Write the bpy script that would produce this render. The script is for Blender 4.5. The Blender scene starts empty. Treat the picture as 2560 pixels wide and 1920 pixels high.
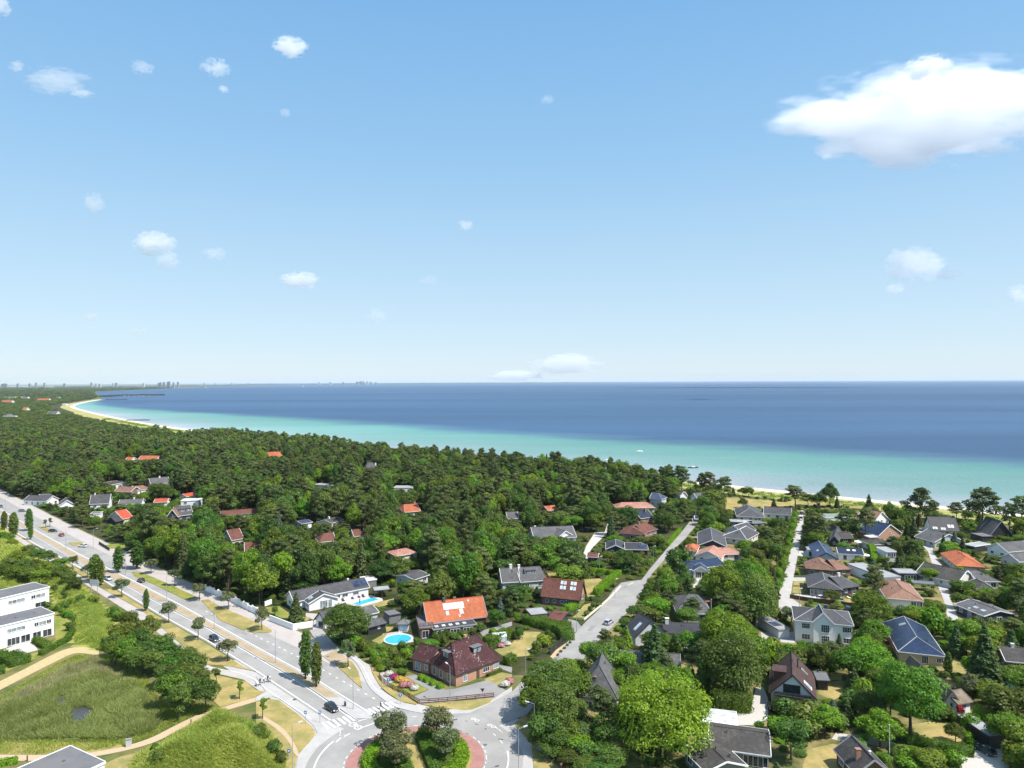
import bpy, bmesh, math, random
import numpy as np
from mathutils import Vector, Matrix, noise as mnoise
from mathutils.geometry import tessellate_polygon

# ------------------------------------------------------------------ camera, sky, sun, exposure
SC = bpy.context.scene
COL = SC.collection
random.seed(7)
F_PX, CAM_H = 1760.0, 75.0
PITCH, ROLL = math.radians(0.195), math.radians(0.246)
_fw = Vector((0, math.cos(PITCH), -math.sin(PITCH)))
_u0 = Vector((0, math.sin(PITCH), math.cos(PITCH)))
_up = _u0 * math.cos(ROLL) + Vector((1, 0, 0)) * math.sin(ROLL)
_rt = Vector((1, 0, 0)) * math.cos(ROLL) - _u0 * math.sin(ROLL)
cd = bpy.data.cameras.new('camera')
cam = bpy.data.objects.new('camera', cd)
COL.objects.link(cam)
cd.sensor_width = 36.0
cd.lens = F_PX / 2560.0 * 36.0
cd.clip_start, cd.clip_end = 0.5, 200000.0
cam.matrix_world = Matrix(((_rt.x, _up.x, -_fw.x, 0), (_rt.y, _up.y, -_fw.y, 0), (_rt.z, _up.z, -_fw.z, CAM_H), (0, 0, 0, 1)))
SC.camera = cam

SKY_GAIN = 5.9
SUN_EL, SUN_AZ = math.radians(56), math.radians(116)      # azimuth clockwise from +Y (view direction)
world = bpy.data.worlds.new('World')
SC.world = world
world.use_nodes = True
wn, wl = world.node_tree.nodes, world.node_tree.links
bg = wn['Background']
sky = wn.new('ShaderNodeTexSky')
sky.sky_type = 'NISHITA'
sky.sun_disc = False
sky.sun_elevation = SUN_EL
sky.sun_rotation = SUN_AZ
sky.altitude = 80
sky.air_density, sky.dust_density, sky.ozone_density = 1.0, 0.25, 2.2
# sky tone by height, unseen overhead part brightened for fill, mixed with the physical sky
_tc = wn.new('ShaderNodeTexCoord')
_sp = wn.new('ShaderNodeSeparateXYZ')
wl.new(_tc.outputs['Generated'], _sp.inputs[0])
_rp = wn.new('ShaderNodeValToRGB')
wl.new(_sp.outputs[2], _rp.inputs[0])
for _i, (_p, _c) in enumerate(((0.0, (.67, .82, .955)), (.05, (.61, .79, .95)), (.16, (.50, .735, .93)), (.30, (.34, .625, .925)), (.48, (.225, .51, .885)), (.56, (.30, .53, .85)), (1.0, (.46, .62, .86)))):
 _e = _rp.color_ramp.elements[_i] if _i < 2 else _rp.color_ramp.elements.new(_p)
 _e.position, _e.color = _p, (*[_v * SKY_GAIN for _v in _c], 1)
_mx = wn.new('ShaderNodeMix')
_mx.data_type = 'RGBA'
_mx.inputs[0].default_value = .8
wl.new(sky.outputs[0], _mx.inputs[6])
wl.new(_rp.outputs[0], _mx.inputs[7])
wl.new(_mx.outputs[2], bg.inputs[0])
bg.inputs[1].default_value = 0.10
sl = bpy.data.lights.new('sun', 'SUN')
sl.energy, sl.angle, sl.color = 4.1, math.radians(0.5), (1.0, 0.95, 0.87)
sun = bpy.data.objects.new('sun', sl)
COL.objects.link(sun)
S_DIR = Vector((math.cos(SUN_EL) * math.sin(SUN_AZ), math.cos(SUN_EL) * math.cos(SUN_AZ), math.sin(SUN_EL)))
sun.rotation_euler = S_DIR.to_track_quat('Z', 'Y').to_euler()
sun.location = (100, 100, 400)
vs = SC.view_settings
vs.view_transform, vs.look, vs.gamma, vs.use_curve_mapping = 'Standard', 'None', 1.0, False
vs.exposure = 0.76
cy = SC.cycles
cy.max_bounces, cy.diffuse_bounces, cy.glossy_bounces, cy.transmission_bounces = 14, 3, 2, 4
cy.transparent_max_bounces, cy.volume_bounces = 8, 14
cy.use_denoising = True
cy.caustics_reflective = cy.caustics_refractive = False

# ------------------------------------------------------------------ pixels of the photograph to places on the ground
TILES = dict(a=(0, 1440), b=(640, 1440), c=(1280, 1440), d=(1920, 1440), e=(0, 1120), f=(640, 1120), g=(1280, 1120),
 h=(1920, 1120), k=(0, 900), l=(640, 900), m=(1280, 1080), n=(1920, 1140))
ZK = 3.4563

def px_of(t, x, y):
 return TILES[t][0] + x / ZK, TILES[t][1] + y / ZK

def G(px, py, z=0.0):
 d = _fw + _rt * ((px - 1280) / F_PX) + _up * (-(py - 960) / F_PX)
 k = (z - CAM_H) / d.z
 return Vector((d.x * k, d.y * k, z))

def P(t, x, y, z=0.0):
 px, py = px_of(t, x, y)
 return G(px, py, z)

def proj(p):
 q = Vector((p[0], p[1], p[2] - CAM_H))
 w = q.dot(_fw)
 return 1280 + F_PX * q.dot(_rt) / w, 960 - F_PX * q.dot(_up) / w, w

def tp(t, *xy):
 """polygon of one tile: flat list of tile pixels -> ground points (x, y)"""
 return [P(t, xy[i], xy[i + 1]).xy for i in range(0, len(xy), 2)]

# ------------------------------------------------------------------ materials
def lin(r, g, b):
 f = lambda c: ((c / 255 + 0.055) / 1.055) ** 2.4 if c > 10 else c / 255 / 12.92
 return f(r), f(g), f(b)

MATS = {}

def _new(name):
 m = bpy.data.materials.new(name)
 m.use_nodes = True
 MATS[name] = m
 nt = m.node_tree
 return m, nt.nodes, nt.links, nt.nodes['Principled BSDF']

def _mix(N, L, fac, a, b, mode='MIX'):
 n = N.new('ShaderNodeMix')
 n.data_type = 'RGBA'
 n.blend_type = mode
 for s, v in ((n.inputs[0], fac), (n.inputs[6], a), (n.inputs[7], b)):
  if isinstance(v, (int, float)):
   s.default_value = v
  elif isinstance(v, tuple):
   s.default_value = (*v, 1) if len(v) == 3 else v
  else:
   L.new(v, s)
 return n.outputs[2]

def _noise(N, L, vec, scale, detail=4, rough=.6):
 n = N.new('ShaderNodeTexNoise')
 n.inputs['Scale'].default_value = scale
 n.inputs['Detail'].default_value = detail
 n.inputs['Roughness'].default_value = rough
 L.new(vec, n.inputs['Vector'])
 return n.outputs['Fac']

def _ramp(N, L, fac, *stops):
 n = N.new('ShaderNodeValToRGB')
 L.new(fac, n.inputs[0])
 e = n.color_ramp.elements
 while len(e) < len(stops):
  e.new(0.5)
 for s, (p, c) in zip(e, stops):
  s.position = p
  s.color = (*c, 1) if isinstance(c, tuple) else (c, c, c, 1)
 return n.outputs[0]

def _math(N, L, op, a, b=0.0, c=0.0):
 n = N.new('ShaderNodeMath')
 n.operation = op
 for s, v in zip(n.inputs, (a, b, c)):
  if isinstance(v, (int, float)):
   s.default_value = v
  else:
   L.new(v, s)
 return n.outputs[0]

def _bump(N, L, h, B, strength=.4, dist=.1):
 n = N.new('ShaderNodeBump')
 n.inputs['Strength'].default_value = strength
 n.inputs['Distance'].default_value = dist
 L.new(h, n.inputs['Height'])
 L.new(n.outputs[0], B.inputs['Normal'])

def _pos(N):
 return N.new('ShaderNodeNewGeometry').outputs['Position']

def plain(name, c, rough=.7, var=.12, scale=2.0, spec=.3, metal=0.0, bump=0.0, c2=None, s2=.15):
 """plain surface: two noises vary the tone"""
 m, N, L, B = _new(name)
 pos = _pos(N)
 n1 = _noise(N, L, pos, scale)
 hi, lo = tuple(min(1, x * (1 + var)) for x in c), tuple(x * (1 - var) for x in c)
 col = _ramp(N, L, n1, (.3, lo), (.7, hi))
 if c2:
  n2 = _noise(N, L, pos, s2, 5, .65)
  col = _mix(N, L, _ramp(N, L, n2, (.42, 0.), (.6, 1.)), col, c2)
 L.new(col, B.inputs['Base Color'])
 B.inputs['Roughness'].default_value = rough
 B.inputs['Specular IOR Level'].default_value = spec
 B.inputs['Metallic'].default_value = metal
 if bump:
  _bump(N, L, n1, B, bump)
 return m

def roofmat(name, c, c2, kind='tile', rough=.75, spec=.3, row=.34, colw=.24, lichen_or_glint=None, fleck_from=.62, gloss_var=0.0):
 """pitched roof: UVs in metres, u along the eave and v up the slope"""
 m, N, L, B = _new(name)
 uv = N.new('ShaderNodeUVMap').outputs[0]
 sp = N.new('ShaderNodeSeparateXYZ')
 L.new(uv, sp.inputs[0])
 u, v = sp.outputs[0], sp.outputs[1]
 pos = _pos(N)
 n1 = _noise(N, L, pos, 1.3, 5, .7)
 n2 = _noise(N, L, pos, .25, 4, .6)
 f = _math(N, L, 'ADD', _math(N, L, 'MULTIPLY', n1, .6), _math(N, L, 'MULTIPLY', n2, .4))
 col = _ramp(N, L, f, (.36, tuple(x * .72 for x in c2)), (.5, c2), (.64, c))
 sv = _math(N, L, 'FRACT', _math(N, L, 'DIVIDE', v, row))
 su = _math(N, L, 'SINE', _math(N, L, 'MULTIPLY', u, 2 * math.pi / colw))
 if kind == 'tile':
  h = _math(N, L, 'ADD', _math(N, L, 'MULTIPLY', su, .35), _math(N, L, 'SUBTRACT', 1.0, sv))
 elif kind == 'wave':
  h = _math(N, L, 'MULTIPLY', su, .8)
 else:
  h = _math(N, L, 'ADD', _math(N, L, 'SUBTRACT', 1.0, sv), _math(N, L, 'MULTIPLY', n1, .6))
 edge = _ramp(N, L, _math(N, L, 'ADD', _math(N, L, 'MULTIPLY', h, .4), .5), (.25, .72), (.75, 1.0))
 col = _mix(N, L, .75, col, edge, 'MULTIPLY')
 if lichen_or_glint:
  n3 = _noise(N, L, pos, 2.2, 6, .75)
  n4 = _noise(N, L, pos, .3, 3, .6)
  k = _math(N, L, 'ADD', _math(N, L, 'MULTIPLY', n3, .7), _math(N, L, 'MULTIPLY', n4, .3))
  col = _mix(N, L, _ramp(N, L, k, (fleck_from, 0.), (fleck_from + .06, .85)), col, lichen_or_glint)
 L.new(col, B.inputs['Base Color'])
 B.inputs['Roughness'].default_value = rough
 B.inputs['Specular IOR Level'].default_value = spec
 _bump(N, L, h, B, .6, .05)
 return m

def brickmat(name, c, c2, mortar):
 m, N, L, B = _new(name)
 uv = N.new('ShaderNodeUVMap').outputs[0]
 b = N.new('ShaderNodeTexBrick')
 L.new(uv, b.inputs['Vector'])
 b.inputs['Scale'].default_value = 1.0
 b.inputs['Brick Width'].default_value, b.inputs['Row Height'].default_value = .25, .08
 b.inputs['Mortar Size'].default_value = .008
 b.inputs['Color1'].default_value, b.inputs['Color2'].default_value, b.inputs['Mortar'].default_value = (*c, 1), (*c2, 1), (*mortar, 1)
 n = _noise(N, L, _pos(N), .8, 4)
 col = _mix(N, L, .6, b.outputs[0], _ramp(N, L, n, (.3, .75), (.7, 1.0)), 'MULTIPLY')
 L.new(col, B.inputs['Base Color'])
 B.inputs['Roughness'].default_value = .85
 return m

def boardmat(name, c, w=.15, horiz=False):
 m, N, L, B = _new(name)
 uv = N.new('ShaderNodeUVMap').outputs[0]
 sp = N.new('ShaderNodeSeparateXYZ')
 L.new(uv, sp.inputs[0])
 fr = _math(N, L, 'FRACT', _math(N, L, 'DIVIDE', sp.outputs[1 if horiz else 0], w))
 gap = _ramp(N, L, fr, (.08, .35), (.14, 1.0))
 n = _noise(N, L, _pos(N), 3.0, 4)
 col = _mix(N, L, .8, _ramp(N, L, n, (.3, tuple(x * .8 for x in c)), (.7, tuple(min(1, x * 1.15) for x in c))), gap, 'MULTIPLY')
 L.new(col, B.inputs['Base Color'])
 B.inputs['Roughness'].default_value = .7
 return m

def glassmat(name, c, rough=.08, spec=.6):
 m, N, L, B = _new(name)
 n = _noise(N, L, _pos(N), .7, 2)
 L.new(_ramp(N, L, n, (.35, tuple(x * .6 for x in c)), (.65, tuple(x * 1.5 for x in c))), B.inputs['Base Color'])
 B.inputs['Roughness'].default_value = rough
 B.inputs['Specular IOR Level'].default_value = spec
 return m

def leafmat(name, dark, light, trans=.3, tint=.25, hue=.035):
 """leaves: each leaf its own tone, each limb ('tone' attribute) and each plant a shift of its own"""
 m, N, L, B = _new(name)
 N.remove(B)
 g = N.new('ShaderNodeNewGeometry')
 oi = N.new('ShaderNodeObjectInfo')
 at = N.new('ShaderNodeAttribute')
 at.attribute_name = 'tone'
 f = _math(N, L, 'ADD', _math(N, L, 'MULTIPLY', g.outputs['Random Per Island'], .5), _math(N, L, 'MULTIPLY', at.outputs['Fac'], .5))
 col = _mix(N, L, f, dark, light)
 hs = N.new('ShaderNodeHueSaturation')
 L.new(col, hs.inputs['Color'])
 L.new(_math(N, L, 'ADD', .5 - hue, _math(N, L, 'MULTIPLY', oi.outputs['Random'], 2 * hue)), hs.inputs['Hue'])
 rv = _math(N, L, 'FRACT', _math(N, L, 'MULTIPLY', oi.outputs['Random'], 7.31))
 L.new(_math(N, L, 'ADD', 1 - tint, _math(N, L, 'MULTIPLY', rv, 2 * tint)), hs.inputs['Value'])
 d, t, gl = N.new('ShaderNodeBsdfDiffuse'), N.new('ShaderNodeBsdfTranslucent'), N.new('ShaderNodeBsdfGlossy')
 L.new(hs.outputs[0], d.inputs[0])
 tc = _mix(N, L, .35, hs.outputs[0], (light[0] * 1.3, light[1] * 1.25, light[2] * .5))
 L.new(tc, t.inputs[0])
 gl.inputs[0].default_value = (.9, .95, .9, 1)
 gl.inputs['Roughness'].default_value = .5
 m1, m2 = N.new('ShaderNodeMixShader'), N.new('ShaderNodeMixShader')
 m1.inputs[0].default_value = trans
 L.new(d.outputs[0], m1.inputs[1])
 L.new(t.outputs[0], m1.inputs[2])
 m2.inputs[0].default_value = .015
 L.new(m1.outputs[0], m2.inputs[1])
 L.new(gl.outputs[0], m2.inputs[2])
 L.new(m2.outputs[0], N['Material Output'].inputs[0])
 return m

# ------------------------------------------------------------------ mesh builder
class MB:
 def __init__(s):
  s.v, s.f, s.m = [], [], []

 def face(s, pts, m=0):
  i = len(s.v)
  s.v += [Vector(p) for p in pts]
  s.f.append(list(range(i, i + len(pts))))
  s.m.append(m)

 def _poly(s, pts, faces, m):
  i = len(s.v)
  s.v += [Vector(p) for p in pts]
  for f in faces:
   s.f.append([i + k for k in f])
   s.m.append(m)

 def obox(s, o, ex, ey, ez, m=0):
  o, ex, ey, ez = Vector(o), Vector(ex), Vector(ey), Vector(ez)
  p = [o, o + ex, o + ex + ey, o + ey]
  p += [q + ez for q in p]
  s._poly(p, [(3, 2, 1, 0), (4, 5, 6, 7), (0, 1, 5, 4), (1, 2, 6, 5), (2, 3, 7, 6), (3, 0, 4, 7)], m)

 def box(s, c, size, rz=0.0, m=0):
  ca, sa = math.cos(rz), math.sin(rz)
  ex, ey = Vector((ca, sa, 0)) * size[0], Vector((-sa, ca, 0)) * size[1]
  ez = Vector((0, 0, size[2]))
  s.obox(Vector(c) - ex / 2 - ey / 2 - ez / 2, ex, ey, ez, m)

 def beam(s, a, b, w, h, m=0):
  """square bar from a to b"""
  a, b = Vector(a), Vector(b)
  d = b - a
  side = d.cross(Vector((0, 0, 1)))
  side = side.normalized() if side.length > 1e-6 else Vector((1, 0, 0))
  up = side.cross(d).normalized()
  s.obox(a - side * w / 2 - up * h / 2, side * w, d, up * h, m)

 def prism(s, pts, z0, z1, m=0, bottom=False):
  n = len(pts)
  a = sum(pts[i][0] * pts[(i + 1) % n][1] - pts[(i + 1) % n][0] * pts[i][1] for i in range(n))
  if a < 0:
   pts = list(reversed(pts))
  tri = tessellate_polygon([[Vector((p[0], p[1], 0)) for p in pts]])
  i = len(s.v)
  s.v += [Vector((p[0], p[1], z1)) for p in pts] + [Vector((p[0], p[1], z0)) for p in pts]
  for t in tri:
   t = [k + i for k in t]
   a, b, c = (s.v[k] for k in t)
   if (b - a).cross(c - a).z < 0:
    t.reverse()
   s.f.append(t)
   s.m.append(m)
  if z1 - z0 > 1e-4:
   for k in range(n):
    s.f.append([i + n + k, i + n + (k + 1) % n, i + (k + 1) % n, i + k])
    s.m.append(m)

 def tube(s, a, b, r0, r1=None, n=8, m=0, caps=True):
  a, b = Vector(a), Vector(b)
  r1 = r0 if r1 is None else r1
  d = (b - a).normalized()
  x = d.orthogonal().normalized()
  y = d.cross(x)
  i = len(s.v)
  for c, r in ((a, r0), (b, r1)):
   for k in range(n):
    w = 2 * math.pi * k / n
    s.v.append(c + (x * math.cos(w) + y * math.sin(w)) * r)
  for k in range(n):
   s.f.append([i + k, i + (k + 1) % n, i + n + (k + 1) % n, i + n + k])
   s.m.append(m)
  if caps:
   s.f.append([i + n + k for k in range(n)])
   s.f.append([i + k for k in reversed(range(n))])
   s.m += [m, m]

 def ball(s, c, r, n=8, m=0):
  """ellipsoid; r a number or three"""
  r = (r, r, r) if isinstance(r, (int, float)) else r
  c = Vector(c)
  i = len(s.v)
  rows = max(4, n // 2 + 1)
  for a in range(rows + 1):
   th = math.pi * a / rows
   for k in range(n):
    w = 2 * math.pi * k / n
    s.v.append(c + Vector((r[0] * math.sin(th) * math.cos(w), r[1] * math.sin(th) * math.sin(w), r[2] * math.cos(th))))
  for a in range(rows):
   for k in range(n):
    s.f.append([i + a * n + k, i + (a + 1) * n + k, i + (a + 1) * n + (k + 1) % n, i + a * n + (k + 1) % n])
    s.m.append(m)

 def build(s, name, mats, parent=None, org=(0, 0, 0), smooth=False, kind=None):
  org = Vector(org)
  me = bpy.data.meshes.new(name)
  me.from_pydata([tuple(p - org) for p in s.v], [], s.f)
  mats = mats if isinstance(mats, (list, tuple)) else [mats]
  for m in mats:
   me.materials.append(MATS[m] if isinstance(m, str) else m)
  if len(mats) > 1:
   me.polygons.foreach_set('material_index', s.m)
  if smooth:
   me.polygons.foreach_set('use_smooth', [True] * len(me.polygons))
  uvl = me.uv_layers.new(name='UVMap')
  uvs = []
  for f in s.f:
   a = s.v[f[0]]
   nrm = Vector((0, 0, 0))
   for k in range(1, len(f) - 1):
    nrm += (s.v[f[k]] - a).cross(s.v[f[k + 1]] - a)
   nrm = nrm.normalized() if nrm.length > 1e-12 else Vector((0, 0, 1))
   u = Vector((0, 0, 1)).cross(nrm)
   u = u.normalized() if u.length > 1e-3 else Vector((1, 0, 0))
   w = nrm.cross(u)
   for k in f:
    uvs += [s.v[k].dot(u), s.v[k].dot(w)]
  uvl.data.foreach_set('uv', uvs)
  me.update()
  o = bpy.data.objects.new(name, me)
  COL.objects.link(o)
  if parent:
   o.parent = parent
  else:
   o.location = org
  if kind:
   o['kind'] = kind
  return o

def tag(o, label, cat, group=None, kind=None):
 o['label'], o['category'] = label, cat
 if group:
  o['group'] = group
 if kind:
  o['kind'] = kind
 return o

def thing(name, label, cat, loc=(0, 0, 0), rz=0.0, group=None):
 o = bpy.data.objects.new(name, None)
 o.empty_display_size = .3
 COL.objects.link(o)
 o.location = loc
 o.rotation_euler = (0, 0, rz)
 return tag(o, label, cat, group)

def dup(root, loc, rz=0.0, scale=None, label=None, mats=None):
 """copy of a thing, its parts and their sub-parts; mats = {part name: material} put on the copied objects"""
 def rec(o, par):
  c = o.copy()
  COL.objects.link(c)
  if par:
   c.parent = par
  base = o.name.split('.')[0]
  if mats and base in mats and c.type == 'MESH':
   for i, mm in enumerate(mats[base] if isinstance(mats[base], (list, tuple)) else [mats[base]]):
    c.material_slots[i].link = 'OBJECT'
    c.material_slots[i].material = MATS[mm]
  for ch in o.children:
   rec(ch, c)
  return c
 r = rec(root, None)
 r.location, r.rotation_euler = loc, (0, 0, rz)
 if scale:
  r.scale = scale
 if label:
  r['label'] = label
 return r

# places that trees must keep off (ground polygons) and views they must leave open (pixel boxes with a distance)
BLOCK, KEEP = [], []

def inside(p, poly):
 x, y = p[0], p[1]
 c = False
 n = len(poly)
 j = n - 1
 for i in range(n):
  xi, yi, xj, yj = poly[i][0], poly[i][1], poly[j][0], poly[j][1]
  if (yi > y) != (yj > y) and x < (xj - xi) * (y - yi) / (yj - yi) + xi:
   c = not c
  j = i
 return c

def block(poly):
 xs, ys = [p[0] for p in poly], [p[1] for p in poly]
 BLOCK.append((min(xs), max(xs), min(ys), max(ys), [(p[0], p[1]) for p in poly]))

def blocked(x, y, pad=0.0):
 for x0, x1, y0, y1, poly in BLOCK:
  if x0 - pad <= x <= x1 + pad and y0 - pad <= y <= y1 + pad:
   if inside((x, y), poly):
    return True
   if pad:
    for k in range(6):
     w = k * math.pi / 3
     if inside((x + pad * math.cos(w), y + pad * math.sin(w)), poly):
      return True
 return False

def keep(t, x0, y0, x1, y1, dist=None):
 a, b = px_of(t, x0, y0), px_of(t, x1, y1)
 d = dist if dist else P(t, (x0 + x1) / 2, y1).y
 KEEP.append((a[0], a[1], b[0], b[1], d))
# ------------------------------------------------------------------ materials of the setting
plain('grass_ground', (.085, .115, .030), .95, .3, .6, .1, c2=(.21, .175, .075), s2=.05)
plain('dry_lawn', (.37, .285, .115), .95, .14, .9, .1, c2=(.23, .215, .075), s2=.16)
plain('green_lawn', (.15, .21, .035), .95, .2, .8, .1, c2=(.27, .24, .07), s2=.2)
plain('straw_path', (.46, .37, .20), .95, .12, 1.2, .1)
plain('gravel_path', (.48, .36, .24), .95, .1, 2.0, .1)
plain('asphalt', (.275, .265, .252), .9, .10, 9.0, .2, c2=(.325, .315, .30), s2=.13)
plain('asphalt_dark', (.235, .228, .225), .9, .07, 5.0, .2, c2=(.28, .272, .265), s2=.12)
plain('pavement_pink', (.40, .36, .335), .9, .07, 3.0, .2, c2=(.44, .40, .375), s2=.2)
plain('pavement_grey', (.39, .375, .36), .9, .06, 3.0, .2, c2=(.44, .425, .405), s2=.2)
plain('median_dirt', (.40, .31, .215), .95, .12, 2.0, .1, c2=(.33, .27, .17), s2=.25)
plain('red_paving', (.37, .185, .165), .9, .1, 4.0, .2, c2=(.31, .16, .145), s2=.5)
plain('pale_paving', (.48, .455, .42), .9, .08, 2.5, .2)
plain('kerb_stone', (.46, .46, .46), .9, .08, 3.0)
plain('paint_white', (.80, .80, .79), .8, .08, 3.0, c2=(.62, .62, .61), s2=1.2)
plain('sand', (.68, .62, .52), .95, .06, .8, .1, c2=(.60, .55, .45), s2=.03)
plain('dune_ground', (.30, .30, .10), .95, .22, .25, .1, c2=(.42, .36, .17), s2=.03)
plain('mound_ground', (.28, .31, .06), .95, .25, .5, .1, c2=(.30, .28, .08), s2=.13)
plain('reed_ground', (.11, .13, .045), .95, .25, .6, .1, c2=(.12, .13, .045), s2=.2)
plain('far_land', (.050, .075, .045), .95, .3, .002, .1, c2=(.08, .10, .05), s2=.0007)
plain('iron', (.12, .12, .12), .6, .1, 3.0)

pl = lambda t, *xy: [P(t, xy[i], xy[i + 1]).xy for i in range(0, len(xy), 2)]

def sheet(name, pts, z, mat, kind='structure', z0=None, blk=True):
 b = MB()
 b.prism([(p[0], p[1]) for p in pts], z if z0 is None else z0, z)
 o = b.build(name, mat)
 if kind:
  o['kind'] = kind
 if blk:
  block(pts)
 return o

def smooth(pts, it=2):
 pts = [Vector((p[0], p[1])) for p in pts]
 for _ in range(it):
  q = [pts[0]]
  for a, b in zip(pts[:-1], pts[1:]):
   q += [a * .75 + b * .25, a * .25 + b * .75]
  q.append(pts[-1])
  pts = q
 return pts

def offset(pts, d):
 """polyline moved d to its left"""
 out = []
 for i, p in enumerate(pts):
  a, b = pts[max(0, i - 1)], pts[min(len(pts) - 1, i + 1)]
  t = (Vector(b) - Vector(a)).normalized()
  out.append(Vector(p) + Vector((-t.y, t.x)) * (d[i] if isinstance(d, list) else d))
 return out

def resample(pts, step):
 pts = [Vector((p[0], p[1])) for p in pts]
 out, acc = [pts[0]], 0.0
 for a, b in zip(pts[:-1], pts[1:]):
  L = (b - a).length
  s = step - acc
  while s <= L:
   out.append(a.lerp(b, s / L))
   s += step
  acc = L - (s - step)
 out.append(pts[-1])
 return out

def at_y(line, y):
 for a, b in zip(line[:-1], line[1:]):
  if (a[1] - y) * (b[1] - y) <= 0 and a[1] != b[1]:
   return a[0] + (b[0] - a[0]) * (y - a[1]) / (b[1] - a[1])
 return line[0][0] if abs(line[0][1] - y) < abs(line[-1][1] - y) else line[-1][0]

def cut(line, y0, y1):
 """the stretch of a line between two depths"""
 q = [Vector((at_y(line, y0), y0))] + [Vector(p) for p in line if min(y0, y1) < p[1] < max(y0, y1)] + [Vector((at_y(line, y1), y1))]
 q.sort(key=lambda p: -p.y)
 return q

# ------------------------------------------------------------------ coast, ground, sea
WL = [(2516, 1282), (2418, 1272), (2261, 1257), (2156, 1247), (2018, 1233), (1920, 1223), (1837, 1214.5), (1678, 1197), (1494, 1179),
 (1240, 1155), (996, 1131), (915, 1124), (720, 1102), (545, 1083), (414, 1066), (318, 1049), (252, 1036), (200, 1023), (181, 1016), (206, 1007.5), (256, 999)]
SEA_Z = -0.5
shore = [G(x, y, SEA_Z).xy for x, y in WL]
d0 = (shore[0] - shore[1]).normalized()
shore = smooth([shore[0] + d0 * 1500, shore[0] + d0 * 300] + shore, 2)
far_shore = [G(x, y, SEA_Z).xy for x, y in [(262, 992), (236, 985), (246, 978.5), (330, 975), (430, 970.5), (503, 967.3), (579, 964.8), (700, 962.6)]]
coast = shore + far_shore
inland = offset(shore, 13.0)                              # where sand meets the dune plants
inner = inland + far_shore
land = inner + [Vector((-14000, 32000)), Vector((-52000, 45000)), Vector((-52000, -300)), Vector((1600, -300))]
sheet('ground', land, 0.0, 'grass_ground', blk=False)
b = MB()
outer = offset(shore, -6.0)
for i in range(len(shore) - 1):
 b.face([(*inland[i], 0.0), (*inland[i + 1], 0.0), (*shore[i + 1], SEA_Z + .02), (*shore[i], SEA_Z + .02)])
 b.face([(*shore[i], SEA_Z + .02), (*shore[i + 1], SEA_Z + .02), (*outer[i + 1], SEA_Z - .3), (*outer[i], SEA_Z - .3)])
b.build('beach', 'sand', kind='structure')

# sea: a fan of quads; each vertex knows its distance from the shore
nA, nR = 190, 230
ang = np.radians(np.linspace(-58, 62, nA))
rad = np.geomspace(330, 75000, nR)
AA, RR = np.meshgrid(ang, rad, indexing='ij')
X, Y = RR * np.sin(AA), RR * np.cos(AA)
pp = np.stack([X.ravel(), Y.ravel()], 1)
dist = np.full(len(pp), 1e9)
cs = np.array([[p[0], p[1]] for p in coast])
for a, c in zip(cs[:-1], cs[1:]):
 ab = c - a
 t = np.clip(((pp - a) @ ab) / (ab @ ab + 1e-9), 0, 1)
 dist = np.minimum(dist, np.hypot(*(pp - a - t[:, None] * ab).T))
dist = dist * (1 + np.maximum(0, pp[:, 1] - 1500) / 700) + np.maximum(0, pp[:, 1] - 1900) * .2
me = bpy.data.meshes.new('sea')
idx = np.arange(nA * nR).reshape(nA, nR)
faces = np.stack([idx[:-1, :-1].ravel(), idx[:-1, 1:].ravel(), idx[1:, 1:].ravel(), idx[1:, :-1].ravel()], 1)[:, ::-1]
me.from_pydata(np.c_[pp, np.full(len(pp), SEA_Z)].tolist(), [], faces.tolist())
me.attributes.new('shore', 'FLOAT', 'POINT').data.foreach_set('value', dist.astype(np.float32))
sea = bpy.data.objects.new('sea', me)
COL.objects.link(sea)
sea['kind'] = 'structure'
m, N, L, B = _new('sea_water')
at = N.new('ShaderNodeAttribute')
at.attribute_name = 'shore'
pos = _pos(N)
mp = N.new('ShaderNodeMapping')
mp.inputs['Rotation'].default_value = (0, 0, math.radians(43))
mp.inputs['Scale'].default_value = (.0035, .022, 1)
L.new(pos, mp.inputs[0])
band = _noise(N, L, mp.outputs[0], 1.0, 5, .6)
wob = _noise(N, L, pos, .006, 4, .6)
dd = _math(N, L, 'ADD', at.outputs['Fac'], _math(N, L, 'MULTIPLY', _math(N, L, 'SUBTRACT', wob, .5), 110.0))
dd = _math(N, L, 'ADD', dd, _math(N, L, 'MULTIPLY', _math(N, L, 'SUBTRACT', band, .5), 120.0))
dn = _math(N, L, 'DIVIDE', dd, 600.0)
shal = _ramp(N, L, dn, (.0, lin(158, 166, 170)), (.06, lin(140, 159, 162)), (.18, lin(114, 151, 147)), (.38, lin(93, 141, 136)), (.47, lin(78, 112, 128)), (.6, lin(60, 88, 117)))
mp2 = N.new('ShaderNodeMapping')
mp2.inputs['Rotation'].default_value = (0, 0, math.radians(8))
mp2.inputs['Scale'].default_value = (.00022, .0016, 1)
L.new(pos, mp2.inputs[0])
far = _noise(N, L, mp2.outputs[0], 1.0, 4, .6)
shal = _mix(N, L, .5, shal, _ramp(N, L, far, (.35, .6), (.65, 1.3)), 'MULTIPLY')
L.new(shal, B.inputs['Base Color'])
B.inputs['Roughness'].default_value = .55
B.inputs['Specular IOR Level'].default_value = .12
w1 = _noise(N, L, pos, .25, 4, .7)
w2 = _noise(N, L, pos, .04, 3, .6)
_bump(N, L, _math(N, L, 'ADD', w1, w2), B, .9, 1.2)
me.materials.append(m)

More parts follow.
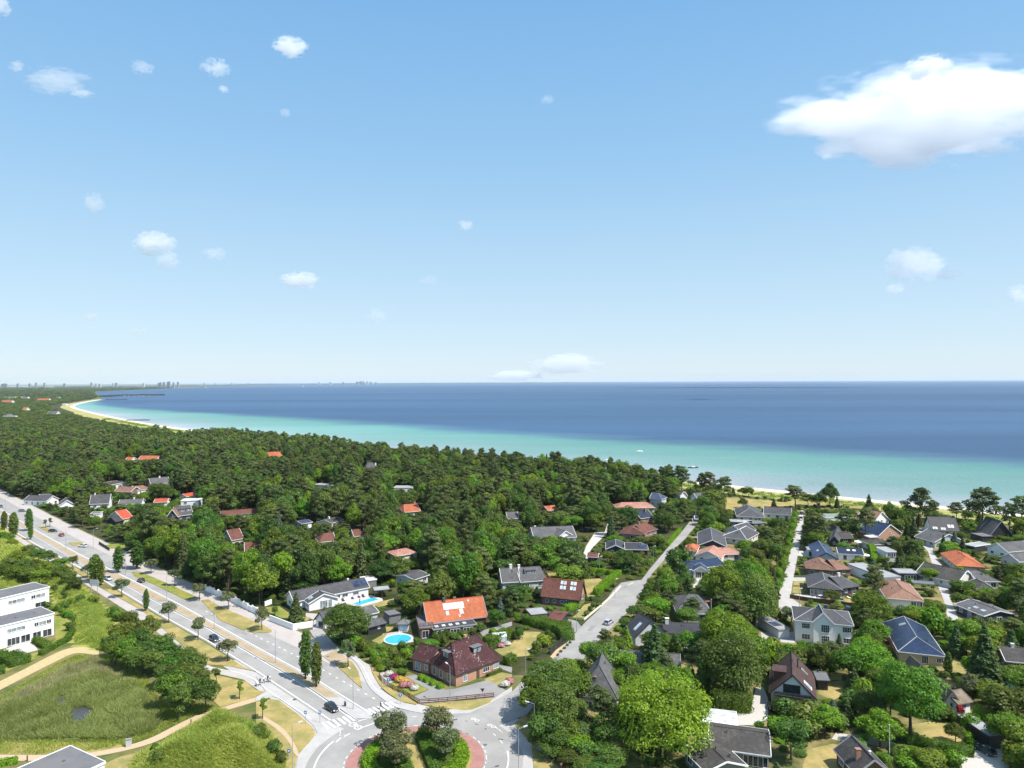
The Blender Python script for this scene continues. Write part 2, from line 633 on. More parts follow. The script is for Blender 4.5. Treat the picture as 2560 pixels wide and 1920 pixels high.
# dune strip between the sand and the gardens, the dry meadow on the bend of the beach
dune_in = offset(inland, 26.0)
sheet('dune_ground', inland + list(reversed(dune_in)), .03, 'dune_ground', blk=False)
block(inland + list(reversed(dune_in)))
sheet('dune_meadow', [G(*p).xy for p in [(184, 1030), (232, 1041), (330, 1059), (400, 1068), (480, 1082), (430, 1086), (330, 1072), (245, 1052), (188, 1040)]], .05, 'dune_ground')
sheet('dune_meadow', [G(*p).xy for p in [(395, 1102), (470, 1090), (520, 1092), (500, 1104), (430, 1112)]], .05, 'dune_ground')

# ------------------------------------------------------------------ boulevard
NEAR = [(-404, 500), (-275.7, 378.5), (-223.5, 328.9), (-155, 266.8), (-113.7, 227.1), (-88.2, 203.6), (-66.8, 182.6), (-40.7, 155.8)]
KERB = [(-399, 505), (-294, 403.6), (-265.3, 375.2), (-215.6, 327.6), (-168.3, 281.7), (-142.4, 259.8), (-111.6, 231.2), (-93, 214.6), (-70.3, 192.2), (-61, 183.3), (-48.4, 170.5), (-35, 155.8)]
FARL = [(-396, 508), (-242.7, 358.3), (-188.1, 306.4), (-141, 263.7), (-112.1, 237.0), (-87.2, 213), (-72.8, 199), (-50.3, 177.5), (-31.9, 158.2)]
DASH = [(-392, 513), (-240, 363.5), (-164, 290.5), (-133.7, 261.4), (-100.9, 231), (-73.0, 205.2), (-60.3, 193.6), (-48.3, 181.9), (-36.5, 170.0), (-27, 160.5)]
RC = Vector((-19.4, 139.4))
lf = lambda l, d: [tuple(p) for p in offset(l, d)]
sgn = 1.0 if offset(DASH, 1.0)[3].y > DASH[3][1] else -1.0   # + is the far side of the boulevard
out_far = lf(DASH, 3.4 * sgn)
sheet('pavement', lf(NEAR, -.4 * sgn)[:-1] + [(-44, 157)] + [(-30, 166.5), (-33, 170)] + list(reversed(lf(DASH, 10.5 * sgn)[:-1])), .03, 'pavement_pink')
sheet('pavement', cut(lf(NEAR, -.3 * sgn), 190, 156) + list(reversed(cut(lf(NEAR, -4.5 * sgn), 190, 153))), .04, 'pavement_grey')
sheet('road', lf(NEAR, -.5 * sgn) + [tuple(RC)] + list(reversed(out_far)), .05, 'asphalt')
ring = lambda r, n=64, a0=0, a1=2 * math.pi: [(RC.x + r * math.cos(a0 + (a1 - a0) * k / n), RC.y + r * math.sin(a0 + (a1 - a0) * k / n)) for k in range(n + (a1 - a0 < 6.28))]
sheet('pavement', ring(26.5), .02, 'pavement_grey')
sheet('road', ring(21.3), .07, 'asphalt')
# side street climbing to the right
C_L = [P(*q).xy for q in [('b', 1840, 1195), ('b', 2212, 1000), ('c', 150, 850), ('c', 390, 690), ('c', 500, 545), ('c', 640, 395), ('c', 760, 285), ('g', 880, 1225), ('g', 945, 1165), ('g', 1120, 1140), ('g', 1180, 1060), ('g', 1340, 870), ('g', 1450, 745), ('g', 1565, 600), ('g', 1590, 545)]]
C_R = [P(*q).xy for q in [('c', 130, 1200), ('c', 250, 1050), ('c', 420, 880), ('c', 600, 740), ('c', 750, 560), ('c', 900, 410), ('c', 1060, 255), ('g', 1150, 1190), ('g', 1215, 1080), ('g', 1390, 890), ('g', 1490, 790), ('g', 1600, 660), ('g', 1628, 555)]]
sheet('road', [RC + Vector((6, 6))] + C_L + list(reversed(C_R)), .09, 'asphalt')
sheet('lane', tp('g', 640, 960, 618, 910, 640, 850, 715, 730, 800, 728, 830, 640, 880, 640, 810, 745, 690, 870, 650, 930, 660, 980), .06, 'pale_paving')
sheet('lane', tp('h', 90, 1420, 95, 1260, 135, 1120, 205, 850, 240, 665, 285, 540, 305, 540, 305, 660, 272, 850, 220, 1120, 330, 1120, 320, 1150, 215, 1150, 195, 1290, 290, 1360, 225, 1430), .06, 'pavement_grey')
sheet('lane', tp('h', 1300, 700, 1345, 690, 1420, 830, 1425, 900, 1520, 1040, 1532, 1150, 1575, 1300, 1650, 1490, 1555, 1490, 1520, 1320, 1455, 1160, 1430, 1040, 1385, 900, 1295, 800), .06, 'pavement_grey')
sheet('driveway', tp('h', 270, 890, 370, 890, 375, 950, 255, 930), .08, 'pale_paving')
sheet('driveway', tp('c', 1690, 1160, 2050, 1195, 2110, 960, 2170, 960, 2212, 1060, 2212, 1230, 2140, 1290, 1690, 1290), .06, 'pale_paving')
sheet('driveway', tp('d', 1640, 1590, 1780, 1540, 1800, 1490, 2212, 1470, 2212, 1700, 1700, 1700), .06, 'pale_paving')
sheet('driveway', tp('d', 550, 1410, 590, 1350, 730, 1380, 720, 1450), .06, 'pale_paving')
sheet('driveway', tp('c', 470, 370, 560, 390, 600, 440, 700, 420, 620, 500, 500, 480), .07, 'asphalt_dark')
sheet('driveway', tp('c', 495, 490, 640, 500, 390, 740, 330, 700, 380, 640, 500, 560), .07, 'gravel_path')
sheet('forecourt', tp('b', 1290, 870, 1380, 855, 1640, 985, 1725, 975, 2000, 900, 2180, 1000, 2060, 1060, 1420, 1085, 1330, 1060, 1495, 985), .06, 'asphalt_dark')
sheet('driveway', tp('b', 2100, 770, 2212, 790, 2212, 840, 2110, 800), .06, 'asphalt_dark')
sheet('driveway', tp('b', 1930, 480, 2212, 395, 2212, 430, 1960, 520), .06, 'asphalt_dark')
sheet('driveway', tp('b', 460, 470, 560, 450, 720, 640, 580, 650), .065, 'asphalt')
# the pavement and cycle path that bends past the brick house, and the crossing's far kerb
path_b = [P('b', *q).xy for q in [(700, 650), (800, 690), (880, 760), (925, 850), (960, 930), (1010, 1000), (1090, 1060), (1180, 1130), (1330, 1170), (1500, 1200), (1840, 1190)]]
path_in = [P('b', *q).xy for q in [(700, 610), (830, 670), (940, 750), (1000, 850), (1060, 960), (1110, 1010), (1240, 1090), (1400, 1140), (1560, 1165), (1800, 1150), (1870, 1110)]]
sheet('cycle_path', smooth(path_b, 2) + list(reversed(smooth(path_in, 2))), .16, 'pavement_grey', z0=0)
sheet('pavement', tp('b', 1840, 1190, 1990, 1120, 2212, 1000, 2212, 960, 2060, 1060, 1870, 1110, 1800, 1150), .15, 'pavement_grey', z0=0)
# near side paths
sheet('pavement', tp('b', 0, 870, 60, 910, 150, 975, 500, 1255, 620, 1330, 620, 1380, 540, 1480, 440, 1560, 410, 1700, 340, 1700, 365, 1560, 470, 1450, 530, 1360, 500, 1300, 380, 1190, 200, 1060, 140, 1045, 0, 1085, 0, 1050, 85, 1005), .15, 'pavement_grey', z0=0)
sheet('footpath', lf([(-394, 487), (-163.3, 266), (-127.5, 231.9), (-93.8, 198.3)], 0) + tp('a', 1745, 790, 1900, 850, 2140, 905, 2212, 945) + tp('b', 0, 945, 0, 880) + tp('a', 2100, 850, 1830, 785, 1710, 725) + [(-85.6, 190.8), (-122.2, 231.8), (-151.8, 258.3), (-389, 489)], .055, 'pavement_pink')
sheet('gravel_path', smooth(tp('a', -300, 1595, 0, 1597, 400, 1600, 745, 1575, 1090, 1510, 1340, 1440, 1510, 1350, 1710, 1245, 1910, 1175, 2212, 1085), 2) + list(reversed(smooth(tp('a', -300, 1540, 0, 1545, 400, 1548, 745, 1530, 1090, 1470, 1300, 1405, 1480, 1310, 1690, 1205, 1890, 1145, 2212, 1045), 2))), .03, 'gravel_path')
sheet('mown_path', smooth(tp('a', -200, 1090, 0, 985, 300, 830, 500, 730, 620, 670, 720, 665, 850, 690), 2) + list(reversed(smooth(tp('a', -200, 1000, 0, 910, 280, 770, 470, 670, 600, 620, 740, 610, 860, 640), 2))), .03, 'straw_path')
sheet('worn_path', smooth(tp('b', 40, 1230, 200, 1340, 290, 1440, 340, 1560, 380, 1560, 330, 1440, 230, 1310, 60, 1210), 1), .10, 'gravel_path')

sheet('pavement', tp('b', 480, 1215, 600, 1235, 655, 1330, 560, 1400, 470, 1290), .045, 'pavement_grey')
# verges with a kerb
verge = lambda pts, mat='dry_lawn', z=.17: sheet('grass_verge', pts, z, mat, z0=0)
v_in, v_out = lf(NEAR, -1.1 * sgn), [(-389, 489), (-151.8, 258.3), (-122.2, 231.8), (-85.6, 190.8)]
for y0, y1 in ((470, 262), (256, 190.8)):
 verge(cut(v_in, y0, y1) + list(reversed(cut(v_out, y0, y1))))
verge(tp('a', 1715, 715, 1800, 770, 2000, 785, 2212, 830) + [tuple(v) for v in reversed(cut(v_in, 191, 185))])
verge(tp('a', 1770, 835, 1900, 865, 2130, 920, 2212, 990) + tp('b', 85, 1003, 0, 1040) + tp('a', 2212, 1050, 1900, 1135, 1800, 1040, 1780, 930), z=.12)
verge(tp('b', 0, 1090, 130, 1065, 200, 1075, 380, 1210, 490, 1310, 515, 1370, 460, 1440, 360, 1550, 330, 1700, 250, 1700, 120, 1380, 0, 1270), z=.06)
verge(tp('e', 1140, 1075, 1230, 1080, 1420, 1160, 1700, 1290, 1610, 1318, 1330, 1180, 1165, 1110), 'green_lawn')
verge(tp('a', 1738, 212, 1800, 205, 1900, 265, 2212, 400, 2212, 500, 2100, 470, 1900, 385))
verge(tp('b', 0, 408, 60, 425, 140, 475, 120, 492, 0, 492))
verge(tp('e', 325, 680, 390, 678, 495, 740, 425, 735))
verge(tp('e', 590, 820, 700, 815, 740, 840, 640, 850))
verge(tp('b', 680, 760, 780, 735, 830, 745, 885, 830, 918, 975, 860, 930))
sheet('worn_verge', tp('b', 575, 695, 690, 645, 800, 720, 660, 755), .15, 'median_dirt', z0=0)
verge(tp('b', 985, 765, 1060, 820, 1090, 920, 1180, 990, 1330, 1060, 1420, 1085, 1380, 1115, 1250, 1090, 1130, 1010, 1070, 950, 1010, 850), z=.19)
verge(tp('b', 1420, 1112, 2050, 1060, 2020, 1100, 1870, 1160, 1800, 1165, 1560, 1140), z=.19)
verge(tp('c', 20, 1280, 110, 1200, 190, 1300, 190, 1480, 420, 1660, 500, 1760, 190, 1760, 185, 1620, 165, 1450, 100, 1380), z=.12)
# median
k_in, f_in = lf(KERB, .25 * sgn), lf(FARL, -.45 * sgn)
med = lambda y0, y1, mat, z: sheet('median', cut(k_in, y0, y1) + list(reversed(cut(f_in, y0, y1))), z, mat, z0=0)
med(500, 242, 'median_dirt', .18)
med(236, 167, 'median_dirt', .18)
med(167, 156.6, 'pavement_grey', .17)
b = MB()
kl = resample(k_in[1:], 3.0)
for p, q in zip(kl[:-1], kl[1:]):
 b.beam((*p, .11), (*q, .11), .22, .2)
fl = resample([p for p in f_in if p[1] < 420], 3.0)
for p, q in zip(fl[:-1], fl[1:]):
 b.beam((*p, .10), (*q, .10), .18, .19)
for l in (path_b, ):
 l = resample(smooth(l, 2), 2.0)
 for p, q in zip(l[:-1], l[1:]):
  b.beam((*p, .09), (*q, .09), .16, .18)
b.build('kerb', 'kerb_stone', kind='structure')
# roundabout island
sheet('roundabout_apron', ring(13.6), .15, 'red_paving', z0=0)
sheet('roundabout_island', ring(11.2), .25, 'dry_lawn', z0=0)

# ------------------------------------------------------------------ painted markings
b = MB()
ZM = .085

def stripe(line, w, dash=None, z=ZM, step=1.5):
 l = resample(line, step)
 acc = 0
 for p, q in zip(l[:-1], l[1:]):
  on = dash is None or (acc % (dash[0] + dash[1])) < dash[0]
  acc += (q - p).length
  if on:
   t = (q - p).normalized()
   n = Vector((-t.y, t.x)) * w / 2
   b.face([(*(p - n), z), (*(q - n), z), (*(q + n), z), (*(p + n), z)])

stripe(lf(NEAR, .2 * sgn), .3)
stripe(lf(KERB, -.25 * sgn), .2)
stripe(lf(FARL, .3 * sgn), .3)
stripe([p for p in DASH if p[1] < 260], .26, (1.6, 1.7), step=.55)
for q in ([(-45, 156.3), (-57, 168.3), (-66, 178)], ):
 stripe(lf(q, 0), .18, z=.17)
tb = lambda *xy: tp('b', *xy)
for zs in ([(575, 1270), (625, 1325)], [(615, 1258), (685, 1315)], [(662, 1245), (725, 1298)], [(708, 1232), (772, 1283)], [(750, 1220), (815, 1268)], [(785, 1205), (852, 1255)],
 [(940, 1155), (1000, 1203)], [(972, 1150), (1035, 1190)], [(1010, 1138), (1075, 1180)], [(1050, 1128), (1115, 1170)], [(1085, 1115), (1150, 1160)], [(1118, 1100), (1188, 1143)], [(1155, 1090), (1222, 1130)]):
 p, q = (P('b', *k).xy for k in zs)
 t = (q - p).normalized()
 n = Vector((-t.y, t.x)) * .28
 b.face([(*(p - n), .178 if zs[0][0] > 1080 else .1), (*(q - n), .178 if zs[0][0] > 1080 else .1), (*(q + n), .178 if zs[0][0] > 1080 else .1), (*(p + n), .178 if zs[0][0] > 1080 else .1)])
stripe(ring(14.0, 90), .16, (1.0, 1.1), .09, .5)
stripe(ring(19.6, 24, math.radians(158), math.radians(205)), .3, None, .09)
stripe(ring(18.2, 60, math.radians(20), math.radians(120)), .16, (1.4, 1.6), .09, .5)
stripe(ring(18.4, 14, math.radians(-40), math.radians(10)), .25, None, .09)
stripe(tb(870, 1330, 1045, 1265), .25, None, .09)
stripe(tb(880, 1260, 1000, 1222), .2, None, .09)
stripe(tb(690, 1440, 735, 1400), .25, None, .09)
stripe(tb(700, 1295, 730, 1340, 725, 1385), .16, (.8, .6), .09, .3)
stripe(tb(760, 1390, 810, 1365), .25, None, .09)
stripe(smooth(tp('b', 808, 690, 900, 750, 955, 840, 985, 930, 1065, 1010), 2), .16, None, .178)
stripe(smooth(tp('a', 1740, 770, 1850, 800, 2000, 820, 2120, 855, 2212, 900), 2), .16, None, .07)
stripe(tp('c', 490, 765, 525, 725), .3, None, .11)
stripe(tp('g', 1000, 1190, 1050, 1165), .2, None, .105)
stripe(tp('b', 2070, 1310, 2130, 1355), .18, (.7, .5), .1, .3)
rq = random.Random(4)
pb = MB()
for i in range(26):
 ln_, zz = ((NEAR, .062), (FARL, .062), (C_L, .098))[i % 3]
 ql = resample([p for p in ln_ if p[1] < 400], 1.0)
 k = rq.randrange(4, len(ql) - 12)
 p, q = ql[k], ql[k + rq.randrange(3, 9)]
 t_ = (q - p).normalized()
 n = Vector((-t_.y, t_.x)) * (sgn if ln_ is not C_L else (-1 if t_.y > 0 else 1))
 o0, w_ = rq.uniform(.8, 3.2), rq.uniform(.7, 1.8)
 pb.face([(*(p + n * o0), zz), (*(q + n * o0), zz), (*(q + n * (o0 + w_)), zz), (*(p + n * (o0 + w_)), zz)][::1 if (q - p).cross(n) > 0 else -1])
pb.build('road_patch', 'asphalt_dark', kind='structure')
# cycle emblems on the red-free lanes: two rings and a frame
for cxy in ((860, 1300), (1895, 1245), (2035, 1298)):
 c = P('b', *cxy).xy
 r = .8 if cxy[0] < 1000 else .45
 ax = Vector((.72, -.69))
 for s in (-1, 1):
  o = c + ax * s * r * 1.25
  stripe([(o.x + r * math.cos(k / 12 * 6.2832), o.y + r * math.sin(k / 12 * 6.2832)) for k in range(13)], r * .33, None, .1, .2)
 stripe([c - ax * r * 1.2, c + Vector((.3, .8)) * r, c + ax * r * 1.2], r * .3, None, .1, .3)
b.build('road_marking', 'paint_white', kind='structure')
b = MB()
for t, x, y in (('b', 335, 1070), ('b', 1980, 1462), ('b', 1090, 980), ('b', 700, 1050), ('b', 620, 700), ('b', 1725, 1243)):
 p = P(t, x, y)
 b.tube(p, p + Vector((0, 0, .18 if x in (335, 1090, 620) else .1)), .42, n=12)
b.build('manhole_cover', 'iron', kind='structure')

# ------------------------------------------------------------------ lawns and yards
for t, pts, mat in [
 ('b', (1000, 560, 1165, 470, 1190, 440, 1120, 440, 1130, 500, 1080, 600), 'dry_lawn'),
 ('b', (900, 265, 1190, 195, 1200, 240, 1060, 270, 1030, 260, 950, 290), 'dry_lawn'),
 ('b', (390, 350, 470, 360, 450, 385, 395, 395), 'dry_lawn'),
 ('b', (80, 270, 200, 260, 300, 330, 320, 390, 250, 380, 100, 310), 'green_lawn'),
 ('b', (1150, 930, 1300, 880, 1400, 930, 1490, 985, 1350, 1030, 1180, 970), 'green_lawn'),
 ('b', (1970, 895, 2100, 830, 2212, 850, 2212, 900, 2100, 960), 'dry_lawn'),
 ('b', (2060, 640, 2212, 585, 2212, 700, 2130, 690), 'dry_lawn'),
 ('c', (-10, 590, 90, 480, 250, 485, 170, 620, 150, 690, 40, 700, -10, 680), 'dry_lawn'),
 ('g', (650, 1290, 620, 1130, 760, 1130, 830, 1170, 720, 1280), 'dry_lawn'),
 ('c', (560, 330, 620, 250, 700, 230, 720, 280, 610, 370, 520, 360), 'dry_lawn'),
 ('g', (300, 1080, 400, 1070, 390, 1120, 330, 1120), 'dry_lawn'),
 ('g', (1840, 430, 2212, 450, 2300, 480, 2212, 520, 1990, 500, 1930, 540, 1830, 530), 'dry_lawn'),
 ('h', (0, 460, 150, 470, 330, 420, 440, 430, 800, 480, 1100, 560, 1240, 640, 1080, 640, 900, 540, 500, 490, 0, 510), 'dry_lawn'),
 ('d', (300, 1640, 340, 1500, 560, 1450, 700, 1480, 660, 1600, 720, 1700, 300, 1700), 'dry_lawn'),
 ('d', (1140, 1330, 1200, 1290, 1400, 1260, 1560, 1280, 1700, 1340, 1690, 1470, 1560, 1440, 1200, 1400), 'dry_lawn'),
 ('d', (430, 950, 640, 900, 660, 1020, 560, 1080, 440, 1020), 'dry_lawn'),
 ('d', (540, 840, 640, 850, 640, 900, 540, 900), 'dry_lawn'),
 ('d', (1580, 730, 1700, 760, 1690, 850, 1590, 820), 'dry_lawn'),
 ('d', (1080, 285, 1400, 315, 1390, 335, 1080, 305), 'green_lawn'),
 ('d', (640, 200, 720, 190, 760, 220, 700, 250, 640, 240), 'dry_lawn'),
 ('d', (215, 95, 300, 95, 300, 150, 210, 145), 'dry_lawn'),
 ('d', (220, 40, 310, 40, 310, 80, 218, 78), 'dry_lawn'),
 ('h', (725, 1050, 860, 1060, 850, 1140, 735, 1110), 'dry_lawn'),
 ('c', (1490, 800, 1570, 780, 1570, 880, 1500, 880), 'dry_lawn'),
 ('e', (900, 840, 1080, 820, 1080, 870, 940, 870), 'green_lawn'),
 ('c', (1480, 590, 1600, 590, 1600, 640, 1490, 630), 'pale_paving'),
 ('c', (1580, 20, 1640, 20, 1660, 110, 1560, 100), 'pale_paving'),
 ('a', (470, 560, 620, 480, 640, 500, 520, 620, 340, 700, 190, 770, 0, 850, -50, 800, 190, 700, 320, 660), 'green_lawn'),
 ('a', (-50, 1400, 0, 1440, 600, 1440, 950, 1440, 1100, 1470, 760, 1530, 400, 1545, -50, 1545), 'dry_lawn'),
 ('a', (860, 1640, 1050, 1560, 1200, 1530, 1150, 1640, 1200, 1720, 900, 1720), 'dry_lawn'),
 ('d', (1080, 255, 1400, 270, 1390, 300, 1085, 280), 'pale_paving'),
 ('d', (-60, 480, 90, 500, 230, 480, 230, 580, 60, 570, -60, 590), 'pavement_grey'),
 ('h', (90, 1400, 225, 1400, 225, 1480, 90, 1440), 'pale_paving'),
 ('h', (225, 1265, 345, 1265, 420, 1310, 380, 1335, 225, 1300), 'pale_paving'),
 ('b', (640, 235, 830, 180, 990, 165, 1090, 195, 1100, 215, 900, 270, 810, 250, 650, 260), 'pale_paving'),
 ('b', (1095, 500, 1230, 480, 1370, 520, 1360, 570, 1180, 600, 1080, 560), 'pavement_pink'),
 ('b', (430, 320, 560, 330, 560, 480, 490, 470, 500, 380, 430, 350), 'pavement_pink'),
 ('a', (30, 640, 250, 545, 300, 600, 330, 640, 180, 680, 60, 670), 'pale_paving'),
 ]:
 sheet({'pale_paving': 'terrace', 'pavement_grey': 'driveway', 'pavement_pink': 'terrace'}.get(mat, 'lawn'), tp(t, *pts), .045 + .0007 * (len(BLOCK) % 20), mat)

# ------------------------------------------------------------------ mounds of long grass, pond with reeds
def mound(name, pts, h, mat, n=34, power=.8, rough=.65):
 xs, ys = [p[0] for p in pts], [p[1] for p in pts]
 x0, x1, y0, y1 = min(xs), max(xs), min(ys), max(ys)
 def dedge(x, y):
  best = 1e9
  for (ax, ay), (bx, by) in zip(pts, pts[1:] + pts[:1]):
   dx, dy = bx - ax, by - ay
   t = max(0, min(1, ((x - ax) * dx + (y - ay) * dy) / (dx * dx + dy * dy + 1e-9)))
   best = min(best, math.hypot(x - ax - t * dx, y - ay - t * dy))
  return best
 def hz(x, y):
  if not inside((x, y), pts):
   return 0.0
  d = min(1.0, dedge(x, y) / (h * 2.4))
  d = d * d * (3 - 2 * d)
  return h * d * (1 + rough * mnoise.noise((x * .09, y * .09, h)))
 b = MB()
 nx, ny = n, max(8, int(n * (y1 - y0) / (x1 - x0)))
 P_ = [[(x0 + (x1 - x0) * i / nx, y0 + (y1 - y0) * j / ny) for j in range(ny + 1)] for i in range(nx + 1)]
 H_ = [[hz(*P_[i][j]) for j in range(ny + 1)] for i in range(nx + 1)]
 for i in range(nx):
  for j in range(ny):
   q = [(i, j), (i + 1, j), (i + 1, j + 1), (i, j + 1)]
   if max(H_[a][c] for a, c in q) > 0:
    b.face([(*P_[a][c], H_[a][c] - .03) for a, c in q])
 b.build(name, mat, smooth=False, kind='structure')
 block(pts)
 return hz

pm1 = tp('a', -200, 60, -200, -40, 300, 10, 560, 0, 690, 90, 850, 230, 960, 340, 990, 480, 940, 620, 860, 650, 740, 600, 650, 600, 640, 480, 620, 380, 560, 300, 500, 230, 440, 130, 280, 50, 0, 110)
pm2 = tp('a', 1130, 1640, 1190, 1560, 1400, 1450, 1560, 1350, 1780, 1220, 1920, 1170, 2080, 1230, 2212, 1300) + tp('b', 60, 1340, 160, 1430, 240, 1560, 260, 1720) + tp('a', 1900, 1760, 1100, 1760)
pm3 = tp('e', -100, 680, 20, 690, 160, 830, 330, 960, 430, 1060, 560, 1120, 400, 1120, 200, 1120, -100, 1090)
hz1 = mound('grass_mound', [tuple(p) for p in pm1], 4.2, 'mound_ground')
hz2 = mound('grass_mound', [tuple(p) for p in pm2], 3.4, 'mound_ground')
hz3 = mound('grass_mound', [tuple(p) for p in pm3], 3.0, 'mound_ground')
pond = smooth(tp('a', -120, 1180, 0, 1130, 200, 1010, 420, 900, 620, 790, 850, 745, 1010, 780, 1090, 880, 1240, 1010, 1340, 1150, 1390, 1260, 1330, 1340, 1130, 1400, 900, 1420, 600, 1400, 300, 1415, 0, 1425, -120, 1420, -120, 1180), 1)
sheet('pond_bank', pond, .02, 'reed_ground')
plain('pond_water_mat', (.06, .058, .06), .3, .25, .8, .3)
sheet('pond_water', smooth(tp('a', 575, 1205, 640, 1140, 740, 1130, 810, 1160, 785, 1225, 700, 1282, 630, 1276, 575, 1205), 2), .06, 'pond_water_mat')
sheet('pond_water', smooth(tp('a', 470, 1080, 520, 1040, 580, 1050, 570, 1120, 500, 1125, 470, 1080), 2), .06, 'pond_water_mat')
POND_W = [tp('a', 580, 1200, 640, 1140, 740, 1130, 810, 1160, 785, 1225, 700, 1280, 630, 1275), tp('a', 460, 1080, 520, 1035, 590, 1045, 575, 1125, 495, 1130)]
sheet('garden_ground', tp('a', 470, 240, 560, 300, 620, 380, 640, 480, 620, 500, 480, 560, 470, 360), .03, 'green_lawn')
# ------------------------------------------------------------------ house materials
roofmat('roof_slate', (.102, .100, .106), (.072, .071, .077), 'slate', lichen_or_glint=(.13, .13, .12), fleck_from=.60)
roofmat('roof_black', (.062, .062, .070), (.045, .045, .052), 'tile', .6, .35)
roofmat('roof_black_glazed', (.030, .038, .065), (.020, .027, .048), 'tile', .28, .5)
roofmat('roof_blue_glazed', (.030, .045, .105), (.018, .030, .070), 'tile', .25, .6, lichen_or_glint=(.42, .46, .55), fleck_from=.66)  # pale flecks paint sun glints into the glaze colour, no growth on these tiles
roofmat('roof_blue', (.060, .085, .150), (.045, .065, .12), 'tile', .5, .4)
roofmat('roof_grey', (.155, .153, .155), (.105, .104, .107), 'slate', .85, .2)
roofmat('roof_fibre', (.125, .116, .110), (.080, .075, .072), 'wave', .85, .2, colw=.18, lichen_or_glint=(.25, .20, .14), fleck_from=.63)
roofmat('roof_orange', (.52, .165, .075), (.40, .120, .056), 'tile', .75, .25, lichen_or_glint=(.42, .16, .09), fleck_from=.62)
roofmat('roof_red', (.52, .10, .045), (.42, .08, .04), 'tile', .75, .25)
roofmat('roof_redbrown', (.215, .092, .068), (.150, .064, .050), 'tile', .8, .2, lichen_or_glint=(.20, .12, .09), fleck_from=.6)
roofmat('roof_maroon', (.098, .034, .034), (.060, .022, .024), 'tile', .75, .25, lichen_or_glint=(.52, .47, .45), fleck_from=.57)
roofmat('roof_brown', (.29, .165, .120), (.225, .125, .092), 'tile', .8, .2)
roofmat('roof_tan', (.36, .215, .155), (.27, .15, .11), 'tile', .8, .2, lichen_or_glint=(.22, .14, .11), fleck_from=.6)
roofmat('roof_pink', (.50, .27, .205), (.40, .20, .155), 'tile', .8, .2, lichen_or_glint=(.33, .19, .15), fleck_from=.6)
roofmat('roof_darkred', (.125, .072, .060), (.085, .048, .042), 'wave', .6, .3, colw=.3)
roofmat('roof_thatch', (.265, .215, .165), (.195, .16, .125), 'slate', .95, .1, lichen_or_glint=(.17, .16, .09), fleck_from=.58)
plain('felt_dark', (.135, .135, .145), .9, .1, 1.5, .2, c2=(.165, .163, .165), s2=.2)
plain('felt_black', (.050, .050, .055), .8, .12, 1.5, .3)
plain('felt_grey', (.33, .34, .35), .85, .08, 1.5, .2, c2=(.28, .28, .29), s2=.25)
plain('felt_green', (.20, .25, .20), .85, .12, 1.0, .2)
plain('felt_white', (.74, .75, .77), .75, .06, 1.5, .2, c2=(.35, .36, .37), s2=.55)
plain('wall_white', (.86, .86, .85), .8, .03, .8, .2, c2=(.81, .81, .80), s2=.2)
plain('wall_offwhite', (.66, .63, .58), .85, .05, .8, .2)
plain('wall_lightgrey', (.50, .52, .55), .85, .05, .8, .2)
plain('wall_cream', (.64, .58, .42), .85, .05, .8, .2)
plain('wall_dark', (.055, .055, .062), .8, .1, 1.5, .2)
brickmat('brick_red', (.36, .165, .105), (.28, .12, .08), (.36, .31, .27))
brickmat('brick_orange', (.52, .255, .155), (.43, .20, .12), (.46, .38, .31))
brickmat('brick_brown', (.21, .135, .10), (.16, .105, .08), (.27, .24, .21))
brickmat('brick_yellow', (.58, .47, .30), (.50, .40, .245), (.52, .47, .38))
boardmat('boards_black', (.030, .030, .034))
boardmat('boards_brown', (.115, .065, .040))
boardmat('boards_bluegrey', (.045, .055, .085))
boardmat('boards_grey', (.20, .20, .20))
boardmat('boards_white', (.72, .73, .74), .18, True)
boardmat('boards_grey_flat', (.30, .28, .25), .14)
boardmat('rail_brown', (.17, .075, .05), .3, True)
plain('trim_white', (.80, .80, .80), .6, .03)
plain('trim_dark', (.045, .045, .05), .6, .08)
plain('trim_grey', (.30, .31, .33), .6, .08)
plain('chimney_white', (.74, .73, .71), .85, .06)
plain('chimney_dark', (.10, .10, .11), .7, .1)
glassmat('pane_dark', (.035, .042, .050))
glassmat('pane_light', (.22, .25, .27))
glassmat('pane_sky', (.42, .50, .56), .15)
glassmat('solar_glass', (.025, .045, .095), .15, .5)
plain('concrete', (.46, .45, .43), .9, .06, 1.5)

FOOT = []

def frame_of(A, Bp):
 ex = (Bp - A)
 ex.z = 0
 L = ex.length
 ex.normalize()
 return ex, Vector((-ex.y, ex.x, 0)), L

def on_plane(t, x, y, p0, nrm):
 """where the sight line of a pixel meets the upright plane through p0"""
 q = P(t, x, y, 0)
 o = Vector((0, 0, CAM_H))
 d = q - o
 k = (p0 - o).dot(nrm) / d.dot(nrm)
 return o + d * k

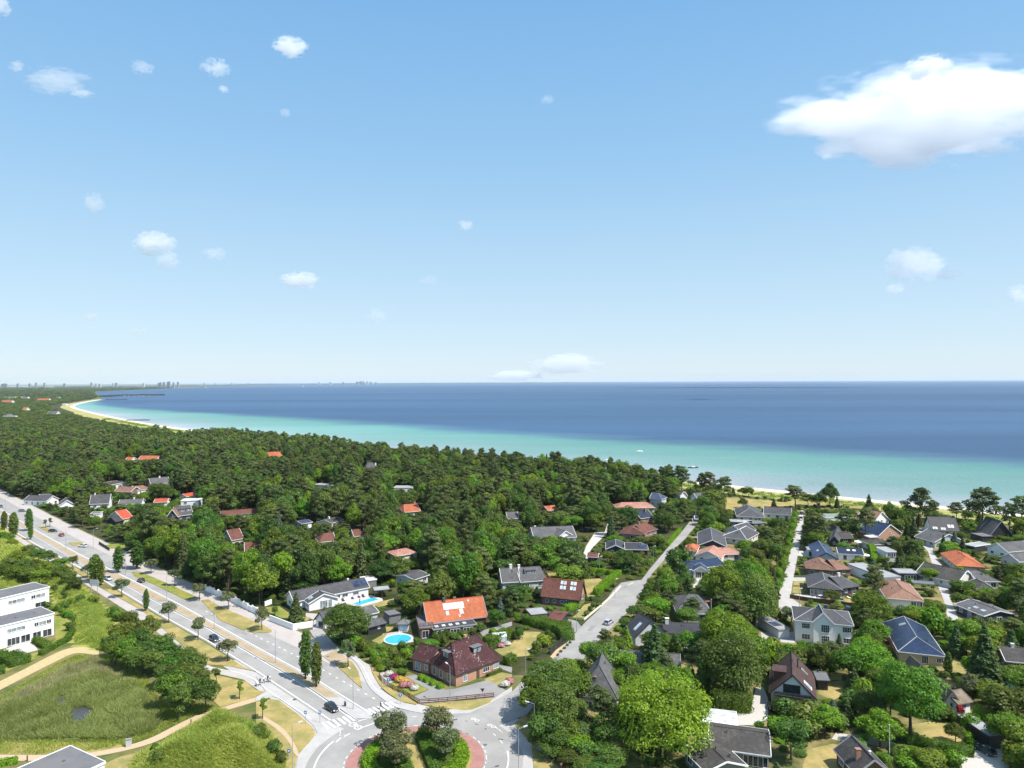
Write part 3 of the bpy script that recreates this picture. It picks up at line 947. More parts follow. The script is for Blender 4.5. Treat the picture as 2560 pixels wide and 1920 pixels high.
def block_geo(t, ev, ze, d, rg, ax='x', ov=.45, **kw):
 A, Bp = P(t, ev[0], ev[1], ze), P(t, ev[2], ev[3], ze)
 ex, ey, L = frame_of(A, Bp)
 if isinstance(d, tuple):
  d = abs((P(t, d[0], d[1], ze) - A).dot(ey))
 d = max(3.0, d)
 hl = hr = 0.0
 span = L if ax == 'x' else d
 if isinstance(rg, tuple) and ax == 'x':
  q0 = on_plane(t, rg[0], rg[1], A + ey * d / 2, ey)
  zr, hl = q0.z, (q0 - A).dot(ex)
  if len(rg) == 4:
   q1 = on_plane(t, rg[2], rg[3], A + ey * d / 2, ey)
   zr, hr = (q0.z + q1.z) / 2, L - (q1 - A).dot(ex)
 elif isinstance(rg, tuple):
  if kw.get('hl') == 0 and 'up' not in kw:
   zr = on_plane(t, rg[0], rg[1], A, ey).z            # the peak of the front gable
  else:
   zr = ze + kw.get('up', .44 * L / 2)
   hl = (P(t, rg[0], rg[1], zr) - A).dot(ey)
  if len(rg) == 4:
   hr = d - (P(t, rg[2], rg[3], zr) - A).dot(ey)
 else:
  zr = rg
 hl = 0.0 if hl < span * .1 else min(hl, span * .48)
 hr = 0.0 if hr < span * .1 else min(hr, span * .48)
 zr = min(max(zr, ze + .6), ze + kw.get('rise', 6.5))
 hl, hr = kw.get('hl', hl), kw.get('hr', hr)
 if 'dbg' in globals():
  print('BLK', t, ev, 'L%.1f d%.1f zr%.1f hl%.1f hr%.1f' % (L, d, zr, hl, hr))
 return A, ex, ey, L, d, zr, hl, hr

def roof_parts(W, L, d, ze, zr, ax, hl, hr, th, roof, trim, ridge, parent, org, flat=False):
 """sloping roof over the rectangle 0..L x 0..d; W maps local to world"""
 b = MB()
 if flat:
  b.obox(W(0, 0, ze), W(L, 0, ze) - W(0, 0, ze), W(0, d, ze) - W(0, 0, ze), Vector((0, 0, .22)))
  r = b.build('roof', roof, parent, org)
  c = MB()
  for p, q in (((0, 0), (L, 0)), ((L, 0), (L, d)), ((L, d), (0, d)), ((0, d), (0, 0))):
   p0, q0 = W(*p, ze + .14), W(*q, ze + .14)
   c.beam(p0, q0, .16, .36)
  c.build('parapet', trim, r, org)
  return r
 if ax == 'x':
  e = [(0, 0), (L, 0), (L, d), (0, d)]
  r0, r1 = (hl, d / 2), (L - hr, d / 2)
  planes = [((e[0], e[1]), (r1, r0)), ((e[2], e[3]), (r0, r1))]
  ends = [(hl, (e[3], e[0]), r0), (hr, (e[1], e[2]), r1)]
 else:
  e = [(0, 0), (L, 0), (L, d), (0, d)]
  r0, r1 = (L / 2, hl), (L / 2, d - hr)
  planes = [((e[3], e[0]), (r0, r1)), ((e[1], e[2]), (r1, r0))]
  ends = [(hl, (e[0], e[1]), r0), (hr, (e[2], e[3]), r1)]
 sag = Vector((0, 0, th))
 for (a, c), (g, h) in planes:
  q = [W(*a, ze), W(*c, ze), W(*g, zr), W(*h, zr)]
  b.face(q)
  b.face([p - sag for p in reversed(q)])
 for hh, (a, c), g in ends:
  if hh > 0:
   q = [W(*a, ze), W(*c, ze), W(*g, zr)]
   b.face(q)
   b.face([p - sag for p in reversed(q)])
 r = b.build('roof', roof, parent, org)
 c = MB()                                         # fascia along the eaves, boards up the gables
 for (a, cc), _ in planes:
  c.beam(W(*a, ze - th * .6), W(*cc, ze - th * .6), .10, th + .06)
 for hh, (a, cc), g in ends:
  if hh > 0:
   c.beam(W(*a, ze - th * .6), W(*cc, ze - th * .6), .10, th + .06)
  else:
   c.beam(W(*a, ze - th * .4), W(*g, zr - th * .4), .12, th + .16)
   c.beam(W(*cc, ze - th * .4), W(*g, zr - th * .4), .12, th + .16)
 c.build('fascia', trim, r, org)
 c = MB()
 c.tube(W(*r0, zr + .01), W(*r1, zr + .01), .13, n=6)
 for hh, (a, cc), g in ends:
  if hh > 0:
   for k in (a, cc):
    c.tube(W(*k, ze + .03), W(*g, zr + .01), .11, n=6)
 c.build('ridge', ridge or roof, r, org)
 return r

def roof_z(u, v, L, d, ze, zr, ax, hl, hr):
 rise = zr - ze
 if ax == 'x':
  z = rise * min(v, d - v) / (d / 2)
  if hl > 0:
   z = min(z, rise * u / hl)
  if hr > 0:
   z = min(z, rise * (L - u) / hr)
 else:
  z = rise * min(u, L - u) / (L / 2)
  if hl > 0:
   z = min(z, rise * v / hl)
  if hr > 0:
   z = min(z, rise * (d - v) / hr)
 return ze + max(0, z)

def add_window(W3, org, parent, u, z, w, h, frame='trim_white', pane='pane_dark', mun=1, rows=1, name='window'):
 """W3(u, out, z): a facade's own axes; frame with bars, the pane a child"""
 f = MB()
 def bar(u0, z0, u1, z1, o=.09):
  p = W3(u0, .0, z0)
  f.obox(p, W3(u1, 0, z0) - p, W3(u0, o, z0) - p, Vector((0, 0, z1 - z0)))
 t = .09
 bar(u, z, u + w, z + t, .16)
 bar(u, z + h - t, u + w, z + h)
 bar(u, z + t, u + t, z + h - t)
 bar(u + w - t, z + t, u + w, z + h - t)
 for k in range(1, mun + 1):
  c = u + w * k / (mun + 1)
  bar(c - .035, z + t, c + .035, z + h - t, .075)
 for k in range(1, rows):
  c = z + h * k / rows
  bar(u + t, c - .02, u + w - t, c + .02, .07)
 o = f.build(name, frame, parent, org)
 g = MB()
 p = W3(u + t * .5, .012, z + t * .5)
 g.obox(p, W3(u + w - t * .5, .012, z) - W3(u + t * .5, .012, z), W3(u, .05, z) - W3(u, .012, z), Vector((0, 0, h - t)))
 g.build('pane', pane, o, org)
 return o

def house(name, label, blocks, cat='house', group=None, view=True):
 root = None
 HZ = []
 rnd = random.Random(label)
 for bi, kw in enumerate(blocks):
  k = dict(roof='roof_slate', wall='wall_white', trim='trim_white', ridge=None, ax='x', ov=.45, win='auto', frame='trim_white', flat=False, pane='pane_dark',
 chim=(), sky=(), th=.16, solar=(), dorm=(), base=0.0, open=False, door=None, gable=None)
  k.update(kw)
  A, ex, ey, L, d, zr, hl, hr = block_geo(**{q: v for q, v in k.items() if q in ('t', 'ev', 'ze', 'd', 'rg', 'ax', 'ov', 'hl', 'hr', 'rise', 'up')}) if not k['flat'] else (*block_geo(t=k['t'], ev=k['ev'], ze=k['ze'], d=k['d'], rg=k['ze'] + .5)[:5], k['ze'] + .3, 0, 0)
  ze, ax, ov, th = k['ze'], k['ax'], k['ov'], k['th']
  W = lambda u, v, z, A=A, ex=ex, ey=ey: Vector((A.x + ex.x * u + ey.x * v, A.y + ex.y * u + ey.y * v, z))
  if root is None:
   c = W(L / 2, d / 2, 0)
   root = thing(name, label, cat, c, 0, group)
   org = c
  o2 = ov if not k['flat'] else k['ov'] * .3
  fp = [W(u, v, 0) for u, v in ((o2, o2), (L - o2, o2), (L - o2, d - o2), (o2, d - o2))]
  FOOT.append(fp)
  block([p.xy for p in (W(-1, -1.2, 0), W(L + 1, -1.2, 0), W(L + 1, d + .6, 0), W(-1, d + .6, 0))])
  HZ.append((W, L, d, zr, A))
  # walls (with gables), or posts when open
  hw = ze - (0 if k['flat'] else .02)
  pieces = MB()
  if k['open']:
   for u in (o2 + .1, L / 2, L - o2 - .1):
    for v in (o2 + .1, d - o2 - .1):
     pieces = MB()
     pieces.box(W(u, v, hw / 2), (.14, .14, hw), math.atan2(ex.y, ex.x))
     pieces.build('post', k['wall'], root, org)
  else:
   corners = [(o2, o2), (L - o2, o2), (L - o2, d - o2), (o2, d - o2)]
   sides = list(zip(corners, corners[1:] + corners[:1]))
   for si, (p, q) in enumerate(sides):
    tz = None
    if not k['flat']:
     if ax == 'x' and ((si == 3 and hl == 0) or (si == 1 and hr == 0)):
      tz = True
     if ax == 'y' and ((si == 0 and hl == 0) or (si == 2 and hr == 0)):
      tz = True
    z0 = ze if k['flat'] else roof_z(p[0], p[1], L, d, ze, zr, ax, hl, hr) - th * 1.1
    z1 = ze if k['flat'] else roof_z(q[0], q[1], L, d, ze, zr, ax, hl, hr) - th * 1.1
    a0, a1 = W(*p, 0), W(*q, 0)
    pieces.face([a0, a1, Vector((a1.x, a1.y, z1)), Vector((a0.x, a0.y, z0))])
    if tz:
     m_ = ((p[0] + q[0]) / 2, (p[1] + q[1]) / 2)
     apex = W(*m_, roof_z(*m_, L, d, ze, zr, ax, hl, hr) - th * 1.1)
     gb = MB()
     gb.face([Vector((a0.x, a0.y, z0)), Vector((a1.x, a1.y, z1)), apex])
     gb.build('gable', k['gable'] or k['wall'], root, org)
   pieces.build('wall', k['wall'], root, org)
   if k['base'] > 0:
    bb = MB()
    for p, q in sides:
     bb.beam(W(*p, k['base'] / 2), W(*q, k['base'] / 2), .1, k['base'])
    bb.build('plinth', 'concrete', root, org)
  r = roof_parts(W, L, d, ze, zr, ax, hl, hr, th, k['roof'], k['trim'], k['ridge'], root, org, k['flat'])
  faces = {
 'f': (lambda u, o, z, W=W, o2=o2: W(o2 + u, o2 - o, z), L - 2 * o2),
 'r': (lambda u, o, z, W=W, o2=o2, L=L: W(L - o2 + o, o2 + u, z), d - 2 * o2),
 'l': (lambda u, o, z, W=W, o2=o2, d=d: W(o2 - o, d - o2 - u, z), d - 2 * o2)}
  wins = k['win']
  if wins == 'auto' and not k['open']:
   wins = []
   to_cam = -A
   for fc, nrm in (('f', -ey), ('r', ex), ('l', -ex)):
    if nrm.dot(to_cam.normalized()) < .25:
     continue
    ln = faces[fc][1]
    n = max(1, int(ln / 3.4))
    for q in range(n):
     w = rnd.choice((1.1, 1.4, 1.8)) if ln > 5 else 1.1
     tall = rnd.random() < .2
     wins.append((fc, ln * (q + .5) / n - w / 2, .25 if tall else .95, w, 1.95 if tall else 1.25, rnd.choice((1, 1, 2))))
    if ze > 4.6:
     wins += [(w_[0], w_[1], w_[2] + 2.8, w_[3], 1.25, w_[5]) for w_ in list(wins) if w_[0] == fc]
  if not k['open']:
   for w_ in wins or ():
    fc, u, z, w, h = w_[:5]
    ln = faces[fc][1]
    if u < 0:
     u = ln + u                      # measured from the far end
    w = min(w, ln - .3)
    u = min(max(u, .1), ln - w - .1)
    add_window(faces[fc][0], org, root, u, z, w, h, k['frame'], w_[7] if len(w_) > 7 else k['pane'], w_[5] if len(w_) > 5 else 1, w_[6] if len(w_) > 6 else 1)
   if k['door']:
    fc, u, w, h = k['door']
    F_ = faces[fc][0]
    dm = MB()
    p = F_(u, .0, .1)
    dm.obox(p, F_(u + w, 0, .1) - p, F_(u, .08, .1) - p, Vector((0, 0, h)))
    dm.build('door', 'boards_brown', root, org)
  rz_ = math.atan2(ex.y, ex.x)
  for cu, cv, w, h, mt in k['chim']:
   u, v = cu * L, cv * d
   zz = roof_z(u, v, L, d, ze, zr, ax, hl, hr) if not k['flat'] else ze
   cm = MB()
   cm.box(W(u, v, zz + h / 2 - .6), (w, w * .8, h + 1.2), rz_)
   cm.box(W(u, v, zz + h + .04), (w + .14, w * .8 + .14, .12), rz_)
   cm.build('chimney', mt, r, org)
  for _ in range(0 if k['flat'] else rnd.choice((0, 1, 2, 2))):
   u, v = rnd.uniform(.25, .75) * L, rnd.uniform(.25, .75) * d
   zz = roof_z(u, v, L, d, ze, zr, ax, hl, hr)
   cm = MB()
   cm.tube(W(u, v, zz - .2), W(u, v, zz + .55), .11, n=6)
   cm.tube(W(u, v, zz + .55), W(u, v, zz + .68), .17, n=6)
   cm.build('flue', 'chimney_dark', r, org)
  # skylights, solar panels: (u, v from the front eave, width, length up the slope) on the front plane; side 'l'/'r' for ridges that run away
  for lst, nm, fm, pm in ((k['sky'], 'skylight', 'trim_grey', 'pane_sky'), (k['solar'], 'solar_panel', 'trim_dark', 'solar_glass')):
   for s in lst:
    fu, fv, w, l = s[:4]
    u, v = fu * L, fv * d
    fz = lambda a, c: roof_z(a, c, L, d, ze, zr, ax, hl, hr)
    if k['flat']:
     du, dv, nn = W(u + w, v, ze + .3) - W(u, v, ze + .3), W(u, v + l, ze + .3) - W(u, v, ze + .3), Vector((0, 0, 1))
     p = W(u, v, ze + .24)
    else:
     e_ = .02
     p = W(u, v, fz(u, v))
     su = (W(u + e_, v, fz(u + e_, v)) - p) / e_
     sv = (W(u, v + e_, fz(u, v + e_)) - p) / e_
     if ax == 'x':
      du, dv = su.normalized() * w, sv.normalized() * l
     else:
      du, dv = su.normalized() * l, sv.normalized() * w
     nn = du.cross(dv).normalized()
    sk = MB()
    sk.obox(p, du, dv, nn * .10)
    so = sk.build(nm, s[4] if len(s) > 4 else fm, r, org)
    sk = MB()
    sk.obox(p + du * .08 + dv * .08 + nn * .04, du * .84, dv * .84, nn * .075)
    sk.build('pane', s[5] if len(s) > 5 else pm, so, org)
  # dormers on the front (x) or on a side plane (y): (u, v, width, height, roof, wall, side)
  for s in k['dorm']:
   fu, fv, w, h, rf, wl_, side = s
   if side == 'f':
    D, u0, v0 = (lambda a, o, z, W=W: W(a, o, z)), fu * L, fv * d
   elif side == 'l':
    D, u0, v0 = (lambda a, o, z, W=W, d=d: W(o, d - a, z)), (1 - fu) * d, fv * L
   else:
    D, u0, v0 = (lambda a, o, z, W=W, L=L: W(L - o, a, z)), fu * d, fv * L
   if side == 'f':
    z0 = roof_z(u0, v0, L, d, ze, zr, ax, hl, hr)
   elif side == 'l':
    z0 = roof_z(v0, d - u0, L, d, ze, zr, ax, hl, hr)
   else:
    z0 = roof_z(L - v0, u0, L, d, ze, zr, ax, hl, hr)
   dep = h * 1.5 + .8
   q0 = D(u0 - w / 2, v0, z0)
   dx, dy = D(u0 + w / 2, v0, z0) - q0, D(u0 - w / 2, v0 + dep, z0) - q0
   db = MB()
   db.obox(q0 - Vector((0, 0, .4)), dx, dy, Vector((0, 0, h + .4)))
   dm_ = db.build('dormer', wl_, r, org)
   db = MB()
   dxn, dyn = dx.normalized(), dy.normalized()
   db.obox(q0 + Vector((0, 0, h)) - dxn * .25 - dyn * .3, dx + dxn * .5, dy + dyn * .3, Vector((0, 0, .14)))
   db.build('dormer_roof', rf, dm_, org)
   gb = MB()
   n = max(2, int(w / .9))
   for i in range(n):
    gb.obox(q0 + dx * ((i + .08) / n) - dyn * .05 + Vector((0, 0, .12)), dx * (.84 / n), dyn * .04, Vector((0, 0, h - .3)))
   gb.build('pane', 'pane_light', dm_, org)
 # keep the view of it open
 for W, L, d, zr, A in HZ if view else ():
  q = [proj(W(u, v, z)) for u in (0, L) for v in (0, d) for z in (1.2, zr)]
  xs, ys = [p[0] for p in q], [p[1] for p in q]
  f = view if isinstance(view, float) else (.06 if label.startswith(('white two-storey m', 'brick corner', 'long white villa', 'house with steep', 'steep A', 'yellow brick', 'cream house', 'brown brick')) else .22)
  KEEP.append((min(xs) + 2, min(ys) + 2, max(xs) - 2, max(ys) - (max(ys) - min(ys)) * f, proj(W(L / 2, d / 2, 0))[2]))
 return root

W_AUTO = 'auto'
# ------------------------------------------------------------------ the houses, near ones first
R = dict
FAR_GROUP = 'far houses among the trees'

def H(name, label, *blocks, **kw):
 return house(name, label, blocks, **kw)

strip = lambda fc, u, z, w, h, m=3: (fc, u, z, w, h, m)
# white terrace on the left
H('terrace_house', 'white two-storey terrace with flat grey roof nearest the reed pond',
 R(t='a', ev=(-420, 541, 472, 327), ze=6.3, d=(290, 285), rg=0, flat=True, roof='felt_dark', win=[
 ('f', -5.2, 3.9, 1.2, 1.2, 1), ('f', -4.0, 3.9, 2.0, 1.2, 1, 1, 'pane_light'), ('f', -2.0, 3.9, 1.3, 1.2, 1), ('f', -12, 3.9, 4.6, 1.2, 3, 1, 'pane_light'), ('f', -20, 3.9, 4.4, 1.2, 3, 1, 'pane_light'),
 ('f', -12, .15, 3.2, 2.2, 2), ('f', -8.6, .15, 2.4, 2.2, 1), ('f', -5.6, .15, 2.2, 2.2, 1), ('f', -3.0, .15, 2.4, 2.2, 1), ('r', 3, 3.9, 1.0, 1.2)], chim=[(.66, .45, .35, .3, 'chimney_dark'), (.86, .5, .3, .25, 'chimney_dark')]), view=.4)
H('terrace_house', 'white two-storey terrace with flat grey roof, behind the one by the pond',
 R(t='a', ev=(-420, 300, 430, 98), ze=6.3, d=(270, 66), rg=0, flat=True, roof='felt_dark', win=[
 ('f', -5.6, 3.8, 1.4, 1.2, 1), ('f', -4.2, 3.8, 3.0, 1.2, 1, 1, 'pane_light'), ('f', -12.4, 3.8, 5, 1.2, 3, 1, 'pane_light'), ('f', -20, 3.8, 5, 1.2, 3, 1, 'pane_light'), ('f', -4.4, .2, 3.4, 2, 1)]), view=.4)
H('flat_roof_house', 'white house with dark flat roof cut off by the bottom edge, beside the gravel path',
 R(t='a', ev=(250, 1930, 912, 1617), ze=6.3, d=(582, 1487), rg=0, flat=True, roof='felt_dark', win=[], chim=[(.72, .6, .3, .25, 'chimney_dark')]))
# villa with the rectangular pool
H('pool_villa', 'long white villa with dark grey roof beside the rectangular pool',
 R(t='b', ev=(325, 226, 985, 98), ze=2.7, d=(212, 180), rg=(285, 140, 912, 12), roof='roof_slate',
 win=[('f', 13.8, .95, 2.2, 1.1, 1), ('f', 16.6, .95, 2.2, 1.1, 1), ('f', 20.6, .95, 2.2, 1.1, 2), ('f', 10.2, .2, 2.4, 2, 1), ('l', 2.5, .9, 1.6, 1.2, 1)],
 chim=[(.78, .62, .55, 1.0, 'chimney_white')], solar=[(.80, .12, 2.6, 3.0), (.895, .12, 2.6, 3.0)]),
 R(t='b', ev=(452, 241, 722, 191), ze=2.6, d=(398, 212), rg=(582, 157), ax='y', hr=0, roof='roof_slate', sky=[(.10, .50, 1.6, 1.6), (.10, .72, 1.6, 1.6)],
 win=[('f', 3.6, .2, 2.6, 2.5, 2, 1, 'pane_light'), ('f', 6.4, .2, 1.4, 2.5, 0, 1, 'pane_light'), ('l', 1, .9, 1.4, 1.2)]))
H('garage', 'small white gabled garage with dark roof next to the white boundary wall',
 R(t='b', ev=(500, 376, 594, 399), ze=2.3, d=11.0, rg=(541, 314), ax='y', hl=0, hr=0, roof='roof_slate', trim='trim_dark', win=[('f', 1.0, .1, 2.2, 2.0, 0)]))
H('outbuilding', 'grey tiled outbuilding on the lawn below the rectangular pool',
 R(t='b', ev=(880, 358, 1066, 312), ze=2.4, d=8.0, rg=(868, 280, 1046, 246), roof='roof_grey', wall='wall_lightgrey', win=[]))
H('garden_house', 'black wooden garden house with grey roof beside the round tree',
 R(t='b', ev=(965, 450, 1135, 404), ze=2.3, d=6.0, rg=(968, 385, 1110, 355), roof='roof_grey', wall='boards_black', trim='trim_dark', win=[('f', 3.2, 1.0, .8, .8, 1)]))
H('garden_shed', 'pale grey shed with flat dark roof left of the orange roofed house',
 R(t='b', ev=(1150, 350, 1256, 330), ze=2.5, d=5.0, rg=0, flat=True, roof='felt_dark', trim='trim_dark', wall='boards_grey', win=[]))
H('carport', 'low dark carport with pale roof at the end of the rectangular pool',
 R(t='b', ev=(1020, 135, 1160, 122), ze=2.5, d=5.0, rg=0, flat=True, roof='felt_grey', trim='trim_dark', wall='boards_brown', open=True))
H('garden_shed', 'white roofed shed behind the solar panels of the pool villa',
 R(t='b', ev=(945, 48, 1045, 32), ze=2.6, d=6.0, rg=0, flat=True, roof='felt_white', wall='boards_grey', win=[]))
# orange roof
og = H('orange_roof_house', 'house with steep bright orange tile roof and roof deck behind the round pool',
 R(t='b', ev=(1477, 413, 2003, 351), ze=2.7, d=11.0, rg=(1430, 240, 1940, 165), roof='roof_orange', ridge='roof_red', wall='boards_brown', trim='trim_grey', rise=8.0,
 win=[('r', 3, .9, 1.6, 1.2), ('l', 3, 1.0, 1.4, 1.8, 1), ('l', 6, 1.0, 1.4, 1.8, 1), ('l', 4.6, 4.2, 1.6, 1.2, 1)],
 chim=[(.34, .47, .75, 1.0, 'chimney_dark'), (.53, .56, .8, .9, 'brick_brown')],
 sky=[(.31, .27, 3.1, 2.1, 'trim_white', 'felt_white'), (.485, .27, 3.1, 2.1, 'trim_white', 'felt_white'), (.33, .13, 1.0, 1.6), (.56, .14, 1.1, 1.6, 'trim_white', 'pane_sky'), (.53, .07, .6, .8, 'trim_white', 'pane_sky'), (.72, .40, .6, .7)]),
 R(t='b', ev=(1530, 470, 1908, 422), ze=2.7, d=4.6, rg=0, flat=True, roof='felt_black', wall='boards_black', trim='trim_grey', sky=[(.08, .35, 1.0, 1.3, 'trim_white', 'felt_white'), (.24, .35, 1.0, 1.3, 'trim_white', 'felt_white'), (.4, .35, 1.0, 1.3, 'trim_white', 'felt_white'), (.56, .35, 1.0, 1.3, 'trim_white', 'felt_white'), (.72, .35, 1.0, 1.3, 'trim_white', 'felt_white')],
 win=[('f', 1, .1, 3, 2.2, 2), ('f', 5, .1, 3, 2.2, 2), ('f', 9, .1, 3, 2.2, 2)]),
 R(t='b', ev=(1412, 462, 1536, 452), ze=2.8, d=12.0, rg=0, flat=True, roof='felt_dark', wall='boards_brown', trim='rail_brown', win=[('f', .6, .1, 2, 2.2, 1)]))
H('gazebo', 'small dark gazebo with blue glass at the edge of the round pool',
 R(t='b', ev=(1215, 420, 1320, 420), ze=2.4, d=3.6, rg=(1268, 372, 1268, 372), roof='felt_dark', wall='wall_lightgrey', trim='trim_dark', hl=1.7, hr=1.7, win=[('f', .6, .9, 1.8, 1.2, 0, 1, 'pane_sky')]))
# brick house on the corner
H('brick_house', 'brick corner house with steep maroon tile roof beside the roundabout',
 R(t='b', ev=(1725, 861, 2121, 716), ze=3.0, d=(1488, 744), rg=(1690, 575, 1900, 505), roof='roof_maroon', ridge='roof_maroon', wall='brick_orange', trim='trim_dark', frame='trim_white', rise=8,
 win=[('f', 2.2, .5, 1.3, 1.9, 1, 1, 'pane_light'), ('f', 8.7, .9, 2.2, 1.3, 2, 1, 'pane_dark'), ('f', 12.6, .9, 2.0, 1.3, 2, 1, 'pane_light'), ('l', 1.2, .4, 1.1, 2.1, 1), ('l', 4.0, .4, 1.1, 2.1, 1), ('l', 7.2, .4, 1.1, 2.1, 1)],
 door=('f', 6.6, .95, 2.1), chim=[(.52, .52, .7, .9, 'brick_orange')], dorm=[(.60, .22, 2.6, 1.5, 'felt_dark', 'boards_black', 'f'), (.50, .09, 2.2, 1.5, 'felt_dark', 'boards_black', 'l')]),
 R(t='b', ev=(1335, 713, 1492, 756), ze=3.0, d=8.5, rg=(1412, 570, 1640, 640), hr=0, roof='roof_maroon', ridge='roof_maroon', wall='brick_orange', trim='trim_dark',
 win=[('f', .8, .3, 1.8, 2.2, 1, 1, 'pane_light'), ('f', 4.0, .9, 1.0, 1.5, 1, 1, 'pane_light')]))
# brown roof house by the bright hedge
H('brick_house', 'brown brick house with red-brown roof and two four-part skylights by the bright hedge',
 R(t='c', ev=(245, 177, 592, 213), ze=2.7, d=(652, 152), rg=(320, 22, 655, 45), hl=0, hr=0, roof='roof_redbrown', ridge='roof_orange', wall='brick_brown', trim='trim_dark',
 win=[('f', 1.2, .9, 1.1, 1.2), ('f', 3.8, .9, 1.1, 1.2), ('f', 6.3, .9, 1.1, 1.2), ('f', 8.0, .1, 1.2, 2.1), ('r', 3, .9, 1.4, 1.2)],
 sky=[(u, v, .85, 1.2, 'trim_white', 'pane_sky') for u in (.45, .53, .70, .78) for v in (.24, .37)], gable='brick_orange'))
H('carport', 'open carport with pale grey flat roof in front of the two four-part skylights',
 R(t='c', ev=(165, 345, 318, 330), ze=2.4, d=6.5, rg=0, flat=True, roof='felt_grey', wall='boards_brown', trim='trim_dark', open=True))
H('garage', 'low garage with sloping red-brown roof in front of the two four-part skylights',
 R(t='c', ev=(300, 372, 430, 388), ze=2.3, d=9.0, rg=(330, 335, 500, 315), hl=0, hr=0, roof='roof_redbrown', wall='boards_black', trim='trim_dark', win=[]))
H('grey_roof_house', 'pale house with large grey roof and wide dormer left of the brown roofed house',
 R(t='g', ev=(72, 1160, 310, 1140), ze=3.0, d=11.0, rg=(75, 1040, 240, 1015), hl=0, roof='roof_grey', wall='wall_lightgrey', chim=[(.1, .5, .8, 1.1, 'chimney_white')], dorm=[(.45, .25, 4.0, 1.4, 'roof_grey', 'wall_white', 'f')]),
 R(t='g', ev=(-90, 1165, 75, 1155), ze=3.0, d=9.0, rg=(-80, 1060, 60, 1010), hl=0, hr=0, roof='roof_grey', wall='wall_lightgrey', chim=[(.6, .5, .9, 1.2, 'chimney_white')]))
H('hip_roof_house', 'house with grey hipped roof half hidden by conifers left of the red and white flag',
 R(t='c', ev=(1420, 320, 1730, 330), ze=2.7, d=18.0, rg=(1500, 165, 1680, 150), hl=5, hr=4, roof='roof_grey', wall='wall_lightgrey'), view=.4)
H('black_roof_villa', 'white villa with black L-shaped roof and white chimney right of the side street',
 R(t='c', ev=(1312, 494, 1640, 506), ze=2.7, d=9.0, rg=(1285, 388, 1600, 420), hl=0, hr=0, roof='roof_black', trim='trim_dark', chim=[(.12, .45, 1.0, 1.5, 'chimney_white')]),
 R(t='c', ev=(1062, 530, 1350, 488), ze=2.7, d=7.0, rg=(1262, 345), ax='y', hl=0, hr=0, rise=4.2, roof='roof_black', trim='trim_dark', wall='wall_lightgrey', sky=[(.12, .3, 1.2, 3.0)]), view=.4)
H('low_house', 'low dark house with shallow grey roof behind the tall dark spruce',
 R(t='c', ev=(930, 760, 1460, 800), ze=2.5, d=9.0, rg=(960, 640, 1440, 672), hl=0, hr=0, roof='roof_grey', wall='boards_grey', trim='trim_grey'), view=.4)
H('steep_roof_house', 'house with pointed dark grey slate gable rising from the trees by the roundabout',
 R(t='c', ev=(560, 1040, 920, 1075), ze=3.2, d=11.0, rg=(742, 862), ax='y', hl=3.6, hr=0, rise=8.5, up=6.2, roof='roof_grey', wall='wall_offwhite', trim='trim_dark', chim=[(.42, .18, .6, .6, 'brick_brown')]))
H('carport', 'white flat roofed carport with dark stains beside the big grey corrugated roof',
 R(t='c', ev=(1640, 1268, 1950, 1305), ze=2.6, d=6.5, rg=0, flat=True, roof='felt_white', wall='boards_bluegrey', trim='trim_white', win=[]))
H('corrugated_roof_house', 'bottom-edge house with wide grey corrugated roof and glazed terrace',
 R(t='c', ev=(1695, 1482, 2240, 1560), ze=2.8, d=11.0, rg=(1738, 1290, 2225, 1362), hl=0, hr=0, roof='roof_fibre', wall='boards_grey', win=[('f', 10.5, .2, 4.6, 2.1, 4)]),
 R(t='c', ev=(1672, 1700, 2042, 1640), ze=2.8, d=9.0, rg=(1890, 1400 + 200), ax='y', hl=0, hr=0, rise=2.3, roof='roof_fibre', wall='boards_grey', chim=[(.72, .25, .35, .7, 'chimney_dark')]))
# white mansion and around it
H('white_mansion', 'white two-storey mansion with hipped dark roof and tall central gable bay',
 R(t='d', ev=(222, 380, 745, 432), ze=6.2, d=13.0, rg=(390, 280, 560, 292), roof='roof_slate', ridge='trim_grey', rise=4.6, win=[
 ('f', 1.7, 4.0, 2.2, 1.5, 3, 2), ('f', 1.7, .9, 2.2, 1.5, 2, 2), ('f', 12.9, 4.0, 2.4, 1.5, 3, 2), ('f', 12.9, .9, 2.2, 1.5, 2, 2)], chim=[(.58, .62, 1.0, 1.3, 'chimney_dark')]),
 R(t='d', ev=(380, 402, 576, 418), ze=6.3, d=8.0, rg=(476, 318), ax='y', hl=0, hr=0, roof='roof_slate', ridge='trim_grey', win=[('f', 2.0, 3.6, 2.2, 2.2, 3, 3), ('f', 2.0, .4, 2.2, 2.3, 3, 3)], rise=3.4))
H('garage', 'flat roofed garage with solar panels beside the white mansion',
 R(t='d', ev=(90, 470, 190, 462), ze=2.6, d=(90, 345), rg=0, flat=True, roof='felt_grey', wall='wall_lightgrey', trim='trim_grey', solar=[(.12, .25, 1.2, 3.4), (.5, .25, 1.2, 3.4)], win=[]))
H('steep_red_house', 'steep A-shaped house with dark red roof and balcony under its white gable',
 R(t='d', ev=(8, 1012, 424, 1072), ze=2.9, d=(432, 855), rg=(208, 856, 235, 622), ax='y', hl=0, hr=0, rise=8.5, roof='roof_darkred', wall='brick_yellow', gable='boards_white', trim='trim_dark',
 win=[('f', 1.2, .9, 1.2, 1.1), ('f', 6.0, .9, 1.2, 1.1)], chim=[(.62, .55, .35, 2.2, 'chimney_dark')],
 sky=[(.74, .16, 1.6, 2.3, 'trim_white', 'pane_sky'), (.70, .62, 1.2, 1.8, 'trim_grey', 'pane_light')],
 dorm=[(.42, .10, 3.6, 2.6, 'roof_darkred', 'boards_brown', 'l')]))
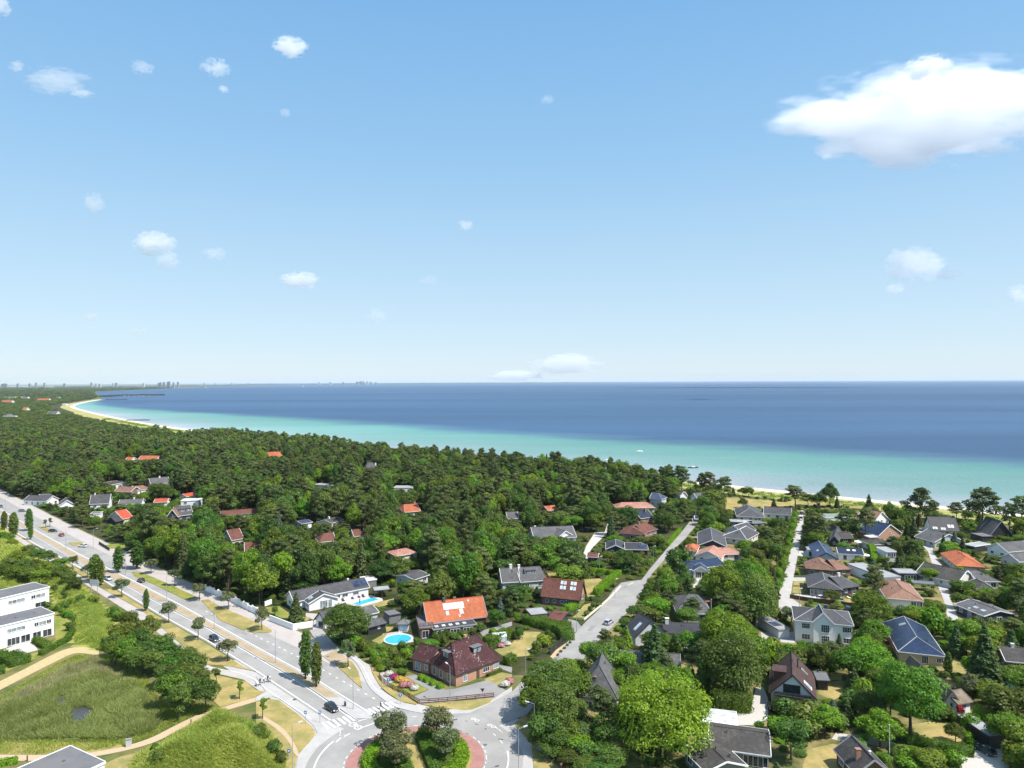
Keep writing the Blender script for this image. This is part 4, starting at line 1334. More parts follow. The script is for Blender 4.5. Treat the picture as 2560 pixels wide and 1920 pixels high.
H('garden_shed', 'black boarded shed behind the A-shaped dark red roof',
 R(t='d', ev=(420, 900, 540, 905), ze=2.6, d=5.5, rg=(405, 800, 530, 800), roof='felt_dark', wall='boards_black', trim='trim_dark', hl=0, hr=0, rise=.9, win=[]))
H('blue_tile_house', 'yellow brick house with glossy blue-black hipped tile roof',
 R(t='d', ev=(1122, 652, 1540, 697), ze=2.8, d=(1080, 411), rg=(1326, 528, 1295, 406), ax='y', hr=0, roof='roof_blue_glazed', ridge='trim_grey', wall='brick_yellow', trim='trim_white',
 win=[('f', 5.2, .2, 1.6, 2.1, 2), ('f', 9.8, .8, 1.6, 1.3, 2)], sky=[(.30, .72, 1.6, 1.8, 'trim_grey', 'pane_light')]))
H('tan_roof_house', 'cream house with tan hipped roof and glazed corner beside the narrow lane',
 R(t='d', ev=(1018, 190, 1352, 217), ze=2.8, d=(1010, 50), rg=(1177, 108, 1142, 32), ax='y', roof='roof_tan', ridge='roof_brown', wall='wall_offwhite', trim='trim_white', win=[('f', 7.0, .1, 1.6, 2.1, 1), ('f', 8.9, .1, 1.6, 2.1, 1), ('f', 10.6, .1, 1.2, 2.1, 1)]))
H('conservatory_house', 'dark grey hipped house with long glazed conservatory facing the pale lane',
 R(t='h', ev=(342, 1205, 652, 1232), ze=2.9, d=(350, 1105), rg=(505, 1140, 497, 1080), ax='y', roof='roof_slate', ridge='trim_grey', wall='wall_dark', trim='trim_dark', rise=3.6, win=[('f', .4 + 1.25 * i, .2, 1.1, 2.2, 0, 1, 'pane_light') for i in range(9)]),
 R(t='h', ev=(640, 1215, 792, 1195), ze=2.8, d=11.0, rg=(560, 1095, 700, 1110), hl=0, hr=3, roof='roof_slate', ridge='trim_grey', wall='wall_dark', trim='trim_dark', rise=3.2, chim=[(.5, .5, .8, 1.0, 'chimney_white')]))
H('low_pitch_house', 'dark house with grey low roof and blue-black fascia at the right edge of the lane',
 R(t='h', ev=(1866, 1455, 2150, 1440), ze=2.8, d=12.0, rg=(2050, 1405, 1992, 1330), ax='y', hl=0, hr=0, rise=2.6, roof='roof_grey', wall='boards_bluegrey', trim='trim_white', sky=[(.18, .2, 1.6, 1.2), (.18, .45, 1.6, 1.2)]))
H('grey_roof_house', 'low house with weathered grey roof at the right edge beside the tall spruce',
 R(t='d', ev=(2050, 735, 2420, 770), ze=2.6, d=10.0, rg=(2015, 600, 2400, 640), hl=0, hr=0, roof='roof_fibre', wall='brick_brown', chim=[(.35, .5, .7, .8, 'chimney_white')]))
H('thatched_cottage', 'white cottage with long thatched roof behind the big oak',
 R(t='d', ev=(1640, 1110, 1775, 1085), ze=2.6, d=6.0, rg=(1600, 965, 1760, 985), hl=0, hr=0, rise=3.2, roof='roof_thatch', ridge='roof_thatch', wall='wall_white', trim='roof_thatch'),
 R(t='d', ev=(1540, 1085, 1660, 1090), ze=2.6, d=(1395, 770), rg=(1560, 1000, 1420, 760), ax='y', hl=0, hr=0, rise=3.8, roof='roof_thatch', ridge='roof_thatch', wall='wall_white', trim='roof_thatch'), view=.4)
H('brown_shed_house', 'weathered brown and grey gabled cottage with brick chimney at the bottom edge',
 R(t='d', ev=(755, 1720, 1092, 1720), ze=2.7, d=9.0, rg=(925, 1590), ax='y', hl=0, hr=0, rise=3.6, roof='roof_fibre', wall='boards_brown', trim='trim_grey', chim=[(.28, .35, .9, 1.6, 'brick_red'), (.56, .3, .3, .5, 'chimney_white')]))
H('flat_shed', 'low shed with flat grey felt roof right of the oak lawn',
 R(t='d', ev=(1910, 1400, 2050, 1395), ze=2.4, d=(1880, 1195), rg=0, flat=True, roof='felt_grey', wall='boards_black', trim='trim_dark', win=[]))
# right-hand villas towards the beach
H('parasol_villa', 'black roofed L-shaped villa with white walls and three white parasols',
 R(t='h', ev=(605, 912, 832, 925), ze=2.8, d=9.0, rg=(525, 855, 830, 868), hl=0, hr=0, rise=2.8, roof='roof_black_glazed', trim='trim_white', sky=[(.38, .25, 1.2, 1.2, 'trim_white', 'felt_white'), (.6, .25, 1.2, 1.2, 'trim_white', 'felt_white')]),
 R(t='h', ev=(405, 950, 606, 962), ze=2.8, d=(500, 845), rg=(510, 905, 505, 812), ax='y', hl=0, hr=0, rise=3.4, roof='roof_blue', ridge='trim_grey', trim='trim_dark', wall='wall_lightgrey', sky=[(.2, .3, 2.6, 1.0)]))
H('brown_roof_house', 'house with broad brown hipped roof beside the pale lane',
 R(t='h', ev=(325, 1042, 600, 1062), ze=2.7, d=(330, 985), rg=(470, 985, 462, 938), ax='y', roof='roof_brown', ridge='roof_tan', wall='brick_brown', trim='trim_dark', rise=2.8),
 R(t='h', ev=(590, 1055, 728, 1048), ze=2.7, d=11.0, rg=(470, 938, 680, 990), hl=0, hr=4, rise=2.8, roof='roof_brown', ridge='roof_tan', wall='brick_brown', trim='trim_dark'))
H('flat_roof_villa', 'white villa with pale grey flat roofs behind the tan roofed house',
 R(t='h', ev=(1000, 1125, 1150, 1115), ze=3.2, d=(985, 985), rg=0, flat=True, roof='felt_grey', trim='trim_grey', wall='wall_white', win=[]),
 R(t='h', ev=(1130, 1085, 1305, 1090), ze=2.9, d=6.5, rg=0, flat=True, roof='felt_grey', trim='trim_grey', wall='wall_dark', win=[('f', 2, .2, 4, 2.2, 3)]),
 R(t='h', ev=(1255, 1170, 1440, 1185), ze=2.5, d=3.5, rg=0, flat=True, roof='felt_dark', trim='trim_grey', wall='boards_black', open=True))
H('white_gable_house', 'white gabled house with tan roof near the beach',
 R(t='h', ev=(918, 640, 1056, 622), ze=3.6, d=11.0, rg=(985, 545), ax='y', hl=0, hr=0, rise=4.6, roof='roof_tan', wall='wall_white', win=[('f', 2.4, 2.9, 1.3, 1.2, 1), ('f', 5, 2.9, 1.3, 1.2, 1), ('f', 1.5, .4, 2.2, 1.8, 1)]))
H('brick_gable_house', 'red brick gabled house with dark blue roof and white bargeboards',
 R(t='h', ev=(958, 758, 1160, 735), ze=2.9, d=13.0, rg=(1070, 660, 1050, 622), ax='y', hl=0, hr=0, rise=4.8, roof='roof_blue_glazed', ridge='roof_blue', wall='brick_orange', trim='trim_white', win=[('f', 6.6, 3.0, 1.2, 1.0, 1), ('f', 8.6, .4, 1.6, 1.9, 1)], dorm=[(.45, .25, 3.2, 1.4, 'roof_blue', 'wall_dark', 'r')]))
H('white_flat_extension', 'white flat roofed garden room left of the red brick gable',
 R(t='h', ev=(875, 775, 955, 772), ze=2.6, d=4.0, rg=0, flat=True, roof='felt_white', wall='brick_red', win=[]))
H('beach_house', 'tall black roofed beach house with white end wall and chimney strip',
 R(t='h', ev=(1412, 715, 1660, 722), ze=3.0, d=10.0, rg=(1412, 590, 1650, 600), hl=0, hr=0, rise=7, roof='roof_black', wall='wall_white', trim='trim_dark', sky=[(.08, .06, 2.0, 1.2, 'trim_white', 'felt_white'), (.36, .04, 2.0, 1.2, 'trim_white', 'felt_white'), (.62, .12, 1.2, 1.6, 'trim_white', 'felt_white'), (.74, .12, 1.2, 1.6, 'trim_white', 'felt_white')], chim=[(.93, .5, 1.0, .6, 'chimney_dark')]))
H('grey_roof_house', 'grey roofed house in front of the tall black roofed beach house',
 R(t='h', ev=(1440, 815, 1690, 800), ze=2.7, d=12.0, rg=(1520, 760, 1580, 705), ax='y', hr=0, rise=3.6, roof='roof_grey', wall='wall_lightgrey'),
 R(t='h', ev=(1690, 835, 1785, 855), ze=2.6, d=11.0, rg=0, flat=True, roof='felt_grey', wall='boards_black', win=[]), view=.4)
H('a_frame_house', 'dark A-frame house with low side wings by the beach',
 R(t='h', ev=(1915, 760, 2125, 762), ze=1.2, d=12.0, rg=(2000, 632), ax='y', hl=0, hr=0, rise=8, roof='roof_grey', wall='boards_black', trim='trim_grey', win=[]),
 R(t='h', ev=(1850, 770, 1960, 768), ze=2.4, d=8.0, rg=0, flat=True, roof='felt_dark', wall='boards_black', trim='trim_dark', win=[]))
H('grey_roof_house', 'two-part grey roofed house at the right edge above the orange hipped roof',
 R(t='h', ev=(2070, 900, 2300, 880), ze=3.2, d=10.0, rg=(2060, 800, 2260, 808), hl=0, hr=0, rise=3.4, roof='roof_grey', wall='wall_white', trim='trim_white'),
 R(t='h', ev=(2170, 985, 2330, 975), ze=3.0, d=9.0, rg=(2150, 905, 2300, 905), hl=0, hr=0, rise=3.0, roof='roof_grey', wall='wall_lightgrey'))
H('orange_hip_house', 'house with bright orange hipped tile roof right of the narrow lane',
 R(t='h', ev=(1622, 1018, 1892, 1035), ze=2.7, d=(1565, 912), rg=(1755, 945, 1700, 893), ax='y', hr=2.5, rise=3.2, roof='roof_orange', ridge='roof_orange', wall='wall_offwhite', trim='trim_dark'))
H('grey_hip_house', 'rambling house with grey hipped roofs below the orange hipped roof',
 R(t='h', ev=(1640, 1165, 1800, 1110), ze=2.7, d=15.0, rg=(1760, 1080, 1715, 1012), ax='y', hr=0, rise=3.2, roof='roof_fibre', wall='wall_offwhite'),
 R(t='h', ev=(1800, 1150, 2012, 1155), ze=2.7, d=11.0, rg=(1760, 1035, 1960, 1085), hl=0, hr=5, rise=3.0, roof='roof_grey', wall='wall_offwhite'),
 R(t='h', ev=(1815, 1225, 1990, 1235), ze=2.6, d=10.0, rg=(1880, 1150, 1900, 1120), ax='y', rise=2.6, roof='roof_fibre', wall='wall_offwhite'), view=.4)
H('flat_green_house', 'low house with flat grey-green roof near the dunes',
 R(t='h', ev=(495, 605, 700, 603), ze=2.8, d=10.0, rg=0, flat=True, roof='felt_green', wall='wall_white', chim=[(.12, .7, .9, 1.0, 'chimney_dark')]))
H('grey_roof_house', 'small grey roofed house partly behind the pine beside the pale lane',
 R(t='h', ev=(505, 705, 605, 702), ze=2.6, d=7.0, rg=(505, 660, 590, 660), hl=0, hr=0, rise=2, roof='roof_fibre', wall='wall_dark', trim='trim_grey'))
H('grey_roof_house', 'dark grey L-shaped house behind the black roofed villa with parasols',
 R(t='h', ev=(530, 800, 615, 808), ze=2.6, d=(530, 715), rg=(570, 760, 555, 705), ax='y', hl=0, hr=0, rise=2.6, roof='roof_slate', wall='wall_dark', trim='trim_grey'),
 R(t='h', ev=(610, 778, 738, 778), ze=2.6, d=7.0, rg=(580, 728, 735, 728), hl=0, hr=0, rise=2, roof='roof_fibre', wall='boards_brown', trim='trim_grey'))
H('garage', 'small white flat garage beside the pale lane at the parasol villa',
 R(t='h', ev=(345, 885, 405, 888), ze=2.6, d=6.0, rg=0, flat=True, roof='felt_grey', wall='wall_lightgrey', trim='trim_grey', win=[('f', .8, .1, 2.6, 2.1, 0)]))
H('flat_roof_house', 'low house between the trees behind the grey villa with flat roofs',
 R(t='h', ev=(885, 835, 1060, 830), ze=2.7, d=10.0, rg=(930, 790, 1010, 785), rise=2, roof='roof_fibre', wall='wall_offwhite'), view=.4)
H('balcony_house', 'pale house with white balcony frame behind the bare pine',
 R(t='h', ev=(1020, 900, 1110, 900), ze=4.8, d=8.0, rg=0, flat=True, roof='felt_grey', wall='wall_offwhite', win=[('f', .6, 2.8, 2.4, 1.6, 2), ('f', 4, 2.8, 2, 1.6, 1)]), view=.4)
# centre: between the side street and the pale lane
H('dark_hip_complex', 'large dark grey villa with white ridge lines and joined hipped roofs',
 R(t='g', ev=(1605, 842, 1860, 855), ze=2.8, d=(1700, 735), rg=(1770, 800, 1745, 732), ax='y', hr=0, rise=3.6, roof='roof_slate', ridge='trim_grey', wall='wall_dark'),
 R(t='g', ev=(1800, 765, 2030, 795), ze=2.8, d=(1760, 690), rg=(1870, 690, 1850, 636), ax='y', hr=0, rise=4.2, roof='roof_slate', ridge='trim_white', wall='wall_offwhite', trim='trim_white'),
 R(t='g', ev=(2000, 740, 2112, 705), ze=2.8, d=10.0, rg=(1880, 640, 2060, 650), hl=0, rise=3.0, roof='roof_slate', ridge='trim_white', wall='wall_offwhite', trim='trim_white'))
H('flat_roof_house', 'house with flat grey roof and domed skylights behind the dark hipped villa',
 R(t='g', ev=(1880, 640, 2080, 650), ze=2.9, d=7.0, rg=0, flat=True, roof='felt_grey', trim='trim_grey', wall='wall_dark', sky=[(.35, .3, 1, 1.4, 'trim_white', 'felt_white'), (.6, .3, 1, 1.4, 'trim_white', 'felt_white')]),
 R(t='g', ev=(2080, 655, 2195, 650), ze=2.9, d=6.0, rg=0, flat=True, roof='felt_dark', trim='trim_grey', wall='wall_dark'))
H('grey_hip_house', 'grey hipped house beside the wide dry lawn near the beach',
 R(t='g', ev=(1940, 590, 2185, 600), ze=2.8, d=(1945, 530), rg=(2030, 520, 2020, 487), ax='y', hr=0, rise=3.6, roof='roof_slate', ridge='trim_grey', wall='wall_offwhite'),
 R(t='h', ev=(-40, 565, 205, 580), ze=2.8, d=10.0, rg=(-160, 505, 140, 500), hl=0, hr=0, rise=3.0, roof='roof_slate', wall='wall_offwhite', trim='trim_white'))
H('pink_roof_house', 'long house with pale pink tile roof right of the side street',
 R(t='g', ev=(1575, 930, 1810, 955), ze=2.7, d=(1600, 870), rg=(1720, 895, 1700, 840), ax='y', hr=1, rise=3.0, roof='roof_pink', ridge='roof_tan', wall='wall_offwhite'),
 R(t='g', ev=(1800, 920, 1992, 915), ze=2.7, d=9.0, rg=(1700, 845, 1930, 872), hl=0, hr=4, rise=2.6, roof='roof_pink', ridge='roof_tan', wall='wall_offwhite'))
H('garage', 'garage with bright orange hipped roof left of the pale pink roof',
 R(t='g', ev=(1478, 882, 1600, 892), ze=2.6, d=(1500, 835), rg=(1540, 850, 1535, 823), ax='y', hl=2, hr=2, rise=2.2, roof='roof_orange', wall='wall_offwhite'))
H('portico_house', 'house with dark blue tile roof and white pillared porch',
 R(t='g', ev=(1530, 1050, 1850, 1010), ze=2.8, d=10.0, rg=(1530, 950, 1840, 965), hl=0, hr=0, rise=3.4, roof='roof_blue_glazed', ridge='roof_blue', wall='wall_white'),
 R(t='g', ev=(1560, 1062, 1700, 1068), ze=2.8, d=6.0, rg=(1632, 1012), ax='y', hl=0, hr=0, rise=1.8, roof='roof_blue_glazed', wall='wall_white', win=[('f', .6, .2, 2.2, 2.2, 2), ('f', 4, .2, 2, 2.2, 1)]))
H('grey_complex_house', 'grey roofed house with several gables left of the short pale side lane',
 R(t='g', ev=(190, 785, 560, 770), ze=2.8, d=(140, 720), rg=(280, 660, 480, 655), hl=0, hr=0, rise=3.6, roof='roof_grey', wall='wall_white', chim=[(.12, .6, .8, .9, 'chimney_white')]),
 R(t='g', ev=(385, 785, 545, 760), ze=2.8, d=9.0, rg=(430, 680), ax='y', hl=0, hr=0, rise=3, roof='roof_grey', wall='wall_white'), view=.4)
H('redbrown_hip_house', 'house with red-brown hipped roof in the middle of the garden quarter',
 R(t='g', ev=(928, 735, 1150, 750), ze=2.8, d=(960, 690), rg=(1095, 690, 1092, 618), ax='y', hr=2, rise=3.6, roof='roof_redbrown', ridge='roof_brown', wall='brick_red', trim='trim_grey'),
 R(t='g', ev=(1140, 735, 1262, 700), ze=2.8, d=9.0, rg=(1092, 625, 1210, 660), hl=0, hr=4, rise=3.2, roof='roof_redbrown', wall='brick_red', trim='trim_grey', chim=[(.2, .5, .8, 1.1, 'brick_red')]))
H('solar_roof_house', 'low black roofed house with solar panels between the side street and side lane',
 R(t='g', ev=(808, 875, 985, 880), ze=2.6, d=(830, 815), rg=(920, 835, 915, 785), ax='y', hr=2, rise=2.8, roof='roof_black', ridge='trim_grey', wall='wall_dark', solar=[(.2, .35, 3, 1.6)]),
 R(t='g', ev=(975, 875, 1182, 880), ze=2.6, d=9.0, rg=(930, 800, 1130, 835), hl=0, hr=3, rise=2.4, roof='roof_black', ridge='trim_grey', wall='wall_dark', solar=[(.55, .2, 2.6, 1.6), (.78, .2, 1.8, 1.6)]), view=.35)
H('garden_shed', 'brown shed with red roof beside the short pale side lane',
 R(t='g', ev=(645, 940, 745, 945), ze=2.4, d=6.0, rg=(660, 905, 750, 908), hl=0, hr=0, rise=1.4, roof='roof_redbrown', wall='boards_brown'))
H('pink_roof_house', 'long pale red roofed house behind the pines near the beach',
 R(t='g', ev=(905, 520, 1240, 515), ze=2.7, d=12.0, rg=(960, 470, 1200, 465), hl=4, hr=4, rise=2.8, roof='roof_pink', ridge='roof_tan', wall='wall_offwhite'), view=.4)
H('dark_roof_house', 'dark roofed house with brick chimney behind the red-brown hipped roof',
 R(t='g', ev=(1110, 610, 1225, 595), ze=3.2, d=10.0, rg=(1095, 535, 1210, 530), hl=0, hr=0, rise=4, roof='roof_black_glazed', wall='brick_red', chim=[(.75, .4, .9, 1.6, 'brick_red')]))
H('blue_roof_house', 'pale house with slate blue hipped roof close to the beach',
 R(t='g', ev=(1185, 435, 1295, 445), ze=4.6, d=9.0, rg=(1215, 370, 1265, 375), rise=2.8, roof='roof_blue', ridge='trim_grey', wall='wall_lightgrey'))
H('white_beach_house', 'white walled beach house beneath the group of pines',
 R(t='g', ev=(1452, 415, 1520, 410), ze=3.8, d=9.0, rg=(1488, 375), ax='y', hl=0, hr=0, rise=3, roof='roof_grey', wall='wall_white'),
 R(t='g', ev=(1535, 425, 1600, 440), ze=3.6, d=10.0, rg=(1570, 385), ax='y', hl=0, hr=0, rise=3, roof='roof_grey', wall='wall_white'), view=.4)
# left side along the boulevard
H('white_house', 'white house with grey hipped roofs farthest left beside the boulevard',
 R(t='e', ev=(195, 455, 400, 462), ze=2.8, d=10.0, rg=(250, 410, 350, 405), hr=0, rise=3, roof='roof_slate', trim='trim_white'),
 R(t='e', ev=(330, 440, 455, 432), ze=2.8, d=9.0, rg=(330, 395, 430, 398), hl=0, hr=2, rise=3, roof='roof_grey', trim='trim_white'))
H('white_house', 'white gabled house with grey roof, second from the left beside the boulevard',
 R(t='e', ev=(505, 500, 650, 488), ze=3.0, d=(430, 478), rg=(575, 452, 500, 432), ax='y', hl=0, hr=0, rise=3, roof='roof_slate', trim='trim_white', win=[('l', 2, 1, 1.4, 1.2), ('l', 6, 1, 1.4, 1.2), ('l', 10, 1, 1.4, 1.2)]))
H('white_house', 'white house with steep dark grey roof left of the small orange roof',
 R(t='e', ev=(770, 487, 945, 478), ze=3.0, d=9.5, rg=(750, 405, 925, 390), hl=0, hr=0, rise=5, roof='roof_slate', chim=[(.2, .5, .7, .8, 'chimney_white')]))
H('orange_gable_house', 'cream gabled house with bright orange roof beside the boulevard',
 R(t='e', ev=(930, 603, 1060, 615), ze=3.2, d=(865, 570), rg=(990, 545, 905, 530), ax='y', hl=0, hr=0, rise=4.2, roof='roof_red', wall='wall_cream', win=[('f', 2.4, 3.2, 1.0, 1.1), ('f', 4.5, .9, 2, 1.3)]),
 R(t='e', ev=(915, 635, 1000, 640), ze=2.6, d=6.0, rg=(955, 600), ax='y', hl=0, hr=0, rise=2.4, roof='roof_black', wall='boards_black', trim='trim_dark', win=[]),
 R(t='e', ev=(775, 575, 865, 570), ze=2.7, d=7.0, rg=0, flat=True, roof='felt_dark', wall='wall_white'))
H('black_wood_house', 'black wooden house with white trimmed gable and two white dormers',
 R(t='e', ev=(1520, 590, 1670, 572), ze=3.6, d=9.0, rg=(1475, 510, 1645, 495), hl=0, hr=0, rise=4.6, roof='roof_slate', wall='boards_bluegrey', dorm=[(.4, .2, 2.2, 1.4, 'roof_slate', 'wall_white', 'f'), (.8, .2, 2.2, 1.4, 'roof_slate', 'wall_white', 'f')]),
 R(t='e', ev=(1435, 600, 1540, 597), ze=3.4, d=12.0, rg=(1487, 530), ax='y', hl=0, hr=0, rise=4.4, roof='roof_brown', wall='boards_bluegrey', win=[('f', 2.6, 3.4, 1.6, 1.3, 1), ('f', 1.5, .8, 1.3, 1.3)]))
H('brown_hip_house', 'house with brown hipped roof behind the bright green trees left of centre',
 R(t='e', ev=(980, 378, 1130, 380), ze=2.7, d=11.0, rg=(1040, 338, 1120, 330), hr=0, rise=2.8, roof='roof_brown', ridge='roof_brown', wall='brick_brown', trim='trim_white'),
 R(t='e', ev=(1130, 372, 1300, 352), ze=2.7, d=9.0, rg=(1120, 330, 1250, 325), hl=0, hr=3, rise=2.6, roof='roof_brown', wall='wall_white', trim='trim_white', chim=[(.2, .4, .8, .8, 'chimney_white')]))
H('grey_roof_house', 'grey gabled house with white chimney behind the small orange roof',
 R(t='e', ev=(1015, 490, 1225, 480), ze=2.8, d=11.0, rg=(1035, 450, 1210, 435), hl=0, hr=0, rise=3.4, roof='roof_grey', chim=[(.6, .5, .8, .9, 'chimney_white')]), view=.4)
H('long_red_roof_house', 'long low house with red-brown roof left of centre in the trees',
 R(t='e', ev=(1905, 585, 2230, 560), ze=2.7, d=12.0, rg=(1900, 550, 2230, 515), hl=0, hr=0, rise=2.6, roof='roof_redbrown', wall='wall_offwhite', trim='trim_grey'), view=.4)
H('steep_grey_house', 'steep pale grey gabled roof rising from the wood left of centre',
 R(t='e', ev=(1300, 315, 1470, 300), ze=3.0, d=10.0, rg=(1288, 262, 1450, 248), hl=0, hr=0, rise=5, roof='roof_grey', wall='wall_white', trim='trim_white', chim=[(.55, .5, .9, .9, 'chimney_white')]), view=.4)
H('grey_roof_house', 'narrow grey gable in the wood left of the steep pale roof',
 R(t='e', ev=(895, 300, 965, 318), ze=2.8, d=12.0, rg=(905, 255, 955, 300), hl=0, hr=0, rise=4, roof='roof_fibre', wall='wall_white', trim='trim_white'), view=.4)
H('orange_roof_house', 'long orange roofed house deep in the wood below the far bay',
 R(t='e', ev=(1190, 98, 1355, 98), ze=2.8, d=11.0, rg=(1190, 64, 1345, 68), hl=0, hr=0, rise=3.6, roof='roof_orange', wall='wall_white'), R(t='e', ev=(1075, 105, 1135, 105), ze=2.8, d=10.0, rg=(1080, 78, 1130, 78), hl=0, hr=0, rise=3.4, roof='roof_orange', wall='wall_white'), view=.4)
H('orange_roof_house', 'house with low orange roof strip behind the black wooden house',
 R(t='e', ev=(1325, 470, 1445, 465), ze=2.8, d=9.0, rg=(1340, 440, 1440, 435), hl=0, hr=0, rise=2.4, roof='roof_red', wall='wall_white'), R(t='e', ev=(1610, 420, 1700, 405), ze=2.8, d=8.0, rg=(1610, 392, 1690, 380), hl=0, hr=0, rise=2.4, roof='roof_red', wall='wall_white'), view=.4)
H('white_box_house', 'white flat roofed cube behind the black wooden house with dormers',
 R(t='e', ev=(1560, 460, 1720, 455), ze=5.4, d=8.0, rg=0, flat=True, roof='felt_white', wall='wall_white'), view=.4)
H('orange_roof_house', 'orange hipped roof showing in the middle of the wood',
 R(t='f', ev=(1278, 555, 1425, 545), ze=2.8, d=(1255, 500), rg=(1298, 492, 1400, 475), hl=2, hr=0, rise=3.6, roof='roof_orange', ridge='roof_pink', wall='wall_offwhite', chim=[(.86, .5, 1.0, 1.0, 'brick_orange')]), view=.25)
H('brown_roof_house', 'brown gabled roof between dense trees behind the pool villa',
 R(t='f', ev=(545, 815, 690, 800), ze=2.8, d=10.0, rg=(590, 735, 680, 728), hl=3, hr=0, rise=4, roof='roof_redbrown', wall='wall_offwhite', trim='trim_white'), view=.4)
H('brown_roof_house', 'small brown gable deep in the trees left of the round pink roof',
 R(t='f', ev=(845, 765, 945, 755), ze=2.8, d=10.0, rg=(850, 705, 930, 695), hl=0, hr=2, rise=4, roof='roof_redbrown', wall='wall_offwhite', trim='trim_white'), view=.4)
H('pink_roof_house', 'pale pink hipped roof among trees behind the bright green maple',
 R(t='f', ev=(1210, 935, 1400, 905), ze=2.7, d=10.0, rg=(1250, 870, 1380, 855), hl=3, hr=3, rise=3, roof='roof_pink', wall='wall_offwhite'), view=.25)
H('grey_roof_house', 'grey beach villa with tall white chimney at the edge of the wood',
 R(t='f', ev=(945, 178, 1050, 172), ze=3.0, d=10.0, rg=(960, 112, 1020, 108), hl=3, hr=3, rise=4.5, roof='roof_slate', wall='wall_white', chim=[(.93, .4, 1.2, 2.6, 'chimney_white')]), view=.4)
H('orange_roof_house', 'bright orange roof with wings deep in the wood near the beach',
 R(t='f', ev=(95, 75, 230, 70), ze=3.0, d=11.0, rg=(110, 32, 225, 28), hl=0, hr=0, rise=4, roof='roof_orange', wall='brick_orange'), view=.4)
H('blue_grey_house', 'blue-grey roof among the trees above the pool villa',
 R(t='f', ev=(392, 655, 490, 640), ze=2.8, d=9.0, rg=(392, 628, 480, 615), hl=0, hr=0, rise=3, roof='roof_blue', wall='wall_white'), view=.4)
H('grey_roof_house', 'pale grey gabled roof in the wood left of the blue conifer',
 R(t='f', ev=(655, 650, 760, 620), ze=2.8, d=10.0, rg=(680, 592, 755, 580), hl=0, hr=0, rise=4, roof='roof_fibre', wall='wall_white', chim=[(.4, .5, .9, .9, 'chimney_white')]), view=.4)
H('grey_roof_house', 'plain grey roof half hidden behind the bright green maple',
 R(t='f', ev=(1365, 1140, 1500, 1095), ze=2.8, d=10.0, rg=(1345, 1068, 1500, 1035), hl=0, hr=0, rise=4, roof='roof_slate', wall='wall_lightgrey', trim='trim_white'), view=.4)
H('brown_roof_house', 'dark brown roof beside the leafy garden left of the pool villa',
 R(t='f', ev=(-100, 905, 70, 890), ze=2.8, d=10.0, rg=(-80, 815, 60, 800), hl=0, hr=2, rise=4.5, roof='roof_redbrown', wall='wall_white', trim='trim_white'), view=.4)
H('brown_roof_house', 'steep brown gable by the tall trees right of the black wooden house',
 R(t='e', ev=(2000, 800, 2110, 780), ze=3.2, d=9.0, rg=(2010, 700, 2090, 690), hl=0, hr=0, rise=5, roof='roof_redbrown', wall='wall_offwhite'), view=.4)
H('orange_roof_house', 'orange roof fragment behind trees left of the grey complex roof',
 R(t='g', ev=(310, 540, 400, 530), ze=3.0, d=8.0, rg=(320, 500, 395, 490), hl=0, hr=0, rise=3, roof='roof_orange', wall='brick_orange'), view=.4)
H('grey_roof_house', 'pale grey roof at the left edge of the garden quarter in the trees',
 R(t='g', ev=(-40, 612, 62, 608), ze=2.8, d=9.0, rg=(-40, 552, 60, 548), hl=0, hr=0, rise=3, roof='roof_grey', wall='wall_white'), view=.4)
for q, lb in (((500, 318, 600, 325), 'low white house with pale roof deep in the wood below the treeline'), ((1190, 345, 1350, 345), 'long white flat house deep in the wood behind the orange hipped roof')):
 H('white_house', lb, R(t='f', ev=q, ze=3.0, d=9.0, rg=0, flat=True, roof='felt_grey', wall='wall_white'), view=.4)
H('white_house', 'white house at the left edge of the picture below the far town',
 R(t='k', ev=(10, 485, 130, 485), ze=3.4, d=12.0, rg=0, flat=True, roof='felt_white', wall='wall_white'), R(t='k', ev=(60, 470, 110, 468), ze=5.4, d=10.0, rg=0, flat=True, roof='felt_dark', wall='wall_dark'), view=.4)
H('apartment_block', 'row of pale apartment blocks above the wood at the far left',
 *[R(t='k', ev=(x, 318, x + 45, 318), ze=14.0, d=14.0, rg=0, flat=True, roof='felt_grey', wall='wall_offwhite', win=[('f', 3 + 6 * i, 2 + 4 * j, 4, 2, 1) for i in range(4) for j in range(3)]) for x in (30, 85, 140, 195)], view=.4)
# ------------------------------------------------------------------ plants: leaf materials, prototypes, copies
leafmat('leaf_mid', (.050, .098, .010), (.190, .300, .030), .36, .28)
leafmat('leaf_bright', (.070, .145, .010), (.215, .380, .028), .38, .15, .02)
leafmat('leaf_dark', (.040, .076, .014), (.142, .230, .036), .36, .3)
leafmat('leaf_olive', (.046, .078, .013), (.158, .235, .042), .34)
leafmat('leaf_yellow', (.095, .170, .012), (.320, .450, .040), .4, .1, .015)
leafmat('leaf_grey', (.062, .082, .030), (.175, .215, .086), .28, .12)
leafmat('leaf_pine', (.046, .070, .020), (.158, .205, .060), .32, .32, .025)
leafmat('leaf_spruce', (.026, .048, .014), (.100, .150, .046), .25, .25)
leafmat('leaf_blue', (.060, .085, .070), (.150, .205, .170), .2, .1, .01)
leafmat('leaf_purple', (.040, .015, .020), (.110, .045, .050), .25, .1, .01)
leafmat('leaf_red', (.30, .012, .040), (.55, .045, .10), .25, .1, .01)
leafmat('hedge_bright', (.095, .200, .008), (.235, .420, .022), .3, .08, .01)
leafmat('hedge_green', (.046, .090, .010), (.145, .235, .028), .3, .12, .015)
leafmat('grass_long', (.150, .260, .026), (.540, .570, .150), .5, .08, .01)
leafmat('grass_reed', (.165, .205, .055), (.360, .430, .145), .5, .08, .01)
leafmat('grass_plume', (.30, .29, .14), (.56, .52, .30), .45, .05, .01)
